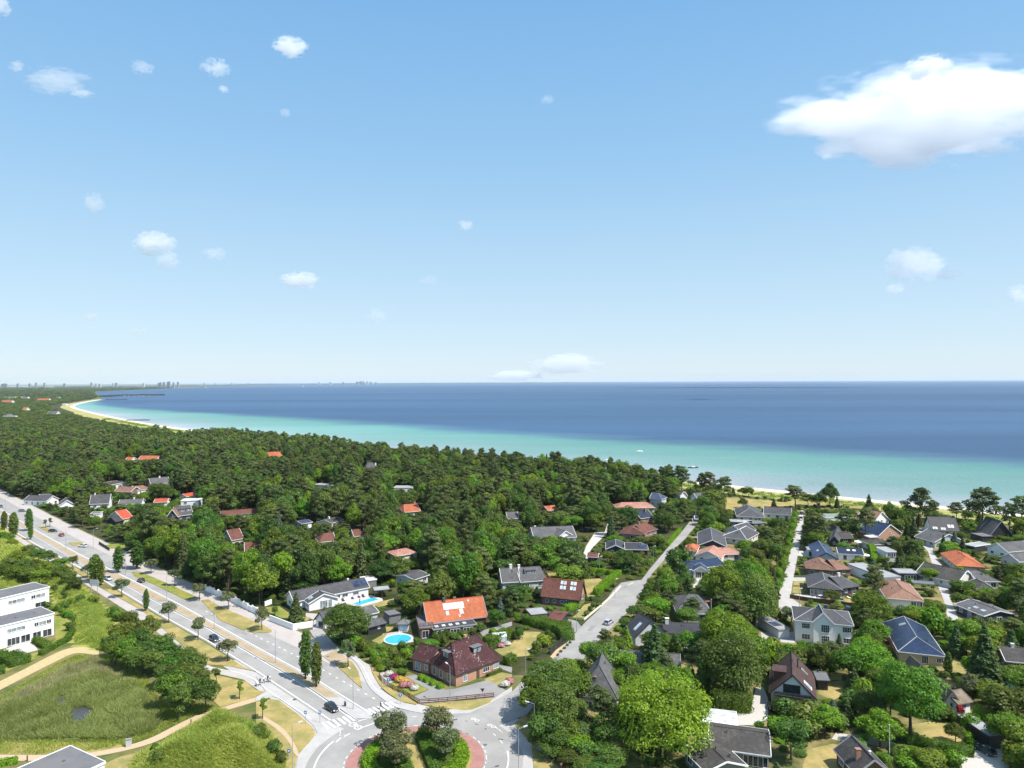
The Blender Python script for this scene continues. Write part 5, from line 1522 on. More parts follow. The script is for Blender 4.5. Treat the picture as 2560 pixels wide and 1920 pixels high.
leafmat('scrub_green', (.085, .150, .012), (.235, .340, .040), .3, .12, .02)
leafmat('petals_pink', (.45, .10, .16), (.75, .42, .46), .3, .1, .01)
leafmat('petals_yellow', (.62, .33, .04), (.78, .55, .16), .3, .1, .01)
leafmat('petals_white', (.60, .55, .52), (.80, .78, .75), .3, .05, .01)
leafmat('petals_magenta', (.35, .02, .12), (.55, .06, .22), .3, .05, .01)
plain('bark', (.105, .085, .065), .95, .25, 2.5, .1)
plain('bark_pale', (.30, .28, .25), .95, .25, 2.0, .1)
RNG = np.random.default_rng(11)

def unit(v):
 return v / (np.linalg.norm(v, axis=1, keepdims=True) + 1e-9)

def leaves(cen, nrm, size, aspect=1.5, rng=RNG, up=None):
 """one small rhombic face per leaf clump; returns verts (n*4,3)"""
 n = len(cen)
 nrm = unit(nrm)
 r = rng.normal(size=(n, 3)) if up is None else up
 t = unit(np.cross(nrm, r))
 b = np.cross(nrm, t)
 s = (size * rng.uniform(.6, 1.3, n))[:, None]
 a = s * aspect * .5
 w = s * .5
 return np.stack([cen - b * a, cen + t * w + b * a * .1, cen + b * a, cen - t * w - b * a * .1], 1).reshape(-1, 3)

def lobes_to_leaves(lobes, per, size, rng, aspect=1.5, flat=.35, shell=.7, down=.25):
 C, N, T = [], [], []
 for c, r, tone in lobes:
  k = int(per * rng.uniform(.8, 1.2))
  d = unit(rng.normal(size=(k, 3)))
  keepm = (d[:, 2] > -.25) | (rng.random(k) < down)
  d = d[keepm]
  rad = (shell + (1.05 - shell) * rng.random(len(d)))[:, None]
  C.append(np.array(c) + d * np.array(r) * rad)
  N.append(d * .85 + np.array([0, 0, flat * .8]) + rng.normal(size=d.shape) * .30)
  T.append(np.full(len(d), tone))
 return np.concatenate(C), np.concatenate(N), np.concatenate(T)

class Leafy:
 """vertices, quads and a tone per face"""
 def __init__(s):
  s.V, s.T = [], []

 def add(s, cen, nrm, tone, size, aspect=1.5, rng=RNG, up=None):
  s.V.append(leaves(cen, nrm, size, aspect, rng, up))
  s.T.append(tone)

 def mesh(s, name, mat, extra=None):
  V = np.concatenate(s.V)
  T = np.concatenate(s.T)
  nq = len(V) // 4
  ev, ef = (extra if extra else (np.zeros((0, 3)), []))
  me = bpy.data.meshes.new(name)
  nv = len(V) + len(ev)
  me.vertices.add(nv)
  me.vertices.foreach_set('co', np.concatenate([V, ev]).astype(np.float32).ravel())
  loops = np.arange(nq * 4)
  el = [k + len(V) for f in ef for k in f]
  me.loops.add(nq * 4 + len(el))
  me.loops.foreach_set('vertex_index', np.concatenate([loops, np.array(el, int)]).astype(np.int32))
  me.polygons.add(nq + len(ef))
  st = np.arange(nq) * 4
  es, acc = [], nq * 4
  for f in ef:
   es.append(acc)
   acc += len(f)
  me.polygons.foreach_set('loop_start', np.concatenate([st, np.array(es, int)]).astype(np.int32))
  me.materials.append(MATS[mat])
  if ef:
   me.materials.append(MATS['bark'])
   me.polygons.foreach_set('material_index', np.array([0] * nq + [1] * len(ef), np.int32))
  me.update(calc_edges=True)
  at = me.attributes.new('tone', 'FLOAT', 'FACE')
  at.data.foreach_set('value', np.concatenate([T, np.zeros(len(ef))]).astype(np.float32))
  return me

def limbs(h, w, r, n, z0, rng, lean=0.0, top=.85, spread=.75):
 """tapered trunk with limbs; returns an MB"""
 b = MB()
 pts = [Vector((0, 0, -.2))]
 k = 5
 for i in range(1, k + 1):
  f = i / k
  pts.append(Vector((lean * f + rng.normal() * .04 * h * .2, rng.normal() * .04 * h * .2, h * top * f)))
 rad = [r * 1.25] + [r * (1 - .8 * i / k) for i in range(1, k + 1)]
 for p, q, a, c in zip(pts, pts[1:], rad, rad[1:]):
  b.tube(p, q, a, c, 7)
 for i in range(n):
  f = z0 + (.9 - z0) * (i + .5) / n
  j = min(k - 1, int(f / top * k)) if f < top else k - 1
  s = pts[j].lerp(pts[j + 1], .5)
  w_ = 2.4 * i + rng.random()
  m = s + Vector((math.cos(w_), math.sin(w_), .7)) * w * .17
  e = m + Vector((math.cos(w_ + .3), math.sin(w_ + .3), .3)) * w * .17 * spread
  b.tube(s, m, r * .4, r * .26, 5)
  b.tube(m, e, r * .26, r * .08, 5)
 return b

def P_broad(seed, h=10, w=8, nl=26, per=230, size=.36, z0=.2, round_=1.0, lr=(.15, .27)):
 rng = np.random.default_rng(seed)
 lb = []
 cz, rz, rx = h * (z0 + (1 - z0) * .5), h * (1 - z0) * .5, w * .5
 ax = rng.uniform(.85, 1.15, 2)
 for i in range(nl):
  d = unit(rng.normal(size=(1, 3)))[0]
  if d[2] < -.55:
   d[2] *= -.6
  q = rng.uniform(.45, .86) ** .8
  c = np.array([d[0] * rx * q * ax[0], d[1] * rx * q * ax[1], cz + d[2] * rz * q * round_])
  r = rng.uniform(*lr) * w
  lb.append((c, (r, r, r * rng.uniform(.65, .9)), rng.random()))
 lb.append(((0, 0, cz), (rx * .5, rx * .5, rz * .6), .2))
 C, N, T = lobes_to_leaves(lb, per, size, rng)
 L = Leafy()
 L.add(C, N, T, size, 1.5, rng)
 return L, limbs(h, w, .032 * h ** .9, 7, z0 + .08, rng)

def P_pine(seed, h=13, w=8.5, nl=20, per=210, size=.34, bare=.42):
 rng = np.random.default_rng(seed)
 lb = []
 lean = rng.normal() * .8
 for i in range(nl):
  f = (i + .5) / nl
  z = h * (bare + (1 - bare) * f * .96)
  rad = w * .5 * (1 - f ** 2.2 * .75) * rng.uniform(.35, .95)
  a = 2.4 * i + rng.random() * .8
  r = rng.uniform(.16, .26) * w * (1 - .35 * f)
  lb.append(((math.cos(a) * rad + lean * f, math.sin(a) * rad, z), (r, r, r * .48), rng.random()))
 C, N, T = lobes_to_leaves(lb, per, size, rng, flat=.5, down=.45, shell=.5)
 L = Leafy()
 L.add(C, N + rng.normal(size=N.shape) * .25, T, size, 1.7, rng)
 return L, limbs(h, w, .022 * h ** .95, 9, bare - .04, rng, lean, .9, .9)

def P_spruce(seed, h=12, w=5.4, size=.34, layers=24, dens=1.7):
 rng = np.random.default_rng(seed)
 C, N, T = [], [], []
 for i in range(layers):
  f = i / layers
  z = h * (.06 + .92 * f)
  R = w * .5 * (1 - f) ** .85 * rng.uniform(.85, 1.1) + .12
  nb = max(4, int(11 * (1 - f) + 4))
  for k in range(nb):
   a = 2 * math.pi * k / nb + rng.random() * .6 + i
   Rb = R * rng.uniform(.7, 1.12)
   m = max(4, int(Rb * 13 * dens))
   s = rng.random(m) ** .65
   x = s * Rb
   side = rng.normal(size=m) * .13 * (Rb * .6 + .4)
   zz = z - (s ** 1.6) * Rb * .42 + rng.normal(size=m) * .07 + .12 * Rb
   C.append(np.stack([math.cos(a) * x - math.sin(a) * side, math.sin(a) * x + math.cos(a) * side, zz], 1))
   N.append(np.stack([np.full(m, math.cos(a) * .55), np.full(m, math.sin(a) * .55), np.full(m, .75)], 1) + rng.normal(size=(m, 3)) * .3)
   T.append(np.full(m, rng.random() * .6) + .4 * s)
 L = Leafy()
 L.add(np.concatenate(C), np.concatenate(N), np.concatenate(T), size, 1.6, rng)
 b = MB()
 b.tube((0, 0, -.2), (0, 0, h * .95), .016 * h + .06, .03, 7)
 return L, b

def P_column(seed, h=12, w=3.1, nl=34, per=120, size=.33, z0=.14):
 rng = np.random.default_rng(seed)
 lb = []
 for i in range(nl):
  f = (i + .5) / nl
  z = h * (z0 + (1 - z0) * f * .95)
  env = (math.sin(math.pi * min(1, (f * .86 + .13))) ** .7)
  a = 2.4 * i
  rr = w * .5 * env * rng.uniform(.35, .7)
  r = w * .26 * (.5 + .5 * env)
  lb.append(((math.cos(a) * rr, math.sin(a) * rr, z), (r, r, r * 1.7), rng.random()))
 C, N, T = lobes_to_leaves(lb, per, size, rng, flat=.15)
 L = Leafy()
 L.add(C, N, T, size, 1.6, rng)
 return L, limbs(h, w, .014 * h + .04, 4, z0 + .05, rng, 0, .8, .4)

def P_weep(seed, h=14, w=14, nl=60, per=200, size=.36, z0=.08, strands=900, drop=2.6, lr=(.15, .27)):
 rng = np.random.default_rng(seed)
 L, tr = P_broad(seed, h, w, nl, per, size, z0, lr=lr)
 C, N, T = [], [], []
 for i in range(strands):
  d = unit(rng.normal(size=(1, 3)))[0]
  d[2] = abs(d[2]) * .9 - .15
  q = rng.uniform(.75, 1.02)
  c = np.array([d[0] * w * .5 * q, d[1] * w * .5 * q, h * (.45 + .5 * d[2] * q)])
  m = rng.integers(6, 12)
  s = np.linspace(0, 1, m)
  out = d * np.array([1, 1, 0])
  x = c + np.outer(s, out) * rng.uniform(.1, .7) + np.outer(s ** 1.3, [0, 0, -1]) * drop * rng.uniform(.4, 1) + rng.normal(size=(m, 3)) * .10
  C.append(x[x[:, 2] > .3])
  k = len(C[-1])
  N.append(np.tile(out * .8 + np.array([0, 0, .5]), (k, 1)) + rng.normal(size=(k, 3)) * .35)
  T.append(np.full(k, rng.random()))
 L.add(np.concatenate(C), np.concatenate(N), np.concatenate(T), size * .8, 1.9, rng)
 return L, tr

def P_bush(seed, h=2.4, w=3.0, nl=11, per=130, size=.24):
 rng = np.random.default_rng(seed)
 lb = []
 for i in range(nl):
  a = 2.4 * i
  q = rng.uniform(.1, .75) * w * .36
  r = rng.uniform(.2, .32) * w
  lb.append(((math.cos(a) * q, math.sin(a) * q, h * rng.uniform(.3, .72)), (r, r, h * .32), rng.random()))
 C, N, T = lobes_to_leaves(lb, per, size, rng)
 keepm = C[:, 2] > .02
 L = Leafy()
 L.add(C[keepm], N[keepm], T[keepm], size, 1.5, rng)
 b = MB()
 for k in range(4):
  b.tube((0, 0, -.1), (math.cos(k * 1.6) * w * .2, math.sin(k * 1.6) * w * .2, h * .6), .05, .02, 5)
 return L, b

# prototype: (Leafy, trunk, base height, base width, default leaf, kind)
PROTO = {}

def proto(key, pair, h, w, mat, kind):
 PROTO[key] = dict(L=pair[0], T=pair[1], h=h, w=w, mat=mat, kind=kind, crown=None)

for i in range(4):
 proto('broad%d' % i, P_broad(20 + i, z0=.14 + .05 * (i % 2), round_=(1, .95, 1.05, 1)[i]), 10, 8, 'leaf_mid', 'broadleaf_tree')
for i in range(3):
 proto('pine%d' % i, P_pine(40 + i, bare=(.42, .34, .48)[i]), 13, 8.5, 'leaf_pine', 'pine_tree')
for i in range(2):
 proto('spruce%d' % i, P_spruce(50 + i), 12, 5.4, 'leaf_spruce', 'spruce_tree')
proto('column0', P_column(60), 12, 3.1, 'leaf_dark', 'columnar_tree')
proto('column1', P_column(61), 12, 3.1, 'leaf_dark', 'columnar_tree')
proto('thuja0', P_column(62, z0=.02), 12, 3.1, 'leaf_dark', 'columnar_conifer')
for i in range(2):
 proto('street%d' % i, P_broad(70 + i, 6.3, 5, 15, 165, .27, .34), 6.3, 5, 'leaf_grey', 'street_tree')
proto('young0', P_broad(75, 4.5, 1.9, 9, 90, .2, .36), 4.5, 1.9, 'leaf_mid', 'young_tree')
proto('oak0', P_broad(80, 16, 16, 85, 260, .34, .13, lr=(.09, .17)), 16, 16, 'leaf_mid', 'broadleaf_tree')
proto('oak1', P_broad(81, 15, 14, 72, 260, .34, .10, lr=(.10, .18)), 15, 14, 'leaf_mid', 'broadleaf_tree')
proto('willow0', P_weep(82, 16, 18, 100, 210, .30, .05, 450, 1.8, (.08, .15)), 16, 18, 'leaf_yellow', 'willow_tree')
proto('birch0', P_weep(84, 17, 11, 46, 150, .34, .14, 950, 3.0), 17, 11, 'leaf_olive', 'birch_tree')
for i in range(3):
 proto('bush%d' % i, P_bush(90 + i), 2.4, 3.0, 'leaf_mid', 'bush')

def proto_meshes(key):
 p = PROTO[key]
 if p['crown'] is None:
  p['crown'] = p['L'].mesh(key + '_crown', p['mat'])
  tb_ = p['T']
  me = bpy.data.meshes.new(key + '_trunk')
  me.from_pydata([tuple(v) for v in tb_.v], [], tb_.f)
  me.materials.append(MATS['bark_pale' if key.startswith('birch') else 'bark'])
  p['trunk'] = me
 return p

TREES = []          # every individual: (object, x, y, kind, words)

def plant(key, x, y, h, w, mat=None, label=None, group=None, z=0.0, rz=None, words=None, name=None, cat=None):
 p = proto_meshes(key)
 kind = name or p['kind']
 root = thing(kind, label or '', cat or ('bush' if kind == 'bush' else 'tree'), (x, y, z), RNG.uniform(0, 6.28) if rz is None else rz, group)
 root.scale = (w / p['w'], w / p['w'], h / p['h'])
 for nm, me in (('trunk', p['trunk']), ('crown', p['crown'])):
  o = bpy.data.objects.new(nm, me)
  COL.objects.link(o)
  o.parent = root
  if nm == 'crown' and mat and mat != p['mat']:
   o.material_slots[0].link = 'OBJECT'
   o.material_slots[0].material = MATS[mat]
 TREES.append((root, x, y, kind, words or WORDS.get(mat or p['mat'], 'green'), h, w))
 return root

WORDS = dict(leaf_mid='green', leaf_bright='bright green', leaf_dark='dark green', leaf_olive='olive green', leaf_yellow='yellow-green', leaf_grey='grey-green', leaf_pine='dark',
 leaf_spruce='dark', leaf_blue='blue-green', leaf_purple='purple-leaved', leaf_red='red', hedge_bright='vivid green', hedge_green='green')
K_B = ['broad0', 'broad1', 'broad2', 'broad3']

def tree(key, t, x, ytop, h, w, mat=None, label=None, group=None, name=None, cat=None, z=0.0):
 """a tree whose top shows at a tile pixel; its height fixes its distance"""
 q = P(t, x, ytop, h + z)
 if key == 'broad':
  key = K_B[int(abs(x + ytop)) % 4]
 elif key == 'pine':
  key = 'pine%d' % (int(abs(x + ytop)) % 3)
 elif key in ('spruce', 'street'):
  key = key + str(int(abs(x + ytop)) % 2)
 elif key == 'bush':
  key = 'bush%d' % (int(abs(x + ytop)) % 3)
 return plant(key, q.x, q.y, h, w, mat, label, group, z=z, name=name, cat=cat)

# ---- placed by hand: the trees one can tell apart
tree('column0', 'b', 425, 466, 12.6, 3.3, 'leaf_dark', 'taller of the two columnar trees on the median near the roundabout')
tree('column1', 'b', 522, 566, 11.2, 3.1, 'leaf_dark', 'shorter of the two columnar trees on the median near the roundabout')
tree('oak1', 'b', 765, 238, 11.8, 14.5, 'leaf_dark', 'wide round dark green tree beside the white boundary wall and the black garden house')
tree('spruce', 'b', 345, 128, 9.6, 5.4, None, 'dark spruce behind the white boundary wall of the pool villa')
tree('broad', 'b', 160, 262, 3.0, 2.2, 'leaf_olive', 'small rounded olive shrub-like tree left of the spruce at the pool villa')
for x, y, h, w, lb in ((50, 290, 6.3, 4.6, 'grey-green street tree beside the white boundary wall'), (795, 557, 6.9, 4.6, 'grey-green street tree on the small verge by the cycle path bend')):
 tree('street', 'b', x, y, h, w, None, lb)
tree('young0', 'b', 55, 1050, 4.8, 2.0, None, 'thin young tree on the dry grass left of the zebra crossing')
for x, y, h, w, lb in ((1150, 1168, 7.6, 6.4, 'grey-green tree at the back left of the roundabout island'), (1222, 1352, 7.2, 6.8, 'grey-green tree at the front left of the roundabout island'),
 (1560, 1120, 7.6, 6.6, 'grey-green tree at the back right of the roundabout island'), (1640, 1300, 7.0, 5.4, 'grey-green tree at the front right of the roundabout island')):
 tree('broad', 'b', x, y, h, w, 'leaf_grey', lb, name='street_tree')
tree('spruce', 'b', 2112, 180, 6.5, 4.0, 'leaf_blue', 'blue-grey spruce right of the orange roofed house')
tree('broad', 'b', 2082, 296, 5.0, 5.0, 'leaf_mid', 'round clipped green tree at the right end of the orange roofed house')
tree('oak1', 'f', 1680, 880, 14.5, 13.5, 'leaf_bright', 'big bright green maple behind the orange roofed house')
side = 'street trees along the near verge of the boulevard'
for x, y, lb in ((1050, 32, 'grey-green street tree on the near verge just right of the blue road sign'), (1458, 236, 'grey-green street tree on the near verge by the thin columnar tree'),
 (1710, 372, 'grey-green street tree on the near verge beside the dark car'), (1968, 537, 'grey-green street tree on the near verge where the footpath bends away')):
 tree('street', 'a', x, y, 6.3, 5.0, None, lb, side)
tree('column0', 'a', 1262, 112, 7.4, 2.0, 'leaf_dark', 'thin columnar tree on the near verge between two street trees')
side = 'street trees along the far verge of the boulevard'
for x, y, lb in ((1305, 952, 'grey-green street tree on the far verge farthest from the white wall'), (1510, 1050, 'grey-green street tree on the far verge beside a lamp post'),
 (1722, 1165, 'grey-green street tree on the far verge where the stepped white wall begins'), (1972, 1235, 'grey-green street tree on the far verge before the stepped white wall')):
 tree('street', 'e', x, y, 6.1, 5.0, None, lb, side)
for x, y, h, w, lb in ((35, 546, 10, 3.2, 'columnar tree at the far left end of the boulevard, left one of the pair'), (117, 556, 12, 5.0, 'broad columnar tree at the far left end of the boulevard'),
 (250, 522, 11.5, 3.9, 'dark columnar tree on the boulevard median at the far left'), (263, 640, 8.5, 2.4, 'thin columnar tree on the verge in front of the median column'),
 (825, 920, 10.5, 5.0, 'bushy columnar tree on the near verge behind the blue road sign'), (872, 965, 9.5, 2.6, 'slim columnar tree on the near verge touching the blue road sign'),
 (1020, 850, 10.5, 4.2, 'columnar tree on the median beside the tall lamp post'), (1182, 800, 11.5, 5.4, 'columnar tree on the far verge in front of the dark tall trees')):
 tree('column%d' % (x % 2), 'e', x, y, h, w, 'leaf_dark', lb)
tree('street', 'e', 625, 930, 5.6, 4.4, 'leaf_dark', 'round street tree on the near verge by the dark grove')
tree('street', 'e', 757, 1000, 5.6, 4.0, None, 'round street tree left of the bushy columnar tree')
for x, y, lb in ((1867, 785, 'young staked tree on the dry grass nearer to the grove'), (2068, 900, 'young staked tree on the dry grass nearer to the walkers')):
 tree('young0', 'a', x, y, 4.6, 1.9, None, lb)
for x, y in ((395, 610), (430, 600)):
 tree('young0', 'e', x, y, 5.0, 2.4, 'leaf_olive', 'thin street tree on the far verge behind the parked blue car', 'thin trees by the parked cars')
# grove between pond and boulevard
gr = 'trees of the dark grove between pond and boulevard'
for i, (x, y) in enumerate(((1120, 300), (1290, 345), (1040, 410), (985, 490), (1200, 440), (1390, 500), (1250, 560), (1100, 530), (1450, 575), (1350, 630), (1600, 622), (1685, 655), (1500, 690),
 (1420, 740), (1640, 740), (1560, 790), (1700, 790), (1480, 830), (1775, 880), (1640, 870), (1230, 630), (1540, 930), (1000, 550), (1150, 610))):
 h = 6.6 + (i * 37 % 10) * .2
 tree('broad', 'a', x, y, h, 5.4 + (i % 3) * .6, ('leaf_dark', 'leaf_olive', 'leaf_mid', 'leaf_dark', 'leaf_bright' if i in (17, 20) else 'leaf_dark')[i % 5], None, gr)
gr = 'trees of the dark grove on the mound by the boulevard'
for i, (x, y) in enumerate(((250, 835), (330, 862), (150, 885), (420, 885), (85, 935), (520, 950), (205, 950), (300, 965), (400, 985), (560, 1015), (480, 1030), (130, 1010), (50, 1000), (240, 1030), (340, 1040), (640, 1110), (600, 1060))):
 tree('broad', 'e', x, y, 5.6 + (i * 37 % 10) * .16, 5.4 + (i % 3) * .6, ('leaf_dark', 'leaf_olive', 'leaf_mid')[i % 3], None, gr)
for x, y, h in ((20, 720, 5), (70, 735, 4.5), (110, 790, 4), (980, 240, 0)):
 if h:
  tree('broad', 'e', x, y, h, 5.2, 'leaf_mid', None, 'trees on the mound at the left edge')
for x, y in ((985, 262), (1010, 300), (800, 165), (640, 10), (660, 60)):
 tree('bush', 'a', x, y, 3.4, 4.2, 'leaf_mid', None, 'bushes at the foot of the grass mound', name='bush')
for i, (t, x, y) in enumerate((('a', 1860, 1215), ('a', 1950, 1195), ('a', 2050, 1225), ('a', 2140, 1270), ('a', 2205, 1310), ('b', 40, 1275), ('b', 90, 1340), ('b', 150, 1420), ('b', 215, 1520), ('a', 1335, 1450), ('a', 1370, 1500), ('a', 560, 130), ('a', 605, 195), ('a', 625, 320), ('a', 470, 80), ('a', 830, 330), ('a', 700, 160))):
 tree('bush', t, x, y, (1.6, 2.6, 2.0)[i % 3], (2.2, 3.4, 2.8)[i % 3], ('leaf_mid', 'leaf_dark', 'leaf_olive')[i % 3], None, 'bushes on the grass mounds', z=1.2 if t == 'a' and x < 1000 else .5)
# lower right gardens
tree('willow0', 'c', 1300, 850, 16.5, 19.5, 'leaf_yellow', 'huge yellow-green willow in the lower middle of the gardens')
tree('spruce1', 'c', 1232, 388, 13.5, 9.0, None, 'tall dark spruce in front of the black roofed villa')
tree('oak1', 'c', 1850, 306, 13.5, 15.5, 'leaf_bright', 'wide bright green tree by the red and white flagpole')
tree('birch0', 'c', 1920, 448, 17, 12.5, 'leaf_olive', 'large drooping olive birch right of the bright green tree')
tree('spruce0', 'c', 1640, 620, 12, 4.4, 'leaf_olive', 'narrow spruce with yellowish flank beside the drooping birch')
tree('birch0', 'c', 330, 705, 12, 10.5, 'leaf_olive', 'light crowned tree at the mouth of the side street by the roundabout')
tree('broad', 'c', 195, 862, 10, 7.5, 'leaf_mid', 'green tree leaning over the roundabout pavement beside a lamp post')
tree('birch0', 'c', 380, 900, 12.5, 8.5, 'leaf_olive', 'brownish green tree left of the pointed grey gable')
tree('pine0', 'c', 795, 962, 12, 7.6, None, 'dark pine in front of the pointed grey gable')
tree('spruce0', 'c', 1003, 728, 9.5, 3.8, None, 'narrow dark spruce right of the pointed grey gable')
tree('broad', 'c', 650, 562, 6.5, 5.4, 'leaf_bright', 'light green tree at the edge of the side street below the parked car')
tree('broad', 'c', 800, 560, 10, 8.6, 'leaf_olive', 'yellowish green tree behind the pointed grey gable')
tree('broad', 'c', 960, 640, 8, 6.6, 'leaf_bright', 'leafy light tree left of the tall dark spruce')
tree('pine1', 'c', 1345, 660, 7.5, 5.2, 'leaf_grey', 'pale grey-green pine below the tall dark spruce')
tree('thuja0', 'c', 1410, 500, 6.5, 3.4, 'leaf_dark', 'dark columnar conifer beside the terrace of the black roofed villa')
tree('spruce1', 'c', 990, 420, 6.5, 4.0, 'leaf_yellow', 'yellowish conifer left of the black roofed villa')
tree('pine2', 'c', 800, 462, 7.0, 5.2, None, 'windblown dark pine beside the side street')
tree('broad', 'c', 620, 820, 8, 7, 'leaf_mid', 'green tree just left behind the pointed grey gable')
tree('broad', 'c', 880, 800, 7, 6, 'leaf_mid', 'green tree just right behind the pointed grey gable')
for i, (x, y, h, w, m) in enumerate(((260, 1180, 8, 7, 'leaf_dark'), (500, 1060, 8, 7, 'leaf_olive'), (640, 1240, 6, 6, 'leaf_spruce'), (820, 1240, 7, 7, 'leaf_dark'), (420, 1330, 5, 6, 'leaf_dark'), (580, 1360, 5, 6, 'leaf_bright'),
 (700, 1430, 4.5, 6, 'leaf_dark'), (330, 1420, 3.6, 5, 'leaf_dark'), (480, 1510, 3.4, 5, 'leaf_dark'), (850, 1480, 5, 6, 'leaf_dark'), (640, 1570, 3.2, 5, 'leaf_dark'), (800, 1600, 4, 6, 'leaf_dark'), (250, 1330, 4.5, 5, 'leaf_dark'), (560, 1240, 6, 6, 'leaf_dark'))):
 tree('broad', 'c', x, y, h, w, m, None, 'trees of the thicket by the roundabout')
for x, y, h, w, m, lb in ((1250, 15, 10, 5.5, 'leaf_spruce', 'tall dark spruce at the upper bend of the side street'), (1340, 120, 8, 6, 'leaf_pine', 'spreading pine right of the upper bend of the side street'),
 (1560, 185, 6.5, 6, 'leaf_pine', 'dark pine in front of the grey hipped house by the flag'), (1330, -90, 9, 6, 'leaf_mid', 'tall leafy tree at the upper bend of the side street')):
 tree('spruce' if 'spruce' in lb else ('pine' if 'pine' in lb else 'broad'), 'c', x, y, h, w, m, lb)
tree('broad', 'g', 1450, 860, 13, 9.5, 'leaf_olive', 'tall olive tree left of the house with the pillared porch')
tree('oak1', 'g', 1830, 990, 15, 13, 'leaf_mid', 'broad green tree right of the house with the pillared porch')
tree('oak1', 'g', 1990, 955, 14, 11, 'leaf_mid', 'leafy green tree above the drooping birch')
tree('birch0', 'g', 2110, 1070, 17, 11, 'leaf_olive', 'tall birch with hanging twigs left of the pale lane')
tree('broad', 'g', 2000, 1220, 12, 11, 'leaf_dark', 'dark green tree above the wide bright green tree')
tree('oak0', 'd', 1230, 738, 15.5, 14.5, 'leaf_mid', 'large spreading oak standing on the dry lawn')
tree('oak1', 'd', 860, 560, 10.5, 12, 'leaf_bright', 'bright green spreading tree between the oak and the white mansion')
tree('broad', 'd', 700, 640, 8.5, 8.5, 'leaf_mid', 'green tree right behind the A-shaped dark red roof')
tree('oak1', 'd', 885, 122, 11.5, 12, 'leaf_mid', 'round full green tree right of the white mansion')
tree('broad', 'd', 920, 385, 7.5, 8, 'leaf_bright', 'bright green tree below the round full tree beside the mansion')
tree('spruce0', 'd', 615, 490, 5.5, 3.2, None, 'small spruce in front of the white mansion')
tree('broad', 'd', 1020, 520, 4.5, 3.4, 'leaf_purple', 'small purple-leaved tree left of the glossy blue roof')
tree('spruce1', 'd', 1870, 395, 16, 8.6, None, 'very tall dark spruce at the right, behind the blue van')
tree('spruce0', 'd', 1630, 395, 9.5, 5, None, 'spruce right of the glossy blue roof')
tree('thuja0', 'd', 1558, 655, 6, 2.2, None, 'slim dark columnar conifer at the corner of the yellow brick house')
tree('broad', 'd', 1450, 220, 7, 6.4, 'leaf_dark', 'dense tree at the corner of the fence below the tan roofed house')
tree('pine0', 'd', 910, -20, 9, 6.6, None, 'dark pine left of the tan roofed house')
tree('broad', 'd', 600, 215, 3.2, 2.8, 'leaf_yellow', 'small yellowish tree behind the white mansion')
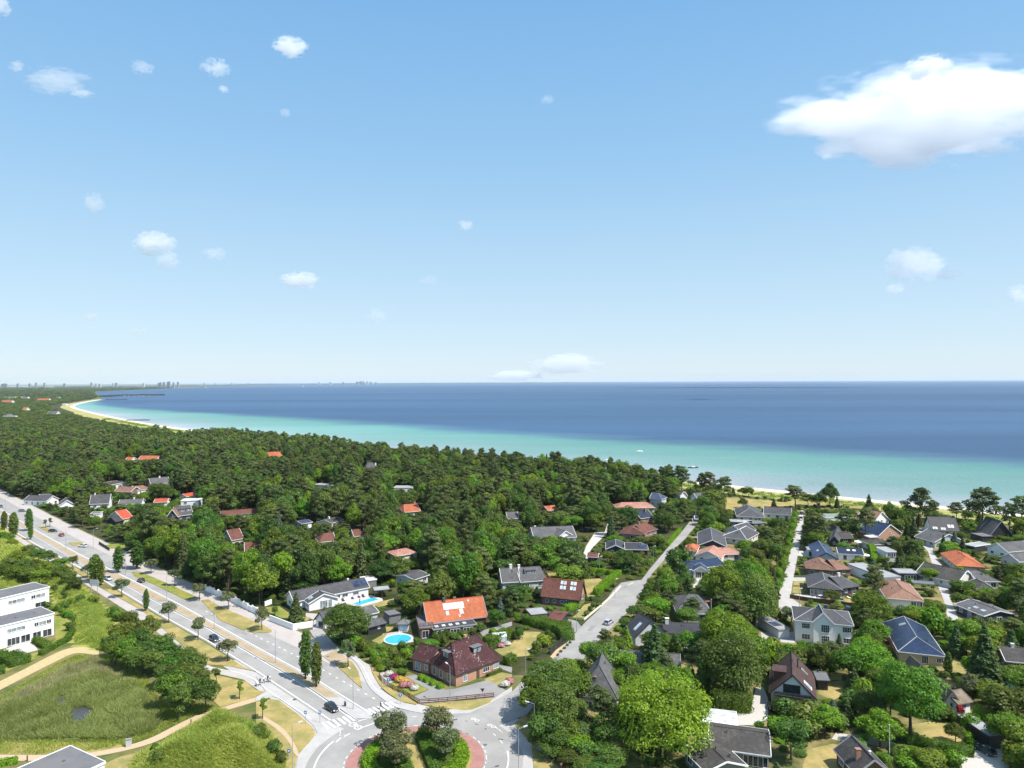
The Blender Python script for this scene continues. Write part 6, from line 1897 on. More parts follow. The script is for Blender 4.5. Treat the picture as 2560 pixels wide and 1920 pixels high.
for x, y, h, w, m, lb in ((310, 572, 3.2, 6, 'leaf_bright', 'leafy bush left before the white mansion'), (470, 622, 3.2, 6, 'leaf_mid', 'leafy bush in front of the middle of the white mansion'), (60, 540, 4.5, 7, 'leaf_mid', 'bush left of the white mansion drive'), (170, 580, 4, 5, 'leaf_mid', 'bush behind the ridge of the A-shaped roof'),
 (800, 880, 7, 6, 'leaf_bright', 'light green tree below the purple shrub, left of the oak'), (880, 990, 6.5, 7, 'leaf_olive', 'olive tree at the left foot of the oak'), (700, 980, 5, 6, 'leaf_olive', 'olive bush on the dry lawn by the A-shaped house'),
 (330, 1100, 5, 9, 'leaf_olive', 'wide olive shrub in front of the A-shaped house'), (150, 1060, 4, 6, 'leaf_olive', 'olive shrub beside the car below the A-shaped house'), (80, 1215, 3.6, 7, 'leaf_bright', 'light green shrub above the corrugated roof'),
 (330, 1235, 4, 7, 'leaf_olive', 'yellowish shrub right of the corrugated roof'), (520, 1130, 4.6, 6, 'leaf_olive', 'olive shrub at the edge of the dry lawn by the white path'), (620, 1180, 4, 5, 'leaf_olive', 'shrub right of the yellowish shrub by the white path'),
 (765, 1400, 3.0, 4, 'leaf_bright', 'round light shrub beside the fence end and dry lawn'), (720, 1520, 1.8, 2.4, 'leaf_mid', 'small shrub on the dry lawn by the brown cottage'), (1620, 1275, 4.2, 3.6, 'leaf_dark', 'small dark tree on the dry lawn right of the oak'),
 (1230, 1490, 3.4, 5.4, 'leaf_bright', 'bright shrub right of the flagpole at the bottom'), (1240, 1580, 3.0, 6, 'leaf_bright', 'bright broad shrub right of the brown cottage'), (1440, 1490, 3.4, 3.6, 'leaf_purple', 'dull purple shrub below the long dark hedge'), (1600, 1510, 3.4, 4.6, 'leaf_bright', 'light green shrub left of the parked car'),
 (1815, 1110, 4.4, 3.6, 'leaf_yellow', 'yellow-green shrub by the thatched cottage'), (1740, 1190, 4, 4.4, 'leaf_bright', 'light green shrub below the thatched cottage'), (1660, 1115, 2.6, 2.2, 'leaf_red', 'crimson flowering shrub at the door of the thatched cottage'),
 (2110, 960, 9, 10, 'leaf_olive', 'tall olive tree at the right edge below the blue van'), (2080, 1180, 8, 8, 'leaf_mid', 'drooping green tree over the flat felt shed'), (2190, 1260, 8, 7, 'leaf_mid', 'green tree in the right edge above the drive'), (1960, 930, 6, 7, 'leaf_mid', 'green tree in front of the blue van'),
 (2150, 820, 5, 6, 'leaf_mid', 'green tree at the right edge by the weathered roof'), (1990, 780, 5, 5, 'leaf_olive', 'leafy tree left of the weathered roof'), (1610, 500, 5.5, 4.2, 'leaf_dark', 'dark tree right of the glossy blue roof corner'), (1720, 500, 6.5, 5, 'leaf_bright', 'light tree left of the very tall spruce'), (2110, 450, 9, 6, 'leaf_spruce', 'spruce at the right end of the grey low roof'),
 (1400, 1520, 2.4, 2.6, 'leaf_dark', 'dark shrub under the long hedge'), (2160, 1590, 2.4, 4.5, 'leaf_olive', 'brownish shrub at the bottom right corner'), (2140, 1440, 5, 6, 'leaf_mid', 'green shrub at the right edge beside the parked car')):
 key = 'spruce' if m == 'leaf_spruce' else ('bush' if ('shrub' in lb or 'bush' in lb) else 'broad')
 tree(key, 'd', x, y, h, w, m, lb)
# bushes between the round pool and the cycle path
for i, (x, y, h, w, m) in enumerate(((860, 510, 3.6, 4.6, 'leaf_bright'), (920, 545, 3.2, 4.2, 'leaf_mid'), (980, 600, 3, 4, 'leaf_mid'), (1020, 640, 3.4, 3.4, 'leaf_bright'), (1100, 640, 3, 4, 'leaf_mid'), (1180, 610, 3.2, 4, 'leaf_dark'), (1260, 560, 2.8, 3.4, 'leaf_dark'), (1300, 620, 3, 4, 'leaf_bright'),
 (1240, 700, 2.6, 3.6, 'leaf_mid'), (1140, 720, 2.8, 3.6, 'leaf_olive'), (1060, 700, 2.6, 3.6, 'leaf_mid'), (1390, 530, 2.8, 3, 'leaf_mid'), (930, 660, 1.4, 2.6, 'leaf_mid'), (1090, 760, 1.8, 3.6, 'leaf_bright'), (1260, 800, 1.8, 3.4, 'leaf_mid'), (760, 600, 2, 3, 'leaf_mid'))):
 tree('bush', 'b', x, y, h, w, m, None, 'shrubs between the round pool and the cycle path', name='bush')
for x, y, h, w, m, lb in ((1540, 480, 4, 2, 'leaf_dark', None), (1590, 470, 4, 2, 'leaf_dark', None), (1640, 455, 4, 2, 'leaf_dark', None), (1570, 510, 3.4, 1.8, 'leaf_dark', None), (1620, 500, 3.6, 1.8, 'leaf_dark', None)):
 tree('thuja0', 'b', x, y, h, w, m, lb, 'slim conifers between the orange roof and the maroon roof')
for x, y, h, w in ((1700, 480, 2, 3.6), (1790, 465, 2, 3.6), (1870, 440, 2.2, 3), (1930, 400, 2.4, 4)):
 tree('bush', 'b', x, y, h, w, 'leaf_olive', None, 'low shrubs below the flat roof of the orange roofed house', name='bush')
for x, y, h, w, m in ((270, 500, 3.4, 4.6, 'leaf_yellow'), (215, 560, 3, 3.2, 'leaf_olive'), (60, 430, 4, 3, 'leaf_dark')):
 tree('bush', 'c', x, y, h, w, m, {'leaf_yellow': 'golden yellow-green round shrub on the garden lawn by the side street', 'leaf_olive': 'olive shrub left of the golden round shrub', 'leaf_dark': 'dark bush at the upper corner of the dry garden lawn'}[m], name='bush')
# along the beach
for k, x, y, h, w, m, lb in (('pine0', 1470, 152, 20, 14, None, 'tall spreading pine at the beach end of the side street'), ('pine1', 1625, 212, 17, 9, None, 'pine second from the left in the beach clump'), ('pine2', 1705, 207, 18, 11, None, 'pine in the middle of the beach clump'), ('pine0', 1835, 248, 17, 12, None, 'pine at the right end of the beach clump'),
 ('broad1', 925, 108, 20, 14, 'leaf_mid', 'big leafy tree against the sea left of the blue roofed house'), ('column1', 1105, 148, 19, 7.5, 'leaf_dark', 'slender dark tree against the sea beside the big leafy tree'), ('pine1', 690, 107, 17, 9, None, 'tall pine against the sea at the right end of the wood'), ('broad2', 515, 122, 16, 7, 'leaf_mid', 'leafy treetop against the sea left of the tall pine'),
 ('broad', 600, 170, 15, 8, 'leaf_olive', 'olive treetop between two taller trees against the sea'), ('spruce0', 1110, 300, 15, 8.5, None, 'dark spruce left of the blue roofed house'), ('pine2', 900, 290, 15, 15, None, 'wide umbrella pine behind the pale red roof'),
 ('broad', 1730, 350, 15, 13, 'leaf_olive', 'wide olive tree at the beach end of the side street'), ('broad', 1660, 400, 13, 8, 'leaf_dark', 'dark tree right of the side street near the beach'), ('birch0', 1480, 420, 13, 11, 'leaf_olive', 'leafy trees left of the side street near the beach'),
 ('oak1', 1000, 500, 10, 12, 'leaf_dark', 'dense round tree left of the dark roof with brick chimney'), ('oak1', 1320, 535, 11, 11.5, 'leaf_dark', 'dense round tree right of the dark roof with brick chimney'), ('broad', 730, 560, 9.5, 9, 'leaf_mid', 'bright rounded tree by the short pale side lane')):
 tree(k, 'g', x, y, h, w, m, lb)
for k, x, y, h, w, m, lb in (('pine0', 240, 322, 13.7, 14, None, 'broad windswept pine beside the lane end at the beach'), ('broad1', 535, 303, 14.3, 8.7, 'leaf_olive', 'lone slender leafy tree on the dune grass'), ('spruce1', 872, 392, 12.7, 7.7, None, 'lone dark spruce on the dune grass'), ('pine1', 1290, 338, 21, 15, None, 'tall dark pine with visible trunks at the end of the narrow lane'),
 ('pine2', 1850, 343, 22, 18, None, 'huge windswept pine right of the tall black roofed beach house'), ('pine0', 2190, 412, 17.5, 14, None, 'tall dark pine at the right edge by the A-frame house'), ('pine1', 2090, 470, 14, 8, None, 'smaller pine left of the right edge by the A-frame house'),
 ('pine0', 440, 560, 15.4, 12.5, None, 'dark pine right of the pale lane near the beach'), ('spruce0', 345, 520, 12, 6, None, 'dark conifer right of the parked white van'), ('pine1', 690, 525, 12.9, 11, None, 'wide dark pine left of the white gabled house'), ('pine2', 840, 520, 15, 10, None, 'dense pine just left of the white gabled house'),
 ('pine1', 1060, 760, 8, 8, 'leaf_grey', 'open grey-green pine in front of the pale balcony'), ('spruce1', 1515, 740, 8, 4, None, 'spruce at the corner of the narrow lane'), ('spruce0', 1610, 715, 9, 6, 'leaf_blue', 'pale spruce in front of the grey roofed lane house'), ('spruce1', 1680, 750, 8.5, 4, None, 'dark spruce at the right end of the grey roofed lane house'),
 ('pine0', 930, 1010, 10, 8, None, 'dark pine left of the grey flat roofs'), ('broad', 1390, 1030, 6, 6, 'leaf_bright', 'round bright tree beside the narrow lane')):
 tree(k, 'h', x, y, h, w, m, lb)
N_HAND = len(TREES)
# ------------------------------------------------------------------ walls, fences, pools, furniture
def mesh_thing(name, b, mats, label, cat, org, group=None):
 o = b.build(name, mats, None, org)
 return tag(o, label, cat, group)

def wall_run(label, pts, h, th, mat, step=None, cap=None, name='boundary_wall', cat='wall'):
 b = MB()
 pts = [Vector((p[0], p[1])) for p in pts]
 if step:
  pts = resample(pts, step)
 for i, (p, q) in enumerate(zip(pts[:-1], pts[1:])):
  hh = h + (.35 if step and i % 2 else 0)
  b.beam((*p, hh / 2), (*q, hh / 2), th, hh)
  if step:
   b.box((*p, (h + .55) / 2), (th * 1.8, th * 1.8, h + .55))
 return mesh_thing(name, b, mat, label, cat, (*pts[0], 0))

wall_run('white boundary wall with corner in front of the pool villa', pl('b', 118, 388, 322, 468, 492, 441), 1.9, .3, 'wall_white')
wall_run('stepped white boundary wall along the far pavement', [P('a', 1778, 128).xy, P('a', 2000, 222).xy, P('a', 2212, 330).xy, P('b', 20, 335).xy], 1.8, .28, 'wall_white', 3.2)
wall_run('short white wall behind the spruce at the pool villa', pl('b', 75, 262, 135, 240), 1.6, .25, 'wall_white')
wall_run('low stone edging along the bank above the side street', pl('c', 620, 385, 760, 270, 850, 190, 940, 95), .5, .4, 'sand', name='retaining_wall')
wall_run('white wall stretch left of the upper side street', pl('g', 1560, 640, 1610, 560), 1.6, .25, 'wall_white')

def fence(label, pts, h, mat, post=2.2, rails=3, solid=False):
 pts = [Vector((p[0], p[1])) for p in pts]
 root = thing('fence', label, 'fence', (*pts[0], 0))
 r = MB()
 rp = resample(pts, post)
 for p, q in zip(rp[:-1], rp[1:]):
  if solid:
   r.beam((*p, h * .52), (*q, h * .52), .05, h * .92)
  else:
   for k in range(rails):
    z = h * (.28 + .66 * k / (rails - 1))
    r.beam((*p, z), (*q, z), .05, h * .17)
 r.build('panel' if solid else 'rail', mat, root, (*pts[0], 0))
 for p in rp[:90]:
  c = MB()
  c.box((*p, h * .52), (.13, .13, h * 1.06))
  c.build('post', mat, root, (*pts[0], 0))
 return root

fence('brown post-and-rail fence around the brick house forecourt', pl('b', 1065, 872, 1085, 910, 1150, 965, 1310, 1045, 1405, 1108, 1640, 1092, 2055, 1050), 1.15, 'rail_brown')
fence('dark boarded fence before the conservatory house', pl('h', 190, 1300, 330, 1325, 520, 1350, 720, 1375), 1.5, 'boards_brown', solid=True)
fence('grey boarded fence below the tan roofed house', pl('d', 1090, 345, 1250, 370, 1400, 395), 1.7, 'boards_grey_flat', solid=True)
fence('weathered fence from the white path to the flagpole', pl('d', 725, 1425, 880, 1455, 1040, 1495, 1180, 1535), 1.5, 'boards_grey_flat', solid=True)
fence('black fence along the pavement below the bright bushes', pl('e', 855, 832, 900, 860, 945, 888), 1.4, 'boards_black', solid=True)
fence('black boarded fence by the gravel strip of the side street', pl('c', 330, 680, 440, 580), 1.8, 'boards_black', solid=True)
fence('dark fence behind the brown hipped roof and lawn', pl('h', 730, 1050, 850, 1055), 1.8, 'boards_grey', solid=True)

m, N, L, B = _new('pool_water')
L.new(_ramp(N, L, _noise(N, L, _pos(N), .9, 2), (.3, (.02, .36, .62)), (.7, (.05, .46, .74))), B.inputs['Base Color'])
B.inputs['Roughness'].default_value = .12
_bump(N, L, _noise(N, L, _pos(N), 2.5, 3), B, .25, .1)

def pool(label, pts):
 c = sum((Vector(p) for p in pts), Vector((0, 0))) / len(pts)
 root = thing('swimming_pool', label, 'pool', (*c, 0))
 b = MB()
 for p, q in zip(pts, pts[1:] + pts[:1]):
  b.beam((*p, .12), (*q, .12), .32, .22)
 b.build('coping', 'paint_white', root, (*c, 0))
 b = MB()
 b.prism(pts, .05, .14)
 b.build('water', 'pool_water', root, (*c, 0))
 return root

pool('bright blue rectangular swimming pool beside the long white villa', tp('b', 818, 243, 1000, 187, 1072, 207, 895, 260))
pc = P('b', 1228, 550).xy
rp_ = pool('round turquoise swimming pool in front of the orange roof', [(pc.x + 4.0 * math.cos(k / 28 * 6.2832), pc.y + 4.0 * math.sin(k / 28 * 6.2832)) for k in range(28)])
b = MB()
for s in (-.3, .3):
 b.tube((pc.x + s, pc.y + 4.1, .1), (pc.x + s, pc.y + 4.1, 1.2), .04)
 b.tube((pc.x + s, pc.y + 4.1, 1.2), (pc.x + s, pc.y + 3.2, .2), .04)
b.build('ladder', 'trim_white', rp_, (pc.x, pc.y, 0))
keep('b', 820, 185, 1070, 255)
keep('b', 1100, 510, 1350, 590)

# deck railing and balcony parts
def railing(parent, pts, h, mat, name='railing'):
 b = MB()
 for p, q in zip(pts[:-1], pts[1:]):
  p, q = Vector(p), Vector(q)
  for z in (.35, .7, h):
   b.beam(p + Vector((0, 0, z)), q + Vector((0, 0, z)), .06, .1)
  n = max(1, int((q - p).length / 1.2))
  for k in range(n + 1):
   c = p.lerp(q, k / n)
   b.box(c + Vector((0, 0, h / 2)), (.1, .1, h))
 return b.build(name, mat, parent, parent.location)

railing(og, [P('b', 1412, 440, 3.0), P('b', 1530, 428, 3.0)], 1.0, 'rail_brown')
A3, ex3, ey3, L3, d3, zr3, _, _ = block_geo(t='d', ev=(8, 1012, 424, 1072), ze=2.9, d=(432, 855), rg=(208, 856, 235, 622), ax='y', hl=0, rise=8.5)
ash = [o for o in SC.objects if o.parent is None and str(o.get('label', '')).startswith('steep A-shaped')][0]
W3_ = lambda u, o, z: Vector((A3.x + ex3.x * u + ey3.x * (.45 - o), A3.y + ex3.y * u + ey3.y * (.45 - o), z))
add_window(W3_, ash.location, ash, L3 * .30, 3.5, L3 * .36, 1.9, 'trim_dark', 'pane_dark', 3, 1)
b = MB()
b.obox(W3_(L3 * .12, 0, 2.9), W3_(L3 * .88, 0, 2.9) - W3_(L3 * .12, 0, 2.9), W3_(0, 1.3, 0) - W3_(0, 0, 0), Vector((0, 0, .15)))
b.build('balcony', 'boards_black', ash, ash.location)
railing(ash, [W3_(L3 * .12, 1.3, 3.0), W3_(L3 * .88, 1.3, 3.0)], .9, 'boards_black')

# small garden things
def parasol(loc, r, label, mat, closed=False):
 root = thing('parasol', label, 'parasol', loc)
 b = MB()
 b.tube((0, 0, 0), (0, 0, 2.5), .04)
 b.box((0, 0, .06), (.6, .6, .12))
 b.build('pole', 'trim_grey', root)
 b = MB()
 if closed:
  b.tube((0, 0, .9), (0, 0, 2.6), .22, .05, 10)
 else:
  n = 8
  for k in range(n):
   a, c = 2 * math.pi * k / n, 2 * math.pi * (k + 1) / n
   e0, e1 = Vector((r * math.cos(a), r * math.sin(a), 2.15)), Vector((r * math.cos(c), r * math.sin(c), 2.15))
   b.face([e0, e1, (0, 0, 2.7)])
   b.face([e0 - Vector((0, 0, .2)), e1 - Vector((0, 0, .2)), e1, e0])
 b.build('canopy', mat, root)
 return root

plain('cloth_purple', (.06, .035, .10), .9)
parasol(P('b', 897, 252), .5, 'closed purple parasol at the edge of the rectangular pool', 'cloth_purple', True)
for x, y, lb in ((640, 960, 'left'), (728, 962, 'middle'), (840, 968, 'right')):
 parasol(P('h', x, y), 1.9, '%s one of the three open white parasols at the black roofed villa' % lb, 'wall_white')
parasol(P('h', 797, 850), 2.6, 'largest white parasol, behind the black roofed villa with three parasols', 'wall_white')

def lounger(loc, rz, label, mat, grp='sun loungers beside the rectangular pool'):
 root = thing('sun_lounger', label, 'sun lounger', loc, rz, grp)
 b = MB()
 b.box((0, 0, .3), (.7, 1.4, .14))
 b.obox((-.35, .7, .24), (.7, 0, 0), (0, .6, .4), (0, -.08, .12))
 b.build('cushion', mat, root)
 for sx in (-.3, .3):
  for sy in (-.6, .6):
   c = MB()
   c.box((sx, sy, .12), (.06, .06, .24))
   c.build('leg', 'trim_grey', root)

for i, (x, y, m_, lb) in enumerate(((690, 222, 'wall_dark', 'dark sun lounger nearest the gabled wing of the pool villa'), (755, 215, 'wall_dark', 'dark sun lounger left of the purple pair by the pool'), (835, 196, 'cloth_purple', 'purple sun lounger, left one of the pair by the villa wall'),
 (890, 184, 'cloth_purple', 'purple sun lounger, right one of the pair by the villa wall'), (930, 180, 'wall_dark', 'dark sun lounger at the far corner of the rectangular pool'))):
 lounger(P('b', x, y, .05), .5, lb, m_)
for x, y, rz, mt, lb in ((642, 165, .4, 'wall_white', 'white sun lounger on the terrace right of the glazed conservatory'), (695, 165, .8, 'roof_orange', 'orange sun lounger on the terrace of the conservatory house'), (718, 198, 1.0, 'wall_white', 'white sun lounger on the dry lawn by the conservatory house'),
 (1172, 262, 1.5, 'wall_white', 'white garden seat on the terrace of the tan roofed house, left'), (1212, 268, 1.7, 'wall_white', 'white garden seat on the terrace of the tan roofed house, right')):
 lounger(P('d', x, y, .06), rz, lb, mt, 'garden seats of the right-hand villas')
# greenhouse
g0 = P('b', 2100, 560)
gh = thing('greenhouse', 'small white framed greenhouse behind the maroon roofed brick house', 'greenhouse', g0, .25)
glassmat('greenhouse_glass', (.42, .50, .50), .1, .6)
b = MB()
b.box((0, 0, .8), (4.0, 2.6, 1.6))
for s in (-1, 1):
 b.face([(-2, s * 1.3, 1.6), (2, s * 1.3, 1.6), (2, 0, 2.4), (-2, 0, 2.4)][::s])
 b.face([(s * 2, -1.3, 1.6), (s * 2, 1.3, 1.6), (s * 2, 0, 2.4)][::s])
b.build('glazing', 'greenhouse_glass', gh)
b = MB()
for k in range(6):
 x = -2 + .8 * k
 for s in (-1, 1):
  b.beam((x, s * 1.32, 0), (x, s * 1.32, 1.6), .07, .07)
  b.beam((x, s * 1.32, 1.6), (x, 0, 2.42), .07, .07)
b.beam((-2, 0, 2.43), (2, 0, 2.43), .08, .08)
b.build('frame', 'trim_white', gh)

# ------------------------------------------------------------------ lamps, signs, flagpoles
def lamp_proto(h, arm):
 root = thing('street_lamp', '', 'street lamp')
 b = MB()
 b.tube((0, 0, 0), (0, 0, 1.0), .10, .09, 8)
 b.tube((0, 0, 1.0), (0, 0, h), .08, .05, 8)
 b.tube((0, 0, h - .05), (arm, 0, h + .12), .04, .035, 6)
 b.build('pole', 'trim_grey', root)
 b = MB()
 b.obox((arm - .1, -.17, h + .05), (.85, 0, .08), (0, .34, 0), (0, 0, .14))
 hd = b.build('lamp_head', 'trim_light', root)
 b = MB()
 b.obox((arm, -.13, h + .03), (.6, 0, .06), (0, .26, 0), (0, 0, .03))
 b.build('lens', 'pane_light', hd)
 return root

plain('trim_light', (.52, .53, .55), .5, .04)
LAMPS = [(9.0, 1.2, [('b', 168, 757, 2.4, 'street lamp on the median in front of the white boundary wall'), ('b', 840, 1157, 2.4, 'street lamp on the paved tip of the median near the zebra crossing'), ('b', 1677, 1110, 2.2, 'street lamp beside the post-and-rail fence of the brick house'),
 ('b', 316, 1690, .6, 'street lamp at the bottom edge on the near dry grass'), ('c', 193, 1482, 2.8, 'street lamp in front of the trees right of the roundabout'), ('c', 57, 1730, .5, 'street lamp at the bottom edge right of the roundabout'),
 ('a', 1440, 212, 2.4, 'street lamp on the median left of the dashes by the green verge'), ('a', 1852, 462, 2.4, 'street lamp on the median beside the dark moving car'), ('e', 1086, 1096, .6, 'tall street lamp on the median by the columnar tree'), ('e', 570, 888, .6, 'street lamp on the median beyond the parked red car'),
 ('e', 806, 872, .6, 'street lamp on the far verge near the parked white car'), ('e', 46, 535, .6, 'street lamp at the far left end of the boulevard')]),
 (6.4, .5, [('c', 118, 858, .4, 'lower street lamp at the mouth of the side street'), ('c', 558, 488, .4, 'slim street lamp by the asphalt drive of the brown roofed house'), ('c', 890, 190, .4, 'slim street lamp in front of the vivid green hedge'), ('g', 756, 1082, .4, 'slim street lamp at the short pale side lane'),
 ('g', 1220, 985, .4, 'slim street lamp left of the upper side street'), ('h', 272, 1388, .4, 'slim street lamp at the lane above the white mansion'), ('d', 1722, 470, .4, 'slim street lamp among the trees right of the glossy blue roof')])]
for h, arm, lst in LAMPS:
 pr = lamp_proto(h, arm)
 for i, (t, x, y, rz, lb) in enumerate(lst):
  p = P(t, x, y)
  if i == 0:
   pr.location, pr.rotation_euler, pr['label'] = p, (0, 0, rz), lb
   o = pr
  else:
   o = dup(pr, p, rz, None, lb)
  o['group'] = 'street lamps along the roads'

plain('sign_blue', (.035, .16, .50), .5, .04)
plain('sign_red', (.55, .03, .03), .5, .04)

def sign(t, x, y, h, kind, label, rz=0.0, z=0.0):
 root = thing('road_sign', label, 'road sign', P(t, x, y) + Vector((0, 0, z)), rz)
 b = MB()
 b.tube((0, 0, 0), (0, 0, h), .05, n=6)
 b.build('pole', 'trim_grey', root)
 b = MB()
 if kind == 'round':
  b.tube((0, -.08, h - .45), (0, -.04, h - .45), .45, n=20)
  s = b.build('sign_face', 'sign_blue', root)
  b = MB()
  b.tube((0, -.075, h - .45), (0, -.035, h - .45), .49, n=20)
  b.build('rim', 'trim_white', s)
  b = MB()
  b.obox((-.05, -.10, h - .75), (.1, 0, 0), (0, .02, 0), (0, 0, .45))
  b.face([(-.2, -.095, h - .42), (.2, -.095, h - .42), (0, -.095, h - .15)])
  b.build('arrow', 'trim_white', s)
 elif kind == 'tri':
  q = lambda r, y: [(r * math.sin(a), y, h - .4 - r * math.cos(a)) for a in (0, 2.094, 4.189)]
  b.face(q(.62, -.06))
  b.face(q(.62, -.05)[::-1])
  s = b.build('sign_face', 'sign_red', root)
  b = MB()
  b.face(q(.36, -.068))
  b.build('sign_centre', 'trim_white', s)
 elif kind == 'back':
  q = [(.6 * math.sin(a), -.06, h - .4 - .6 * math.cos(a)) for a in (0, 2.094, 4.189)]
  b.face(q)
  b.face([(x_, -.03, z_) for x_, _, z_ in q][::-1])
  b.build('sign_face', 'trim_dark', root)
 else:
  b.box((0, -.05, h - .35), (.6, .05, .7))
  s = b.build('sign_face', 'sign_blue', root)
  b = MB()
  b.tube((0, -.09, h - .35), (0, -.07, h - .35), .18, n=12)
  b.build('symbol', 'trim_white', s)
 return root

sign('b', 1145, 968, 2.5, 'round', 'round blue sign at the flower bed by the cycle path')
sign('b', 1247, 1112, 2.7, 'round', 'round blue sign on the verge above the zebra crossing')
sign('b', 427, 1282, 3.0, 'square', 'small blue sign left of the near zebra crossing on the grass edge')
sign('b', 552, 1268, 2.7, 'square', 'small blue sign beside the near zebra crossing at the kerb')
sign('b', 285, 1590, 2.2, 'square', 'small blue bus sign beside the bottom left street lamp')
sign('a', 2205, 372, 2.4, 'square', 'small blue sign in front of the stepped white wall')
sign('c', 425, 1690, 1.9, 'tri', 'red and white triangular sign at the bottom edge', .5)
sign('b', 1957, 1040, 2.0, 'back', 'dark back of a triangular sign on the brick house forecourt')
p = P('a', 812, 152)
root = thing('direction_sign', 'large blue-grey direction sign seen from behind beside the footpath', 'road sign', p, -.1)
for x in (-1.0, 1.3):
 b = MB()
 b.tube((x, 0, 0), (x, 0, 5.0), .09, n=8)
 b.build('pole', 'trim_grey', root)
b = MB()
b.box((.15, -.06, 3.9), (3.3, .08, 2.1))
s = b.build('panel', 'wall_lightgrey', root)
b = MB()
for z in (3.2, 3.9, 4.6):
 b.box((.15, -.13, z), (3.3, .06, .1))
b.build('brace', 'trim_grey', s)
p = P('b', 770, 1130)
root = thing('bollard', 'dark bollard with pale band on the paved median tip', 'bollard', p)
b = MB()
b.box((0, 0, .65), (.45, .3, 1.3))
b.build('post', 'trim_dark', root)
b = MB()
b.box((0, 0, 1.2), (.48, .33, .14))
b.build('band', 'trim_light', root)
p = P('a', 1112, 1478)
root = thing('information_board', 'grey information board beside the gravel path and reeds', 'information board', p, .2)
b = MB()
b.box((0, 0, .8), (1.0, .35, 1.6))
b.build('panel', 'trim_light', root)
b = MB()
b.box((0, 0, 1.66), (1.15, .5, .1))
b.build('roof', 'trim_grey', root)
for t, x, y, lb in (('a', 1650, 1282, 'small red-brown wooden marker post by the gravel path bend'), ('a', 236, 1600, 'small wooden marker post left of the bottom flat roof')):
 b = MB()
 p = P(t, x, y)
 b.box((0, 0, .55), (.18, .18, 1.1))
 b.face([(-.09, -.09, 1.1), (.09, -.09, 1.1), (0, 0, 1.25)])
 tag(b.build('marker_post', 'rail_brown', None), lb, 'post').location = p

def flagpole(t, x, y, h, label, flag=False):
 root = thing('flagpole', label, 'flagpole', P(t, x, y))
 b = MB()
 b.tube((0, 0, 0), (0, 0, h), .09, .05, 8)
 b.build('pole', 'trim_white', root)
 b = MB()
 b.ball((0, 0, h), .12)
 b.build('finial', 'trim_white', root)
 if flag:
  b = MB()
  for i in range(8):
   u0, u1 = i * .28, (i + 1) * .28
   f = lambda u: math.sin(u * 3) * .1
   for z0, z1, m in ((.32 - .13 * u0 / 2.3, .1, 0), (.1, .0, 1), (.0, -.22 + .13 * u0 / 2.3, 0)):
    b.face([(-u0, f(u0), h - .6 + z0), (-u1, f(u1), h - .6 + z0 * .92), (-u1, f(u1), h - .6 + z1), (-u0, f(u0), h - .6 + z1)], m)
  b.build('pennant', ['sign_red', 'trim_white'], root)

flagpole('c', 1722, 478, 9.6, 'white flagpole with red and white pennant by the bright green tree', True)
flagpole('d', 1050, 1572, 6.6, 'bare white flagpole at the bottom beside the brown cottage')
flagpole('g', 226, 1015, 8.5, 'bare white flagpole above the grey roof with wide dormer')
flagpole('k', 356, 880, 17, 'left one of two white masts standing in the wood at the left')
flagpole('k', 433, 885, 17, 'right one of two white masts standing in the wood at the left')
flagpole('f', 1375, 275, 15, 'white mast in the wood right of the grey beach villa')
flagpole('h', 643, 520, 9, 'thin white mast on the dune grass by the lone slender tree')

# ------------------------------------------------------------------ cars
for nm, c, r in (('black', (.012, .013, .016), .22), ('navy', (.02, .03, .07), .22), ('silver', (.42, .45, .50), .28), ('white', (.72, .73, .74), .3), ('red', (.30, .012, .015), .25), ('grey', (.16, .17, .18), .28), ('teal', (.02, .05, .06), .25), ('sky', (.12, .38, .62), .3)):
 plain('car_' + nm, c, r, .03, .5, .6)
 MATS['car_' + nm].node_tree.nodes['Principled BSDF'].inputs['Coat Weight'].default_value = .6
glassmat('car_glass', (.02, .025, .03), .06, .7)
plain('tyre', (.02, .02, .02), .9)
plain('lamp_clear', (.75, .76, .78), .2, .02)
plain('lamp_red', (.35, .015, .015), .25, .02)

def loft(secs, cap=True):
 """skin over cross sections (lists of points, same count)"""
 b = MB()
 n = len(secs[0])
 for s in secs:
  b.v += [Vector(p) for p in s]
 for i in range(len(secs) - 1):
  for k in range(n):
   b.f.append([i * n + k, i * n + (k + 1) % n, (i + 1) * n + (k + 1) % n, (i + 1) * n + k])
   b.m.append(0)
 if cap:
  b.f += [list(range(n))[::-1], [(len(secs) - 1) * n + k for k in range(n)]]
  b.m += [0, 0]
 return b

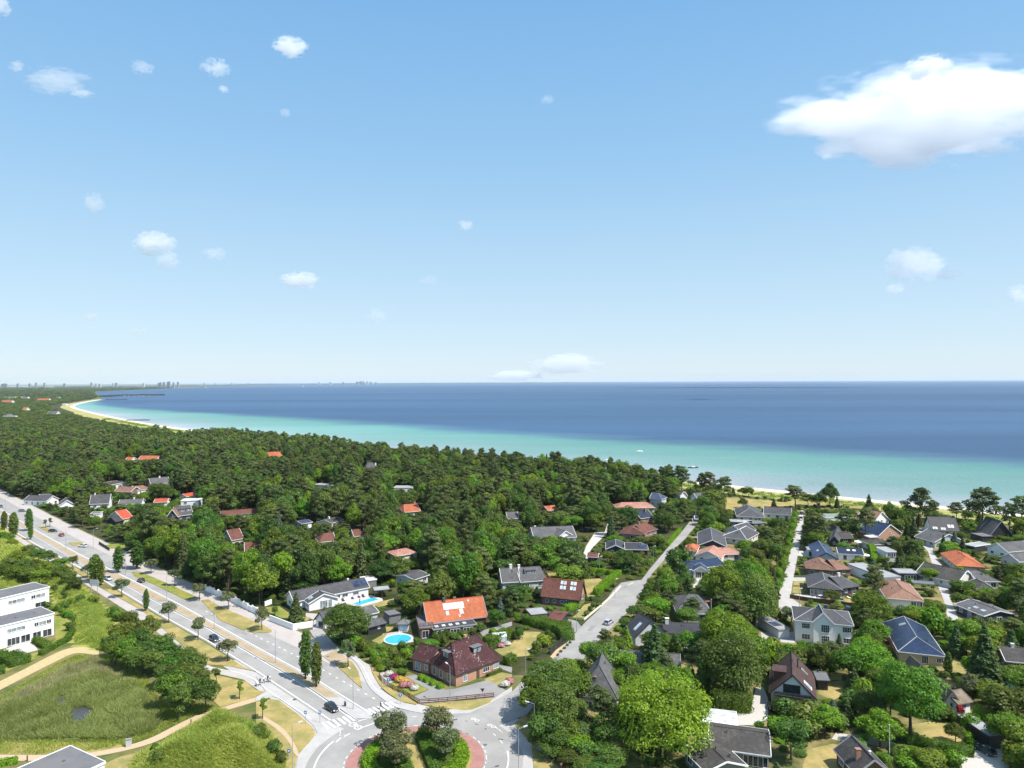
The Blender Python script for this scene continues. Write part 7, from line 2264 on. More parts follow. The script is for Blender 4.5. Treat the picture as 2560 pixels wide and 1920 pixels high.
def car_proto(van=False):
 root = thing('car', '', 'car')
 # stations along the length (x forward): half width, floor, belt height
 st = [(-2.12, .70, .40, .78), (-2.02, .82, .28, .90), (-1.4, .88, .22, .96), (0, .90, .20, .95), (1.1, .88, .22, .90), (1.75, .82, .26, .80), (2.08, .68, .34, .64)]
 secs = [[(x, -w, lo + .12), (x, -w * .82, lo), (x, w * .82, lo), (x, w, lo + .12), (x, w, hi - .14), (x, w * .86, hi), (x, -w * .86, hi), (x, -w, hi - .14)] for x, w, lo, hi in st]
 loft(secs).build('body', 'car_black', root, smooth=True).modifiers.new('round', 'SUBSURF').render_levels = 2
 ro = [(-2.0, .70, .93), (-1.55, .66, 1.42), (-.6, .64, 1.50), (.15, .62, 1.46), (.95, .72, .92)] if not van else [(-2.05, .80, .95), (-2.0, .78, 1.85), (-.6, .76, 1.92), (.9, .72, 1.82), (1.5, .78, .95)]
 loft([[(x, -w * 1.13 if z > 1 else -w * 1.1, .90), (x, w * 1.13 if z > 1 else w * 1.1, .90), (x, w, z), (x, -w, z)] for x, w, z in ro]).build('window', 'car_glass', root)
 rf = ro[1:-1]
 b = MB()
 for (x0, w0, z0), (x1, w1, z1) in zip(rf[:-1], rf[1:]):
  b.face([(x0, -w0 - .01, z0 + .02), (x1, -w1 - .01, z1 + .02), (x1, w1 + .01, z1 + .02), (x0, w0 + .01, z0 + .02)])
 for s in (-1, 1):
  for (x0, w0, z0), (x1, w1, z1) in zip(ro[:-1], ro[1:]):
   b.beam((x0, s * (w0 + .015), z0 + .01), (x1, s * (w1 + .015), z1 + .01), .07, .06)
  b.beam((-.35, s * .74, .9), (-.45, s * .66, 1.48), .07, .05)
  if van:
   b.face([(-2.0, s * .87, 1.0), (.2, s * .87, 1.0), (.2, s * .80, 1.8), (-2.0, s * .80, 1.8)][::s])
 b.build('roof', 'car_black', root)
 for sx in (-1.3, 1.32):
  for s in (-1, 1):
   b = MB()
   b.tube((sx, s * .70, .32), (sx, s * .91, .32), .32, n=14)
   w = b.build('wheel', 'tyre', root)
   b = MB()
   b.tube((sx, s * .90, .32), (sx, s * .925, .32), .19, n=10)
   b.build('rim', 'trim_light', w)
 for s in (-1, 1):
  b = MB()
  b.obox((1.86, s * .60 - .17, .56), (.18, 0, -.04), (0, .34, 0), (0, 0, .16))
  b.build('headlight', 'lamp_clear', root)
  b = MB()
  b.obox((-2.13, s * .66 - .12, .66), (.1, 0, 0), (0, .24, 0), (0, 0, .24))
  b.build('tail_light', 'lamp_red', root)
  b = MB()
  b.box((.72, s * .98, .98), (.16, .16, .12))
  b.build('mirror', 'car_black', root)
 for x in (2.09, -2.15):
  b = MB()
  b.box((x, 0, .44), (.03, .52, .12))
  b.build('number_plate', 'trim_white', root)
 return root

CARS = [('b', 655, 1160, -.76, 'black', 'black hatchback on the boulevard just before the zebra crossing'), ('a', 1853, 560, -.76, 'navy', 'dark car driving on the near carriageway among the street trees'),
 ('a', 936, 34, -.76, 'silver', 'silver-blue car driving toward the camera by the bushy columnar tree'), ('a', 1218, 52, 2.38, 'black', 'black car driving away on the far carriageway'),
 ('e', 712, 857, 2.9, 'white', 'white car parked at the far kerb of the boulevard'), ('e', 460, 726, .2, 'navy', 'dark blue car parked beyond the red car'), ('e', 530, 762, 2.4, 'red', 'red car parked at the far side of the boulevard'),
 ('e', 195, 552, .2, 'grey', 'grey car parked beside the white houses at the far left'), ('e', 8, 515, -.76, 'black', 'dark car at the left edge far down the boulevard'),
 ('c', 836, 414, 1.0, 'silver', 'silver car parked on the side street below the bright hedge'), ('d', 1872, 1525, 1.85, 'teal', 'dark teal car parked in the drive below the oak lawn hedge'),
 ('d', 38, 1145, 1.4, 'black', 'black car parked beside the A-shaped dark red house'), ('d', 440, 206, 2.9, 'white', 'white car parked in front of the glazed conservatory'), ('d', 596, 224, 2.9, 'silver', 'pale car at the right end of the glazed conservatory'),
 ('d', 690, 300, 1.2, 'navy', 'dark car parked behind the white mansion'), ('h', 290, 572, 1.5, 'navy', 'dark car behind the white van at the end of the pale lane'), ('g', 628, 712, .2, 'navy', 'dark blue car under the trees beside the grey several-gabled house')]
cp = car_proto()
for i, (t, x, y, rz, c, lb) in enumerate(CARS):
 ms = dict(body='car_' + c, roof='car_' + c, mirror='car_' + c)
 o = dup(cp, P(t, x, y, 0) + Vector((0, 0, .09 if t in 'abe' else .07)), rz, None, lb, ms)
 o['group'] = 'cars on and beside the roads'
 keep(t, x - 45, y - 45, x + 45, y + 15)
def del_tree(o):
 for ch in list(o.children):
  del_tree(ch)
 bpy.data.objects.remove(o)
del_tree(cp)
vp = car_proto(True)
vp.name = 'van'
for t, x, y, rz, c, lb in (('h', 272, 620, 1.5, 'white', 'white van parked at the beach end of the pale lane'), ('d', 2130, 1000, .3, 'sky', 'light blue van at the right edge behind the leafy trees')):
 o = dup(vp, P(t, x, y, .07), rz, None, lb, dict(body='car_' + c, roof='car_' + c, mirror='car_' + c))
 o['category'] = 'van'
 o.scale = (1.15, 1.1, 1.2)
 keep(t, x - 50, y - 70, x + 50, y - 10)
del_tree(vp)

# ------------------------------------------------------------------ people
for nm, c in (('skin', (.55, .36, .27)), ('hair_dark', (.04, .025, .015)), ('cloth_black', (.018, .018, .022)), ('cloth_white', (.72, .72, .74)), ('cloth_blue', (.06, .09, .17)), ('cloth_grey', (.2, .2, .22))):
 plain('person_' + nm, c, .85, .06)

def skinned(name, verts, edges, radii, mat, parent, root_i=0):
 me = bpy.data.meshes.new(name)
 me.from_pydata(verts, edges, [])
 me.materials.append(MATS[mat])
 o = bpy.data.objects.new(name, me)
 COL.objects.link(o)
 o.parent = parent
 md = o.modifiers.new('skin', 'SKIN')
 for sv, r in zip(me.skin_vertices[0].data, radii):
  sv.radius = (r, r) if isinstance(r, (int, float)) else r
 me.skin_vertices[0].data[root_i].use_root = True
 md.use_smooth_shade = True
 o.modifiers.new('sub', 'SUBSURF').render_levels = 1
 return o

def person(t, x, y, rz, label, top, legs, h=1.74, stride=.32, z=.1):
 root = thing('person', label, 'person', P(t, x, y, 0) + Vector((0, 0, z)), rz)
 root.scale = (h / 1.74,) * 3
 s = stride
 J = dict(pel=(0, 0, .93), wa=(0, 0, 1.10), ch=(.02, 0, 1.32), nk=(.03, 0, 1.48), hd=(.05, 0, 1.60), tp=(.04, 0, 1.71), nose=(.155, 0, 1.60))
 V, E, Rr = [], [], []
 def add(p, r, par=None):
  V.append(p)
  Rr.append(r)
  if par is not None:
   E.append((par, len(V) - 1))
  return len(V) - 1
 pel = add(J['pel'], (.12, .09))
 wa = add(J['wa'], (.10, .075), pel)
 ch = add(J['ch'], (.12, .08), wa)
 nk = add(J['nk'], .055, ch)
 hd = add(J['hd'], .095, nk)
 add(J['tp'], .07, hd)
 add(J['nose'], .012, hd)
 cl_t, cl_l = [(J['pel'], (.17, .13)), (J['wa'], (.16, .125)), (J['ch'], (.19, .14)), ((.03, 0, 1.46), .075)], [((0, 0, .98), (.155, .115)), (J['pel'], (.155, .12))]
 te, le = [(0, 1), (1, 2), (2, 3)], [(0, 1)]
 for sd in (-1, 1):
  hip = add((0, sd * .09, .88), .085, pel)
  kn = add((s * .5 * sd + .05, sd * .09, .48), .055, hip)
  an = add((s * sd, sd * .09, .09 + (.05 if sd < 0 else 0)), .04, kn)
  add((s * sd + .15, sd * .10, .04), .035, an)
  n = len(cl_l)
  cl_l += [((0, sd * .09, .87), .1), ((s * .5 * sd + .05, sd * .09, .48), .072), ((s * sd, sd * .09, .14), .06)]
  le += [(1, n), (n, n + 1), (n + 1, n + 2)]
  sh = add((.02, sd * .19, 1.40), .06, ch)
  el = add((-s * .3 * sd, sd * .25, 1.13), .042, sh)
  wr = add((-s * .55 * sd + .08, sd * .25, .92), .03, el)
  pm = add((-s * .6 * sd + .10, sd * .25, .85), (.022, .038), wr)
  for f in range(4):
   k = add((-s * .6 * sd + .07 + .022 * f, sd * .25, .785 - .006 * (f % 2)), .009, pm)
   add((-s * .6 * sd + .08 + .022 * f, sd * .24, .745), .008, k)
  add((-s * .6 * sd + .155, sd * .235, .81), .010, pm)
  n = len(cl_t)
  cl_t += [((.02, sd * .19, 1.40), .075), ((-s * .3 * sd, sd * .25, 1.13), .056), ((-s * .5 * sd + .06, sd * .25, .96), .045)]
  te += [(2, n), (n, n + 1), (n + 1, n + 2)]
 skinned('body', V, E, Rr, 'person_skin', root)
 skinned('jacket', [c[0] for c in cl_t], te, [c[1] for c in cl_t], 'person_' + top, root)
 skinned('trousers', [c[0] for c in cl_l], le, [c[1] for c in cl_l], 'person_' + legs, root)
 b = MB()
 b.ball((.03, 0, 1.645), (.112, .102, .10), 10)
 b.build('hair', 'person_hair_dark', root, smooth=True)
 for sd in (-1, 1):
  b = MB()
  b.obox((s * sd - .06, sd * .09 - .05, .0), (.26, 0, 0), (0, .1, 0), (0, 0, .09))
  b.build('shoe', 'person_cloth_black', root)
 return root

person('b', 1077, 1150, .1, 'person in black walking over the far zebra crossing', 'cloth_black', 'cloth_black', 1.78, .38)
for x, y, tp_, lg, lb in ((36, 945, 'cloth_black', 'cloth_blue', 'person in dark clothes pushing the pram by the cycle path'), (68, 930, 'cloth_white', 'cloth_black', 'person in white top, second of the walkers by the cycle path'),
 (102, 920, 'cloth_black', 'cloth_black', 'person in black top, third of the walkers by the cycle path'), (121, 918, 'cloth_white', 'cloth_grey', 'person in pale top and grey trousers, rightmost of the walkers')):
 person('b', x, y, 2.4, lb, tp_, lg, 1.72, .22, .17)
p = P('b', 10, 948, .17)
root = thing('pram', 'pale pram pushed by the leftmost walker', 'pram', p, 2.4)
b = MB()
b.obox((-.35, -.22, .5), (.8, 0, 0), (0, .44, 0), (.05, 0, .3))
b.build('basket', 'person_cloth_white', root)
b = MB()
b.ball((.2, 0, .85), (.3, .23, .28), 10)
b.build('hood', 'person_cloth_white', root)
b = MB()
for s in (-.2, .2):
 b.beam((-.3, s, .5), (-.75, s, 1.0), .03, .03)
b.build('handle', 'trim_dark', root)
for x in (-.3, .35):
 for s in (-.24, .24):
  b = MB()
  b.tube((x, s - .02, .16), (x, s + .02, .16), .16, n=10)
  b.build('wheel', 'tyre', root)
# ------------------------------------------------------------------ hedges
def hedge(label, pts, w, h, mat='hedge_green', name='hedge', cat='hedge', group=None, closed_top=True, z=0.0, dens=26, size=.24, wob=.10):
 pts = [Vector((p[0], p[1])) for p in pts]
 core = MB()
 L = Leafy()
 rng = np.random.default_rng(int(abs(pts[0].x * 13 + pts[0].y * 7)) + 1)
 for a, b_ in zip(pts[:-1], pts[1:]):
  t = (b_ - a)
  ln = t.length
  if ln < .05:
   continue
  t.normalize()
  n = Vector((-t.y, t.x))
  q = [a - n * w * .40, b_ - n * w * .40, b_ + n * w * .40, a + n * w * .40]
  core.prism([(v.x, v.y) for v in q], z, z + h * .9)
  for face, area in (('top', ln * w), ('s+', ln * h), ('s-', ln * h), ('e+', w * h), ('e-', w * h)):
   k = max(4, int(area * dens))
   u, v = rng.random(k), rng.random(k)
   if face == 'top':
    p = np.stack([u * ln, (v - .5) * w, np.full(k, h)], 1)
    nn = np.tile([0, 0, 1.0], (k, 1))
   elif face[0] == 's':
    s = 1 if face[1] == '+' else -1
    p = np.stack([u * ln, np.full(k, s * w / 2), v * h], 1)
    nn = np.tile([0, s, .35], (k, 1))
   else:
    s = ln if face[1] == '+' else 0
    p = np.stack([np.full(k, s), (u - .5) * w, v * h], 1)
    nn = np.tile([1 if s else -1, 0, .35], (k, 1))
   p = p + rng.normal(size=p.shape) * wob
   p[:, 2] = np.maximum(p[:, 2], .03)
   W_ = np.stack([a.x + t.x * p[:, 0] + n.x * p[:, 1], a.y + t.y * p[:, 0] + n.y * p[:, 1], p[:, 2] + z], 1)
   N_ = np.stack([t.x * nn[:, 0] + n.x * nn[:, 1], t.y * nn[:, 0] + n.y * nn[:, 1], nn[:, 2]], 1) + rng.normal(size=p.shape) * .35
   tone = np.clip(.5 + .5 * np.sin(W_[:, 0] * 1.1 + 2 * np.sin(W_[:, 1] * .9)) * .6 + rng.normal(size=k) * .1, 0, 1)
   L.add(W_, N_, tone, size, 1.4, rng)
 cv = np.array([tuple(v) for v in core.v])
 o_ = pts[0]
 c = np.array([o_.x, o_.y, 0])
 L.V = [v - c for v in L.V]
 me = L.mesh(name, mat, (cv - c, core.f))
 me.materials[1] = MATS[mat]
 o = bpy.data.objects.new(name, me)
 o.location = c
 COL.objects.link(o)
 tag(o, label, cat, group)
 for a, b_ in zip(pts[:-1], pts[1:]):
  t = (b_ - a).normalized()
  n = Vector((-t.y, t.x)) * w * .6
  block([a - n, b_ - n, b_ + n, a + n])
 return o

hedge('tall vivid green clipped hedge along the kerb of the side street', pl('g', 725, 1275, 830, 1180, 925, 1105), 2.2, 2.4, 'hedge_bright')
hedge('vivid green hedge along the top of the dry lawn by the street junction', pl('g', 900, 1110, 830, 1095, 740, 1085, 650, 1075), 1.6, 2.0, 'hedge_bright')
hedge('low vivid green hedge in front of the brown roofed house', pl('g', 465, 1410, 545, 1385, 590, 1345), 2.4, 1.8, 'hedge_bright')
hedge('broad olive hedge between the dry garden lawn and the carport', pl('c', 120, 400, 260, 440, 400, 480, 470, 520, 480, 560), 4.0, 2.4, 'hedge_green')
hedge('square clipped hedge block beside the asphalt drive', pl('c', 425, 440, 500, 455), 2.4, 2.0, 'hedge_green')
hedge('hedge in two steps behind the maroon roofed brick house', pl('b', 1990, 600, 2090, 560, 2212, 520), 3.0, 2.2, 'hedge_green')
hedge('dark clipped hedge at the right end of the brick house lawn', pl('b', 2160, 770, 2230, 740), 2.4, 2.2, 'hedge_green')
hedge('long dark hedge along the foot of the oak lawn', pl('d', 1150, 1430, 1300, 1460, 1500, 1510, 1775, 1560), 1.6, 1.8, 'hedge_green')
hedge('short hedge running up from the parked car by the oak lawn', pl('d', 1760, 1490, 1735, 1430, 1710, 1380), 1.2, 1.3, 'hedge_bright')
hedge('small clipped hedge above the parked car by the oak lawn', pl('d', 1745, 1400, 1840, 1410), 1.6, 1.2, 'hedge_green')
hedge('dark hedge below the thatched cottage', pl('d', 1570, 1255, 1680, 1265), 2.2, 1.6, 'hedge_green')
for i, p in enumerate(resample(pl('h', 62, 1250, 118, 1080, 172, 880, 214, 720, 240, 600), 4.6)):
 plant('bush%d' % (i % 3) if i % 4 else K_B[i % 3], p.x + RNG.normal() * .4, p.y, (2.6, 3.4, 3.0, 4.6)[i % 4], (3.6, 4.4, 4.0)[i % 3], ('leaf_mid', 'leaf_bright', 'leaf_dark', 'leaf_bright')[i % 4], None, 'shrubs lining the pale lane', name='bush')
hedge('vivid hedge column beside the three white parasols', pl('h', 925, 1020, 915, 950, 890, 880), 2.2, 3.0, 'hedge_bright')
hedge('vivid green hedge on the left side of the upper side street', pl('g', 1345, 850, 1395, 785, 1455, 715), 1.4, 1.8, 'hedge_bright')
for i, p in enumerate(resample(pl('g', 1150, 1050, 1230, 950, 1305, 870), 5.0)):
 plant('bush%d' % (i % 3), p.x, p.y, (1.6, 2.6, 2.0)[i % 3], (3.0, 3.8)[i % 2], ('leaf_mid', 'leaf_dark', 'leaf_bright')[i % 3], None, 'shrubs left of the upper side street')
hedge('big clipped hedge block at the left edge by the terrace', pl('a', -60, 740, 60, 720, 180, 770), 5.0, 2.0, 'hedge_green')
hedge('second hedge block at the left edge below the terrace', pl('a', -60, 850, 40, 830), 3.0, 1.5, 'hedge_green')
hedge('clipped hedge curving round the terrace gardens', pl('a', 350, 690, 480, 620, 580, 560, 630, 490), 1.5, 1.3, 'hedge_green')
hedge('small hedge dividing the terraces of the nearest white house', pl('a', 310, 570, 360, 600, 415, 625), 2.2, 1.5, 'hedge_green')
hedge('small bright hedge at the bottom left edge beside the flat roof', pl('a', -40, 1640, 60, 1630, 150, 1610), 1.6, 1.0, 'hedge_bright')
hedge('tall dark green hedge below the drooping olive birch', pl('c', 1740, 1150, 1880, 1165, 2035, 1150), 4.0, 4.5, 'hedge_green', wob=.35)
hedge('low hedge in front of the right side of the brick house', pl('b', 2000, 870, 2120, 825), .9, .7, 'hedge_green')
for i, (x, y) in enumerate(((1430, 895), (1475, 915), (1527, 942), (1590, 970))):
 p = P('b', x, y).xy
 d_ = Vector((.6, -.6))
 hedge('clipped green shrub block by the brick house, %s of the row of four' % ('first', 'second', 'third', 'fourth')[i], [p - d_ * .8, p + d_ * .8], 1.5, 1.1, 'hedge_bright', 'clipped_shrub', 'shrub', 'row of clipped shrub blocks', dens=40, size=.18, wob=.05)
# the roundabout's two hedged halves with a path between
gap = (P('b', 1400, 1640).xy - RC).normalized()
gn = Vector((-gap.y, gap.x))
if gn.x < 0:
 gn = -gn
a_g = math.atan2(gap.y, gap.x)
for s, lb in ((1, 'right'), (-1, 'left')):
 arc = []
 for k in range(17):
  w = a_g + s * (math.radians(14) + math.radians(152) * k / 16)
  arc.append(RC + Vector((math.cos(w), math.sin(w))) * 9.2)
 if (arc[8] - RC).dot(gn) * s < 0:
  lb = 'left' if lb == 'right' else 'right'
 sd = 1 if (arc[8] - RC).dot(gn) > 0 else -1
 hedge('clipped ring hedge on the %s half of the roundabout island' % lb, arc, 2.6, 1.5, 'hedge_bright')
 hedge('straight clipped hedge along the %s side of the roundabout island path' % lb, [RC + gap * 7.6 + gn * sd * 2.6, RC - gap * 7.6 + gn * sd * 2.6], 2.4, 1.5, 'hedge_green')
 hedge('low hedge inside the %s half of the roundabout island' % lb, [RC + gap * 4.5 + gn * sd * 5.4, RC - gap * 4.5 + gn * sd * 5.4], 3.6, .9, 'hedge_green')
for i, (x, y, w) in enumerate(((640, 345, 2.4), (675, 305, 2.2), (705, 268, 2.2), (690, 215, 2.0), (640, 210, 1.6))):
 p = P('c', x, y)
 plant('bush%d' % (i % 3), p.x, p.y, 1.7, w, 'leaf_dark', None, 'rounded dark shrubs on the bank above the side street')
for i, (x, y) in enumerate(((395, 690), (422, 660), (452, 630), (480, 605), (502, 582))):
 p = P('c', x, y)
 plant('bush%d' % (i % 3), p.x, p.y, .7, 1.1, 'leaf_grey', None, 'small shrubs in the gravel strip by the side street')
for i, (x, y, h, w) in enumerate(((410, 270, 1.8, 3), (505, 300, 2.4, 3), (560, 290, 3, 3.6), (540, 340, 2.6, 3), (590, 360, 2.4, 3), (600, 470, 2.6, 3.4), (570, 350, 1.6, 3), (450, 300, 1.4, 2.2))):
 p = P('a', x, y)
 plant('bush%d' % (i % 3), p.x, p.y, h, w, ('leaf_mid', 'leaf_bright', 'leaf_dark')[i % 3], None, 'garden shrubs behind the white terrace')

# flower beds: each bush of bloom on its own
def bloom(t, x, y, w, h, mat, label):
 p = P(t, x, y)
 L, tr = P_bush(int(x * 3 + y), h, w, 9, 90, .17)
 rng = np.random.default_rng(int(x + y))
 root = thing('flower_bush', label, 'flower bush', (p.x, p.y, .05))
 g = Leafy()
 V = np.concatenate(L.V)
 n = len(V) // 4
 o = bpy.data.objects.new('foliage', L.mesh('flower_foliage', 'leaf_mid'))
 COL.objects.link(o)
 o.parent = root
 d = unit(rng.normal(size=(420, 3)))
 d[:, 2] = np.abs(d[:, 2])
 g.add(d * np.array([w * .52, w * .52, h * .62]) * rng.uniform(.9, 1.1, (420, 1)) + np.array([0, 0, h * .42]), d + rng.normal(size=d.shape) * .3, rng.random(420), .24, 1.1, rng)
 o = bpy.data.objects.new('flower', g.mesh('flower_heads', mat))
 COL.objects.link(o)
 o.parent = root
 block([(p.x - 1, p.y - 1), (p.x + 1, p.y - 1), (p.x + 1, p.y + 1), (p.x - 1, p.y + 1)])

bloom('b', 1150, 865, 2.2, 1.2, 'petals_white', 'white flowering bush at the fence corner by the roundabout')
bloom('b', 1195, 895, 2.2, 1.3, 'petals_magenta', 'magenta flowering bush in the corner flower bed')
bloom('b', 1240, 915, 2.4, 1.3, 'petals_yellow', 'yellow flowering bush in the corner flower bed beside the magenta one')
bloom('b', 1285, 925, 2.2, 1.2, 'petals_yellow', 'orange-yellow flowering bush in the middle of the corner flower bed')
bloom('b', 1275, 960, 2.2, 1.2, 'petals_pink', 'pink flowering bush at the front of the corner flower bed')
bloom('b', 1330, 960, 2.2, 1.2, 'petals_pink', 'pink flowering bush toward the right end of the corner flower bed')
bloom('b', 1370, 985, 2.0, 1.1, 'petals_white', 'white flowering bush at the right end of the corner flower bed')
bloom('b', 2120, 615, 2.0, 1.0, 'petals_pink', 'pale pink flower bed bush below the greenhouse, left')
bloom('b', 2175, 600, 2.0, 1.0, 'petals_white', 'white flower bed bush below the greenhouse, right')
bloom('b', 2150, 955, 2.4, 1.3, 'petals_white', 'white rose bush at the right end of the brick house forecourt')
bloom('b', 2190, 930, 2.4, 1.3, 'petals_pink', 'pink and white rose bush by the drive of the brick house')

# ------------------------------------------------------------------ scattered trees: forest and gardens
xe = C_L[-1].x
dn = [p for p in dune_in]
forest = [tuple(p) for p in C_L[2:]] + [tuple(p) for p in dn if p.x < xe + 8] + [(-2750, 3350), (-1700, 2250), (-420, 548)] + [p for p in lf(DASH, 11.5 * sgn) if p[0] < -70] + [(-66, 214), (-52, 203), (-45, 196), (-34, 188), (-20, 176)]
xr = C_R[-1].x
gardens = [tuple(p) for p in C_R] + [tuple(p) for p in reversed([p for p in dn if p.x > xr + 2 and p.x < 520])] + [(430, 400), (150, 128), (6, 128), (6, 150)]
o = sheet('woodland_floor', forest, .015, 'woodland_floor' if 'woodland_floor' in MATS else plain('woodland_floor', (.030, .042, .014), .95, .3, .3, .1, c2=(.085, .080, .035), s2=.06).name, blk=False)
sheet('garden_ground', gardens, .012, plain('garden_floor', (.060, .085, .022), .95, .3, .4, .1, c2=(.26, .21, .095), s2=.07).name, blk=False)
def keep_line(t, *xy, hw=14, up=10, step=4.0):
 for p in resample(pl(t, *xy), step):
  a = proj((p.x, p.y, 0))
  KEEP.append((a[0] - hw / ZK, a[1] - up / ZK, a[0] + hw / ZK, a[1] + 2, p.y + 2))

keep_line('g', 1130, 1150, 1180, 1090, 1280, 975, 1370, 870, hw=22)
keep_line('g', 1400, 830, 1470, 760, 1580, 640, hw=22)
keep_line('g', 650, 900, 700, 830, 770, 760, hw=20)
keep_line('c', 500, 700, 640, 560, 820, 380, 950, 220, 1020, 130, hw=60)
keep_line('h', 120, 1350, 155, 1150, 215, 900, 265, 680, 285, 560, hw=24)
keep_line('h', 1370, 830, 1400, 920, 1480, 1060, 1500, 1180, 1560, 1350, 1590, 1450, hw=22)
keep_line('d', 1750, 1580, 1900, 1540, 2050, 1560, hw=60)
keep_line('c', 1980, 1230, 2100, 1050, 2150, 1150, hw=50)
for t_, x0, y0, x1, y1 in (('b', 1000, 480, 1160, 580), ('b', 1060, 200, 1190, 260), ('b', 2080, 600, 2212, 690), ('c', 0, 490, 170, 680), ('g', 660, 1140, 800, 1260), ('d', 310, 1480, 650, 1640), ('d', 1280, 1280, 1680, 1440), ('d', 440, 940, 640, 1050), ('d', 1590, 740, 1690, 830), ('h', 735, 1060, 850, 1130),
 ('g', 1860, 440, 2212, 520), ('d', 215, 45, 300, 150), ('c', 520, 250, 700, 350), ('b', 1100, 880, 2000, 1100), ('c', 1700, 1170, 2050, 1290), ('b', 80, 260, 480, 470), ('d', 90, 480, 220, 560), ('h', 0, 430, 800, 520), ('d', 560, 1370, 720, 1430)):
 keep(t_, x0, y0, x1, y1)
KP = np.array(KEEP)
hand_xy = np.array([(t_[1], t_[2], t_[6]) for t_ in TREES])
RS = random.Random(5)

def clear_view(x, y, h, w):
 """True when a tree here would not stand before something the photograph shows"""
 b0, b1 = proj((x, y, 0)), proj((x, y, h))
 hw = w * .46 * F_PX / b0[2]
 m = (KP[:, 4] > b0[2] + 1.0) & (KP[:, 0] < b0[0] + hw) & (KP[:, 2] > b0[0] - hw) & (KP[:, 1] < b0[1]) & (KP[:, 3] > b1[1])
 return not m.any()

SH = resample(shore, 12.0)

def scatter(poly, y0, y1, step, mix, hs, ws, avoid=.42):
 xs = [p[0] for p in poly]
 out = []
 y = y0
 row = 0
 while y < y1:
  lim = .76 * y
  x = max(min(xs), -lim) + (row % 2) * step / 2
  while x < min(max(xs), lim):
   px, py = x + RS.uniform(-.42, .42) * step, y + RS.uniform(-.42, .42) * step
   x += step
   if not inside((px, py), poly) or blocked(px, py, 1.6):
    continue
   sd = 999.0
   if poly is gardens and py > 320:
    sd = min((p.x - px) ** 2 + (p.y - py) ** 2 for p in SH) ** .5
    if sd < 75 and RS.random() < .8:
     continue
   if py > 560:
    sd = min((p.x - px) ** 2 + (p.y - py) ** 2 for p in SH) ** .5
    if sd < (40 if py < 950 else 75):
     continue
   k = RS.random()
   for key, pr in mix:
    if k < pr:
     break
    k -= pr
   sh = 1 + .3 * mnoise.noise((px * .012, py * .012, 3))
   h = RS.uniform(*hs) * sh * (1.12 if key == 'pine' else 1.0)
   if sd < 330 and py > 950:
    h *= .62
   w = RS.uniform(*ws) * (1.1 if key == 'pine' else (.72 if key == 'spruce' else 1.0))
   if len(hand_xy) and (np.hypot(hand_xy[:, 0] - px, hand_xy[:, 1] - py) < (hand_xy[:, 2] + w) * avoid * .62).any():
    continue
   for f in (1, .8, .62, .38, .2):
    if clear_view(px, py, h * f, w * (f * .6 + .4)):
     out.append((key if f > .3 else 'bush', px, py, h * f, w * (f * .6 + .4) * (1 if f > .3 else .8)))
     break
  y += step * .88
  row += 1
 return out

mixF = (('pine', .44), ('broad', .44), ('spruce', .12))
cand = scatter(forest, 190, 330, 6.8, (('broad', .60), ('pine', .26), ('spruce', .14)), (8, 18), (6.5, 11))
cand += scatter(forest, 330, 520, 7.0, mixF, (8, 17.5), (6.5, 11))
cand += scatter(forest, 520, 1000, 7.6, mixF, (9, 17), (7, 11))
far_c = scatter(forest, 1000, 1700, 9.0, mixF, (10, 15), (9, 12))
far_c += scatter(forest, 1700, 3350, 14.0, (('pine', .3), ('broad', .7)), (10, 15), (14, 20))
gard = scatter(gardens, 133, 260, 6.0, (('broad', .68), ('pine', .1), ('spruce', .12), ('bush', .10)), (5, 10.5), (5, 8.5))
gard += scatter(gardens, 260, 480, 6.4, (('broad', .58), ('pine', .18), ('spruce', .16), ('bush', .08)), (5, 10.5), (5, 8))
MT = dict(broad=(('leaf_mid', .34), ('leaf_dark', .20), ('leaf_olive', .22), ('leaf_bright', .20), ('leaf_grey', .04)), pine=(('leaf_pine', 1.0),), spruce=(('leaf_spruce', .88), ('leaf_blue', .12)),
 bush=(('leaf_mid', .4), ('leaf_bright', .3), ('leaf_olive', .3)))

def pick(key):
 k = RS.random()
 for m_, p_ in MT[key]:
  if k < p_:
   return m_
  k -= p_
 return MT[key][0][0]

cand.sort(key=lambda c: c[2] - c[3] * 2)
gard.sort(key=lambda c: c[2] - c[3] * 4)
quota = dict(broad=0, pine=0, spruce=0, bush=0)
for _t in TREES:
 k_ = {'broadleaf_tree': 'broad', 'pine_tree': 'pine', 'spruce_tree': 'spruce', 'bush': 'bush'}.get(_t[3])
 if k_:
  quota[k_] += 1
LIMIT = dict(broad=285, pine=180, spruce=110, bush=200)
rest = []
gi = fi = 0
n_auto = 0
merged = sorted(gard + cand[:700], key=lambda c: c[2] - c[3] * 3)
taken = set()
for c in merged:
 key = c[0]
 if quota[key] < LIMIT[key] and n_auto < 420:
  quota[key] += 1
  n_auto += 1
  kk = {'broad': K_B[RS.randrange(4)], 'pine': 'pine%d' % RS.randrange(3), 'spruce': 'spruce%d' % RS.randrange(2), 'bush': 'bush%d' % RS.randrange(3)}[key]
  plant(kk, c[1], c[2], c[3], c[4], pick(key))
  taken.add(id(c))
rest = [c for c in gard + cand + far_c if id(c) not in taken]

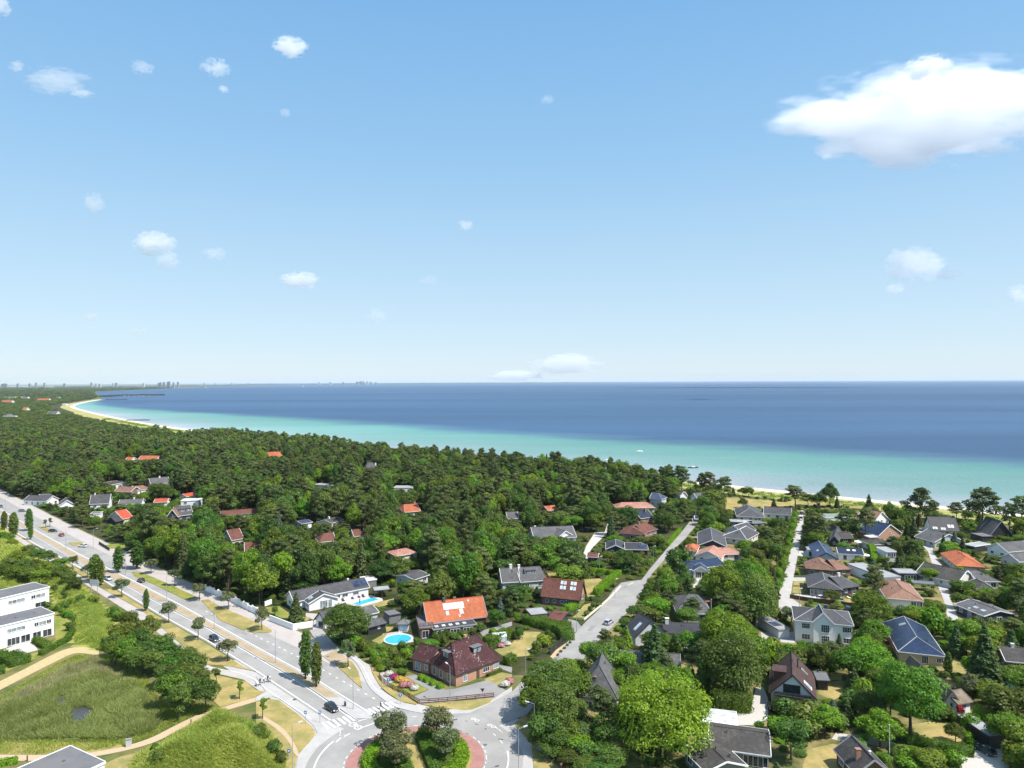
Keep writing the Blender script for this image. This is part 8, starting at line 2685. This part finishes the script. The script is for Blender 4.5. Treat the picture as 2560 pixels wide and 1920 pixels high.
# labels for the trees that have none yet: by look and by the landmark they stand at
LMK = []
for pre, short in (('long white villa', 'the pool villa'), ('house with steep bright orange', 'the steep orange roof'), ('brick corner house', 'the maroon roofed brick house'), ('brown brick house', 'the four-part skylights'),
 ('pale house with large grey', 'the wide-dormer grey roof'), ('house with grey hipped roof half', 'the grey hipped flag house'), ('white villa with black L', 'the black roofed villa'), ('low dark house', 'the low dark house'),
 ('house with pointed', 'the pointed grey gable'), ('bottom-edge house', 'the corrugated roof'), ('white two-storey mansion', 'the white mansion'), ('steep A-shaped', 'the A-shaped dark red roof'), ('yellow brick house', 'the glossy blue roof'),
 ('cream house with tan', 'the tan roofed house'), ('dark grey hipped house with long', 'the glazed conservatory'), ('dark house with grey low', 'the blue-black fascia house'), ('white cottage with long', 'the thatched cottage'), ('black roofed L-shaped', 'the parasol villa'),
 ('house with broad brown', 'the broad brown roof'), ('white gabled house with tan', 'the white gable by the beach'), ('red brick gabled', 'the red brick gable'), ('tall black roofed', 'the tall black beach house'), ('dark A-frame', 'the dark A-frame'),
 ('house with bright orange hipped', 'the orange hipped roof'), ('rambling house', 'the rambling grey roofs'), ('large dark grey villa', 'the white-ridged dark villa'), ('long house with pale pink', 'the pale pink roof'), ('house with dark blue tile', 'the pillared porch'),
 ('grey roofed house with several', 'the several-gabled grey roof'), ('house with red-brown hipped', 'the red-brown hipped roof'), ('low black roofed', 'the solar panel roof'), ('long pale red', 'the long pale red roof'), ('pale house with slate blue', 'the slate blue roof'),
 ('cream gabled', 'the cream gabled house'), ('black wooden house with white', 'the black wooden house'), ('house with brown hipped', 'the brown hipped house'), ('long low house with red', 'the long low red-brown roof'), ('steep pale grey', 'the steep pale grey roof'),
 ('orange hipped roof showing', "the wood's orange roof"), ('brown gabled roof', "the pool villa's brown gable"), ('pale pink hipped', 'the pale pink hipped roof'), ('white house with steep', 'the steep white walled house'), ('plain grey roof half', 'the plain grey roof'), ('weathered brown', 'the brown cottage'),
 ('steep brown gable', 'the steep brown gable'), ('grey beach villa', 'the grey beach villa'), ('blue-grey roof', 'the blue-grey roof')):
 for o in SC.objects:
  if o.parent is None and str(o.get('label', '')).startswith(pre):
   LMK.append((short, o.location.x, o.location.y))
   break
ORD = ('first second third fourth fifth sixth seventh eighth ninth tenth eleventh twelfth thirteenth fourteenth fifteenth sixteenth seventeenth eighteenth nineteenth twentieth '
 'twenty-first twenty-second twenty-third twenty-fourth twenty-fifth twenty-sixth twenty-seventh twenty-eighth twenty-ninth thirtieth').split()
KW = dict(broadleaf_tree='leafy tree', pine_tree='pine', spruce_tree='conical conifer', bush='bush', columnar_conifer='slim conifer', street_tree='tree', young_tree='young tree', columnar_tree='columnar tree', birch_tree='birch', willow_tree='willow')
GS = {'trees of the dark grove between pond and boulevard': 'grove between pond and boulevard', 'trees of the dark grove on the mound by the boulevard': 'grove on the mound', 'trees on the mound at the left edge': 'mound at the left edge',
 'bushes at the foot of the grass mound': 'foot of the grass mound', 'trees of the thicket by the roundabout': 'thicket by the roundabout', 'shrubs between the round pool and the cycle path': 'between round pool and cycle path',
 'slim conifers between the orange roof and the maroon roof': 'between orange and maroon roofs', 'low shrubs below the flat roof of the orange roofed house': 'below the orange roofed house',
 'rounded dark shrubs on the bank above the side street': 'bank above the side street', 'small shrubs in the gravel strip by the side street': 'gravel strip by the side street', 'garden shrubs behind the white terrace': 'behind the white terrace',
 'shrubs lining the pale lane': 'row lining the pale lane', 'shrubs left of the upper side street': 'left of the upper side street', 'thin trees by the parked cars': 'by the parked cars'}
grp = {}
for root, x, y, kind, words, h, w in TREES:
 if root['label']:
  continue
 g = root.get('group')
 if g:
  base = '%s %s, %s' % (words, KW[kind].split()[-1], GS.get(g, g))
 else:
  best = min(LMK, key=lambda l: (l[1] - x) ** 2 + (l[2] - y) ** 2)
  ux, uy = best[1] / math.hypot(best[1], best[2]), best[2] / math.hypot(best[1], best[2])
  dx, dy = x - best[1], y - best[2]
  dep, lat = dx * ux + dy * uy, dx * uy - dy * ux
  rel = ('behind' if dep > 0 else 'in front of') if abs(dep) > abs(lat) else ('right of' if lat > 0 else 'left of')
  size = 'tall' if h > 9 else ('small' if h < 4.5 else 'medium')
  base = '%s %s %s %s %s' % (size, words, KW[kind], rel, best[0])
 grp.setdefault(base, []).append((proj((x, y, h))[0], root))
for base, lst in grp.items():
 lst.sort(key=lambda e: e[0])
 for i, (_, root) in enumerate(lst):
  root['label'] = base if len(lst) == 1 else '%s, %s from left' % (base, ORD[min(i, 29)])
  if not root.get('group') and len(lst) > 1:
   root['group'] = base.replace('tall ', '').replace('small ', '').replace('medium ', '') + ' group'

# ------------------------------------------------------------------ the rest of the wood: one object, instanced on points
def scatter_object(name, pts, protos, label, cat):
 """pts: (index, x, y, z, rot, sx, sz)"""
 col = bpy.data.collections.new(name + '_kinds')
 for i, (me, hh, ww) in enumerate(protos):
  col.objects.link(bpy.data.objects.new('%s_kind_%02d' % (name, i), me))
 me = bpy.data.meshes.new(name)
 me.vertices.add(len(pts))
 a = np.array(pts, np.float64)
 me.vertices.foreach_set('co', a[:, 1:4].astype(np.float32).ravel())
 me.attributes.new('pick', 'INT', 'POINT').data.foreach_set('value', a[:, 0].astype(np.int32))
 rot = np.zeros((len(a), 3), np.float32)
 rot[:, 2] = a[:, 4]
 me.attributes.new('turn', 'FLOAT_VECTOR', 'POINT').data.foreach_set('vector', rot.ravel())
 me.attributes.new('size', 'FLOAT_VECTOR', 'POINT').data.foreach_set('vector', np.stack([a[:, 5], a[:, 5], a[:, 6]], 1).astype(np.float32).ravel())
 o = bpy.data.objects.new(name, me)
 COL.objects.link(o)
 ng = bpy.data.node_groups.new(name + '_nodes', 'GeometryNodeTree')
 ng.interface.new_socket('Geometry', in_out='INPUT', socket_type='NodeSocketGeometry')
 ng.interface.new_socket('Geometry', in_out='OUTPUT', socket_type='NodeSocketGeometry')
 gi_, go_ = ng.nodes.new('NodeGroupInput'), ng.nodes.new('NodeGroupOutput')
 ip = ng.nodes.new('GeometryNodeInstanceOnPoints')
 ci = ng.nodes.new('GeometryNodeCollectionInfo')
 ci.inputs['Collection'].default_value = col
 ci.inputs['Separate Children'].default_value = True
 ci.inputs['Reset Children'].default_value = True
 ip.inputs['Pick Instance'].default_value = True
 ng.links.new(gi_.outputs[0], ip.inputs['Points'])
 ng.links.new(ci.outputs[0], ip.inputs['Instance'])
 for an, dt, sk in (('pick', 'INT', 'Instance Index'), ('turn', 'FLOAT_VECTOR', 'Rotation'), ('size', 'FLOAT_VECTOR', 'Scale')):
  na = ng.nodes.new('GeometryNodeInputNamedAttribute')
  na.data_type = dt
  na.inputs['Name'].default_value = an
  ng.links.new(na.outputs['Attribute'], ip.inputs[sk])
 ng.links.new(ip.outputs[0], go_.inputs[0])
 md = o.modifiers.new('scatter', 'NODES')
 md.node_group = ng
 tag(o, label, cat, kind='stuff')
 return o

def combo(key, mat):
 p = PROTO[key]
 return (p['L'].mesh('woodland_' + key + mat, mat, (np.array([tuple(v) for v in p['T'].v]), p['T'].f)), p['h'], p['w'])

LP = {'lo%d' % i: (P_broad(120 + i, 10, 8, 18, 95, .62, .08), 10, 8) for i in range(2)}
LP['lo2'] = (P_pine(124, 13, 8.5, 15, 90, .62, .30), 13, 8.5)
for k, (pr, hh, ww) in LP.items():
 proto(k, pr, hh, ww, 'leaf_mid', 'x')
WK = [('broad0', 'leaf_mid'), ('broad1', 'leaf_dark'), ('broad2', 'leaf_olive'), ('broad3', 'leaf_bright'), ('broad0', 'leaf_olive'), ('broad2', 'leaf_mid'), ('pine0', 'leaf_pine'), ('pine1', 'leaf_pine'), ('pine2', 'leaf_pine'),
 ('spruce0', 'leaf_spruce'), ('spruce1', 'leaf_spruce'), ('bush0', 'leaf_mid'), ('bush1', 'leaf_bright'), ('bush2', 'leaf_olive'), ('lo0', 'leaf_mid'), ('lo1', 'leaf_dark'), ('lo0', 'leaf_olive'), ('lo2', 'leaf_pine')]
protos = [combo(*k) for k in WK]
CH = dict(broad=[0, 1, 1, 2, 4, 5, 3], pine=[6, 7, 8], spruce=[9, 10], bush=[11, 12, 13])
pts = []
for key, x, y, h, w in rest:
 i = RS.choice(CH[key]) if y < 700 else {'pine': 17, 'bush': 11}.get(key, RS.choice((14, 15, 16)))
 pts.append((i, x, y, 0, RS.uniform(0, 6.28), w / protos[i][2], h / protos[i][1]))
scatter_object('woodland', pts, protos, 'dense mixed wood of pines and leafy trees filling the land behind the gardens', 'woodland')
# low growth under and between: gardens and the wood's edge
ug = []
for poly, y0, y1, st in ((gardens, 131, 330, 3.0), (gardens, 330, 480, 3.6), (forest, 185, 330, 3.6)):
 y = y0
 while y < y1:
  x = -.76 * y
  while x < .76 * y:
   px, py = x + RS.uniform(-.5, .5) * st, y + RS.uniform(-.5, .5) * st
   x += st
   if RS.random() < (.30 if poly is gardens else .15) or not inside((px, py), poly) or blocked(px, py, .9):
    continue
   i = RS.choice((0, 1, 2, 0, 1, 3))
   h = RS.uniform(.5, 1.7)
   if not clear_view(px, py, h, 2):
    h *= .35
   ug.append((i, px, py, 0, RS.uniform(0, 6.28), RS.uniform(.55, 1.15), h / 2.4))
  y += st * .9
bp = [combo('bush0', 'leaf_mid'), combo('bush1', 'leaf_dark'), combo('bush2', 'leaf_olive'), combo('bush1', 'leaf_bright')]
scatter_object('undergrowth', ug, bp, 'low garden growth and undergrowth between houses and trees', 'undergrowth')

# ------------------------------------------------------------------ long grass, reeds, scrub on the dunes
def blades(name, poly, n, h, w, mat, label, zf=None, tone_s=.07, holes=(), lean=.8, seed=3, fringe=None):
 rng = np.random.default_rng(seed)
 xs, ys = [p[0] for p in poly], [p[1] for p in poly]
 C = []
 while len(C) < n:
  x, y = rng.uniform(min(xs), max(xs)), rng.uniform(min(ys), max(ys))
  if inside((x, y), poly) and not any(inside((x, y), q) for q in holes):
   p = proj((x, y, 0))
   if -60 < p[0] < 2620 and p[1] < 2000:
    C.append((x, y, zf(x, y) if zf else .02))
   else:
    n -= 1
 C = np.array(C)
 n = len(C)
 yaw = rng.uniform(0, math.pi, n)
 hh = h * rng.uniform(.55, 1.25, n) * np.array([1 + .75 * mnoise.noise((c[0] * .22, c[1] * .22, 1)) for c in C])
 ww = w * rng.uniform(.6, 1.3, n)
 dx = np.stack([np.cos(yaw), np.sin(yaw), np.zeros(n)], 1) * ww[:, None] * .5
 up = np.stack([rng.normal(size=n) * lean, rng.normal(size=n) * lean, np.ones(n)], 1) * hh[:, None]
 V = np.stack([C - dx, C + dx, C + dx * .35 + up, C - dx * .35 + up], 1).reshape(-1, 3)
 T = np.array([.5 + .75 * mnoise.noise((c[0] * tone_s, c[1] * tone_s, 5.0)) + .3 * mnoise.noise((c[0] * .5, c[1] * .5, 9.0)) for c in C])
 L = Leafy()
 L.V, L.T = [V], [np.clip(T + rng.normal(size=n) * .12, 0, 1)]
 o = bpy.data.objects.new(name, L.mesh(name, mat))
 COL.objects.link(o)
 return tag(o, label, 'grass' if 'grass' in name else 'reeds', kind='stuff')

blades('long_grass', [tuple(p) for p in pm1], 46000, .62, .17, 'grass_long', 'long sunlit grass on the mound behind the white terrace', hz1, seed=3)
blades('long_grass', [tuple(p) for p in pm2], 46000, .62, .16, 'grass_long', 'long sunlit grass on the mound at the bottom edge', hz2, seed=4)
blades('long_grass', [tuple(p) for p in pm3], 6000, .7, .5, 'grass_long', 'long sunlit grass on the mound under the boulevard grove', hz3, seed=5)
blades('reeds', [tuple(p) for p in pond], 64000, .95, .13, 'grass_reed', 'green reeds growing across the pond', None, .06, POND_W, .75, 6)
fr = tp('a', 0, 1110, 230, 990, 430, 890, 640, 790, 830, 735, 1020, 775, 1090, 880, 1000, 890, 850, 860, 650, 890, 480, 980, 300, 1050, 60, 1130)
blades('reeds', [tuple(p) for p in fr], 12000, 1.3, .14, 'grass_plume', 'pale straw reed plumes along the back of the pond', None, .1, (), .15, 7)
ring_g = tp('a', -100, 1110, 0, 1050, 250, 900, 480, 760, 650, 690, 850, 690, 1020, 680, 1150, 790, 1260, 850, 1330, 1000, 1450, 1110, 1560, 1130, 1700, 1090, 1900, 1130, 1700, 1200, 1480, 1300, 1290, 1400, 1090, 1460, 740, 1520, 400, 1540, -100, 1540, -100, 1420, 600, 1420, 1130, 1400, 1390, 1270, 1240, 1010, 1010, 780, 850, 745, 420, 900)
blades('meadow_grass', [tuple(p) for p in ring_g], 20000, .3, .2, 'grass_long', 'shorter meadow grass around the reed pond', None, .09, (), .3, 8)
# green scrub on the dune: leaf clumps along the strip
rng = np.random.default_rng(31)
C, N_, T_ = [], [], []
band_c = resample(offset(inland, 15.0), 2.2)
for p in band_c:
 if p.y > 1500 or p.x > 420:
  continue
 pr = proj((p.x, p.y, 0))
 for k in range(4):
  q = p + Vector((rng.normal() * 2.6, rng.normal() * 5.0))
  if mnoise.noise((q.x * .03, q.y * .03, 2)) < -.22:
   continue
  r = rng.uniform(1.2, 2.6)
  m = 26
  d = unit(rng.normal(size=(m, 3)))
  d[:, 2] = np.abs(d[:, 2])
  C.append(np.array([q.x, q.y, .05]) + d * np.array([r, r, r * .48]))
  N_.append(d + np.array([0, 0, .5]))
  T_.append(np.full(m, rng.random()))
L = Leafy()
L.add(np.concatenate(C), np.concatenate(N_), np.concatenate(T_), .62, 1.4, rng)
o = bpy.data.objects.new('dune_scrub', L.mesh('dune_scrub', 'scrub_green'))
COL.objects.link(o)
tag(o, 'low green scrub along the dunes behind the beach', 'scrub', kind='stuff')
# ------------------------------------------------------------------ boats, pier, far shore
def boat(px, py, ln, rz, label, mast=0.0, dark=False):
 p = G(px, py, SEA_Z)
 root = thing('motorboat' if not mast else 'sailing_boat', label, 'boat', p, rz)
 w = ln * .17
 loft([[(x * ln, -w * f, .75), (x * ln, -w * f * .6, -.2), (x * ln, w * f * .6, -.2), (x * ln, w * f, .75 + .25 * (x > .2))] for x, f in ((-.5, .85), (-.2, 1), (.15, .95), (.38, .5), (.5, .06))]).build('hull', 'wall_dark' if dark else 'wall_white', root)
 b = MB()
 b.obox((-ln * .15, -w * .6, .7), (ln * .32, 0, 0), (0, w * 1.2, 0), (-.1, 0, .75))
 b.build('cabin', 'wall_white', root)
 if mast:
  b = MB()
  b.tube((0, 0, .5), (0, 0, mast), .12)
  b.build('mast', 'trim_white', root)
  b = MB()
  b.face([(.1, .02, 1.2), (.1, .02, mast * .96), (-ln * .45, .3, 1.2)])
  b.face([(.1, -.05, 1.2), (-ln * .45, .25, 1.2), (.1, -.05, mast * .96)])
  b.build('sail', 'wall_white', root)

boat(1598, 1129.5, 8.0, .2, 'white motorboat farthest out on the turquoise water')
boat(1518, 1151.5, 6.5, .3, 'small white boat nearest the beach left of the pines')
boat(1733, 1170, 9.0, .1, 'long dark hulled motorboat right above the beach pines', 0, True)
for x, y, m_, lb in ((759, 967, 40, 'yellowish sail on the far blue water left of centre'), (827, 961.5, 48, 'white sail on the horizon left of the far towers'), (741, 961.5, 40, 'white sail near the far coast, left of two'), (515, 970, 30, 'small white sail off the far beach at the left')):
 boat(x, y, m_ * .6, .4, lb, m_)

# far land: low coast running along the horizon, woods, a pier
far_land_pts = [(-20, 962.5), (140, 962.2), (400, 961.6), (700, 960.3), (1000, 959.0), (1300, 957.2), (1560, 955.9)]

def ridge(name, pts, depth, h, mat, n=140, seed=0, label=None):
 b = MB()
 pts = resample([p for p in pts], sum((Vector(q) - Vector(p)).length for p, q in zip(pts[:-1], pts[1:])) / n)
 pr = None
 for i, p in enumerate(pts):
  d = p.normalized()
  hh = h * (.65 + .5 * mnoise.noise((i * .13, seed, 0)) + .22 * mnoise.noise((i * .9, seed, 4))) * min(1, i / 6 + .25, (len(pts) - 1 - i) / 25 + .12)
  row = [(*p, SEA_Z - .1), (*(p + d * depth * .12), hh * .8), (*(p + d * depth * .5), hh), (*(p + d * depth), 0)]
  if pr:
   for k in range(3):
    b.face([pr[k], row[k], row[k + 1], pr[k + 1]])
  pr = row
 return b.build(name, mat, kind='structure')

def at_dist(px, py, Y):
 """point of the sea surface below a sight line, at depth Y"""
 q = G(px, 1200)
 return Vector((q.x / q.y * Y, Y))

plain('far_coast_mat', (.055, .075, .060), .95, .25, .003, .1)
ridge('far_hills', [at_dist(-200, 0, 11500), at_dist(150, 0, 12500), at_dist(480, 0, 14500), at_dist(620, 0, 16500)], 3000, 34, 'far_coast_mat', seed=1)
ridge('far_coast', [at_dist(560, 0, 21000), at_dist(900, 0, 22500), at_dist(1250, 0, 25000), at_dist(1580, 0, 28000)], 3000, 48, 'far_coast_mat', seed=2)
fw_pts = []
fland = [tuple(p) for p in inner] + [(-14000, 32000), (-52000, 45000), (-52000, 3000)]
y = 3300.0
while y < 10500:
 st = 26 + (y - 3300) * .006
 x = -.78 * y
 while x < -.25 * y:
  px_, py_ = x + RS.uniform(-.5, .5) * st, y + RS.uniform(-.5, .5) * st
  x += st
  if mnoise.noise((px_ * .0011, py_ * .0007, 7)) > .38 or not inside((px_ - 30, py_ - 30), fland) or not inside((px_ + 40, py_), fland):
   continue
  s = RS.uniform(1.4, 2.2) * st / 26
  fw_pts.append((RS.choice((14, 15, 15, 17)), px_, py_, -1.5, RS.uniform(0, 6.28), st * 1.35 / 8, 14 / 10 * RS.uniform(.7, 1.3)))
 y += st * .8
scatter_object('far_woodland', fw_pts, protos, 'dark woods on the far headland and coast', 'woodland')
rs2 = random.Random(9)
def tower(px, pytop, Y, w, d, label, mat='tower_haze_blue', group=None, name='tower_block'):
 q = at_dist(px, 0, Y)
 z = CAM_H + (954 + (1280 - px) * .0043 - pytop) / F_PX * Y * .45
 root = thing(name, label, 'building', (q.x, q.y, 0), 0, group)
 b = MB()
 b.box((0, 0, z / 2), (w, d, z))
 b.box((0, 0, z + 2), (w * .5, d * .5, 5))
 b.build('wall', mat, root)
 b = MB()
 for k in range(1, 8):
  b.box((0, -d / 2 - .3, z * k / 8), (w * .9, .5, z * .05))
 b.build('window', 'pane_dark', root)

plain('tower_haze_blue', (.26, .31, .37), .8, .1, .02)  # pale blue of distance haze put into the wall colour
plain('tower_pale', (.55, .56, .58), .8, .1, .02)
SKY = [('k', 45, 205, 'low'), ('k', 160, 203, ''), ('k', 262, 204, ''), ('k', 317, 190, 'thin'), ('k', 390, 190, ''), ('k', 563, 204, ''), ('k', 795, 186, ''), ('k', 838, 202, 'pale'), ('k', 868, 206, 'pale'), ('k', 985, 196, 'pale'), ('k', 1010, 194, ''), ('k', 1245, 200, 'pale'),
 ('k', 1376, 196, ''), ('k', 1393, 187, ''), ('k', 1422, 183, ''), ('k', 1456, 178, ''), ('k', 1468, 172, ''), ('k', 1505, 188, ''), ('k', 1543, 179, ''), ('k', 1768, 182, 'thin'), ('k', 1865, 190, ''), ('k', 2005, 185, 'thin'), ('k', 2150, 190, 'thin')]
for i, (t, x, y, kd) in enumerate(SKY):
 a, c = px_of(t, x, y)
 if x > 1600:
  y, c = 0, c + 3
 tower(a, c, 11000 if x < 1600 else 20500, 24 if kd == 'thin' else (90 if kd == 'low' else rs2.uniform(20, 36)), 24, '%s tower on the far left skyline, %s from left' % ('thin' if kd == 'thin' else ('pale' if kd == 'pale' else 'blue-grey'), ORD[i]), 'tower_pale' if kd == 'pale' else 'tower_haze_blue', 'towers of the far town skyline')
for i, (x, y, kd) in enumerate(((550, 190, 1), (648, 190, 1), (757, 190, 0), (878, 180, 0), (898, 182, 1), (912, 174, 0), (925, 178, 1), (935, 180, 0), (965, 178, 1), (995, 188, 0), (1040, 194, 0))):
 a, c = px_of('l', x, y)
 tower(a, c, 20500, rs2.uniform(36, 70), 40, '%s tower across the bay on the horizon, %s from left' % (('blue-grey', 'pale')[kd], ORD[i]), ('tower_haze_blue', 'tower_pale')[kd], 'towers across the bay')
# pier of the harbour and groynes
def mole(pts, w, h, label, name='breakwater'):
 b = MB()
 pts = resample(pts, 20)
 for p, q in zip(pts[:-1], pts[1:]):
  b.beam((*p, h / 2 - .6), (*q, h / 2 - .6), w * rs2.uniform(.8, 1.2), h * rs2.uniform(.8, 1.25))
 mesh_thing(name, b, 'wall_dark', label, 'breakwater', (*pts[0], 0))

gp = lambda x, y: G(*px_of('k', x, y), SEA_Z).xy
mole([gp(880, 322), gp(1000, 312), gp(1200, 308), gp(1420, 306)], 45, 9, 'dark harbour breakwater with boats off the far headland')
mole([gp(910, 344), gp(1095, 343)], 12, 2.4, 'low dark groyne below the far harbour')
mole([gp(1090, 524), gp(1180, 522), gp(1292, 521)], 7, 1.6, 'thin groyne in the shallow water of the near bay')
for i, x in enumerate((985, 1050, 1075, 1110, 1160, 1200, 1232, 1290)):
 q = px_of('k', x, 311)
 boat(q[0], q[1], 20, rs2.uniform(0, 6), 'white boat in the far harbour, %s from left' % ORD[i])
for i, (x0, x1, y, mt) in enumerate(((10, 100, 362, 'roof_orange'), (320, 420, 345, 'roof_orange'), (190, 225, 430, 'roof_orange'), (480, 505, 330, 'roof_grey'), (405, 485, 466, 'roof_grey'), (535, 570, 383, 'felt_white'), (30, 240, 232, 'felt_white'), (400, 455, 234, 'felt_white'))):
 H('far_house', 'far %s roof among the trees at the left, %s of eight' % ({'roof_orange': 'orange', 'roof_grey': 'grey', 'felt_white': 'white'}[mt], ORD[i]), R(t='k', ev=(x0, y, x1, y), ze=(4.0 if mt[0] == 'f' else 9.0) if y > 300 else 20.0, d=14.0, rg=(6.0 if mt[0] == 'f' else 15.0) if y > 300 else 26.0, hl=0, hr=0, roof=mt, wall='wall_offwhite', win=[]), view=False, group=FAR_GROUP)

# ------------------------------------------------------------------ clouds: bodies of droplets in the air
m = bpy.data.materials.new('cloud_mat')
m.use_nodes = True
N, L = m.node_tree.nodes, m.node_tree.links
N.remove(N['Principled BSDF'])
tc = N.new('ShaderNodeTexCoord')
oi = N.new('ShaderNodeObjectInfo')
oc = tc.outputs['Object']
ofs = N.new('ShaderNodeVectorMath')
ofs.operation = 'MULTIPLY_ADD'
L.new(oi.outputs['Random'], ofs.inputs[0])
ofs.inputs[1].default_value = (37, 53, 71)
L.new(oc, ofs.inputs[2])
n1, n2 = N.new('ShaderNodeTexNoise'), N.new('ShaderNodeTexNoise')
for n_, sc_, dt in ((n1, 1.6, 2), (n2, 4.2, 5)):
 n_.inputs['Scale'].default_value, n_.inputs['Detail'].default_value = sc_, dt
 L.new(ofs.outputs[0], n_.inputs['Vector'])
ln_ = N.new('ShaderNodeVectorMath')
ln_.operation = 'LENGTH'
L.new(oc, ln_.inputs[0])
f = _math(N, L, 'SUBTRACT', .74, ln_.outputs['Value'])
f = _math(N, L, 'ADD', f, _math(N, L, 'MULTIPLY', _math(N, L, 'SUBTRACT', n1.outputs['Fac'], .52), 1.5))
f = _math(N, L, 'ADD', f, _math(N, L, 'MULTIPLY', _math(N, L, 'SUBTRACT', n2.outputs['Fac'], .5), 1.3))
f = _math(N, L, 'MINIMUM', _math(N, L, 'MAXIMUM', _math(N, L, 'MULTIPLY', f, 7.0), 0.0), 1.0)
edge = _math(N, L, 'MINIMUM', _math(N, L, 'MAXIMUM', _math(N, L, 'MULTIPLY', _math(N, L, 'SUBTRACT', .98, ln_.outputs['Value']), 8.0), 0.0), 1.0)
f = _math(N, L, 'MULTIPLY', f, edge)
dens = N.new('ShaderNodeAttribute')
dens.attribute_type, dens.attribute_name = 'OBJECT', 'thick'
pv = N.new('ShaderNodeVolumeScatter')
pv.inputs['Color'].default_value = (1, 1, 1, 1)
pv.inputs['Anisotropy'].default_value = .2
L.new(_math(N, L, 'MULTIPLY', f, dens.outputs['Fac']), pv.inputs['Density'])
L.new(pv.outputs[0], N['Material Output'].inputs['Volume'])
bm = bmesh.new()
bmesh.ops.create_icosphere(bm, subdivisions=3, radius=1.0)
cme = bpy.data.meshes.new('cloud')
bm.to_mesh(cme)
cme.materials.append(m)

def cloud(px, py, w, h, label, thick=1.0, alt=1100.0):
 el = (954 - py) / F_PX
 Yd = min(alt / max(el, .02), 30000)
 q = G(px, 1400)
 o = bpy.data.objects.new('cloud', cme)
 COL.objects.link(o)
 o.location = (q.x / q.y * Yd, Yd, CAM_H + el * Yd)
 sx, sz = w / F_PX * Yd * .62, h / F_PX * Yd * .62
 o.scale = (sx, min(sx, 2.2 * sz) * .8, sz)
 o['thick'] = thick * 5.0 / o.scale[1]
 return tag(o, label, 'cloud', 'clouds in the blue sky')

cloud(2330, 300, 690, 215, 'large white cumulus at the right side of the sky', .8, 2600.0)
for x, y, w, h, th, lb in ((2322, 175, 95, 55, 1.0, 'small white cloud right above the large cumulus'), (732, 118, 80, 48, .8, 'small bright cloud highest left of centre'), (545, 167, 62, 42, .7, 'small cloud left of the highest bright one'), (565, 221, 24, 18, .5, 'tiny puff under the small cloud upper left'),
 (150, 198, 150, 55, .5, 'wispy cloud bank in the upper left sky'), (212, 228, 50, 22, .5, 'small wisp below the upper left cloud bank'), (362, 166, 52, 30, .35, 'faint puff between the upper left clouds'), (50, 162, 34, 26, .35, 'faint puff at the left above the wispy bank'), (8, 10, 50, 45, .6, 'cloud cut by the top left corner'),
 (240, 502, 48, 48, .4, 'faint round puff at middle left'), (388, 605, 92, 55, .8, 'white cloud at middle left, upper of two'), (424, 648, 55, 40, .6, 'white cloud at middle left, lower of two'), (540, 631, 50, 34, .45, 'faint puff right of the two middle left clouds'), (757, 699, 88, 42, .8, 'small flat white cloud lower left of centre'),
 (1168, 563, 36, 28, .5, 'tiny puff left of the sky centre'), (944, 788, 46, 40, .4, 'faint puff low in the sky left of centre'), (352, 826, 40, 30, .35, 'faint puff low at the left'), (232, 788, 36, 20, .45, 'small puff low at the far left'), (1075, 700, 44, 26, .2, 'very faint puff left of centre'),
 (2285, 665, 130, 84, .74, 'ragged white cloud at the right, larger of two'), (2365, 690, 70, 34, .5, 'ragged cloud at the right, small tail of the larger one'), (2240, 726, 46, 26, .35, 'faint puff under the ragged right cloud'), (2548, 742, 50, 50, .5, 'puff at the right edge of the sky'), (2070, 395, 26, 22, .3, 'tiny wisp under the large cumulus'),
 (1420, 912, 170, 50, .78, 'pale low cloud above the horizon right of centre'), (1295, 938, 115, 30, .9, 'pale low cloud on the horizon at the centre'), (1375, 250, 34, 24, .2, 'very faint puff in the upper middle sky'), (720, 280, 28, 18, .25, 'faint speck of cloud upper left of centre')):
 cloud(x, y, w * 1.1, h * 1.05, lb, th * (.42 if th > .75 else .24))

# ------------------------------------------------------------------ the air between: far things fade
hz = MB()
hz.obox((-30000, -500, -3), (60000, 0, 0), (0, 38000, 0), (0, 0, 160))
m = bpy.data.materials.new('haze_mat')
m.use_nodes = True
N, L = m.node_tree.nodes, m.node_tree.links
N.remove(N['Principled BSDF'])
pv = N.new('ShaderNodeVolumePrincipled')
pv.inputs['Color'].default_value = (.80, .90, 1.0, 1)
pv.inputs['Density'].default_value = 2.2e-5
L.new(pv.outputs[0], N['Material Output'].inputs['Volume'])
MATS['haze_mat'] = m
tag(hz.build('haze', 'haze_mat'), 'thin summer haze over land and sea', 'haze', kind='stuff')
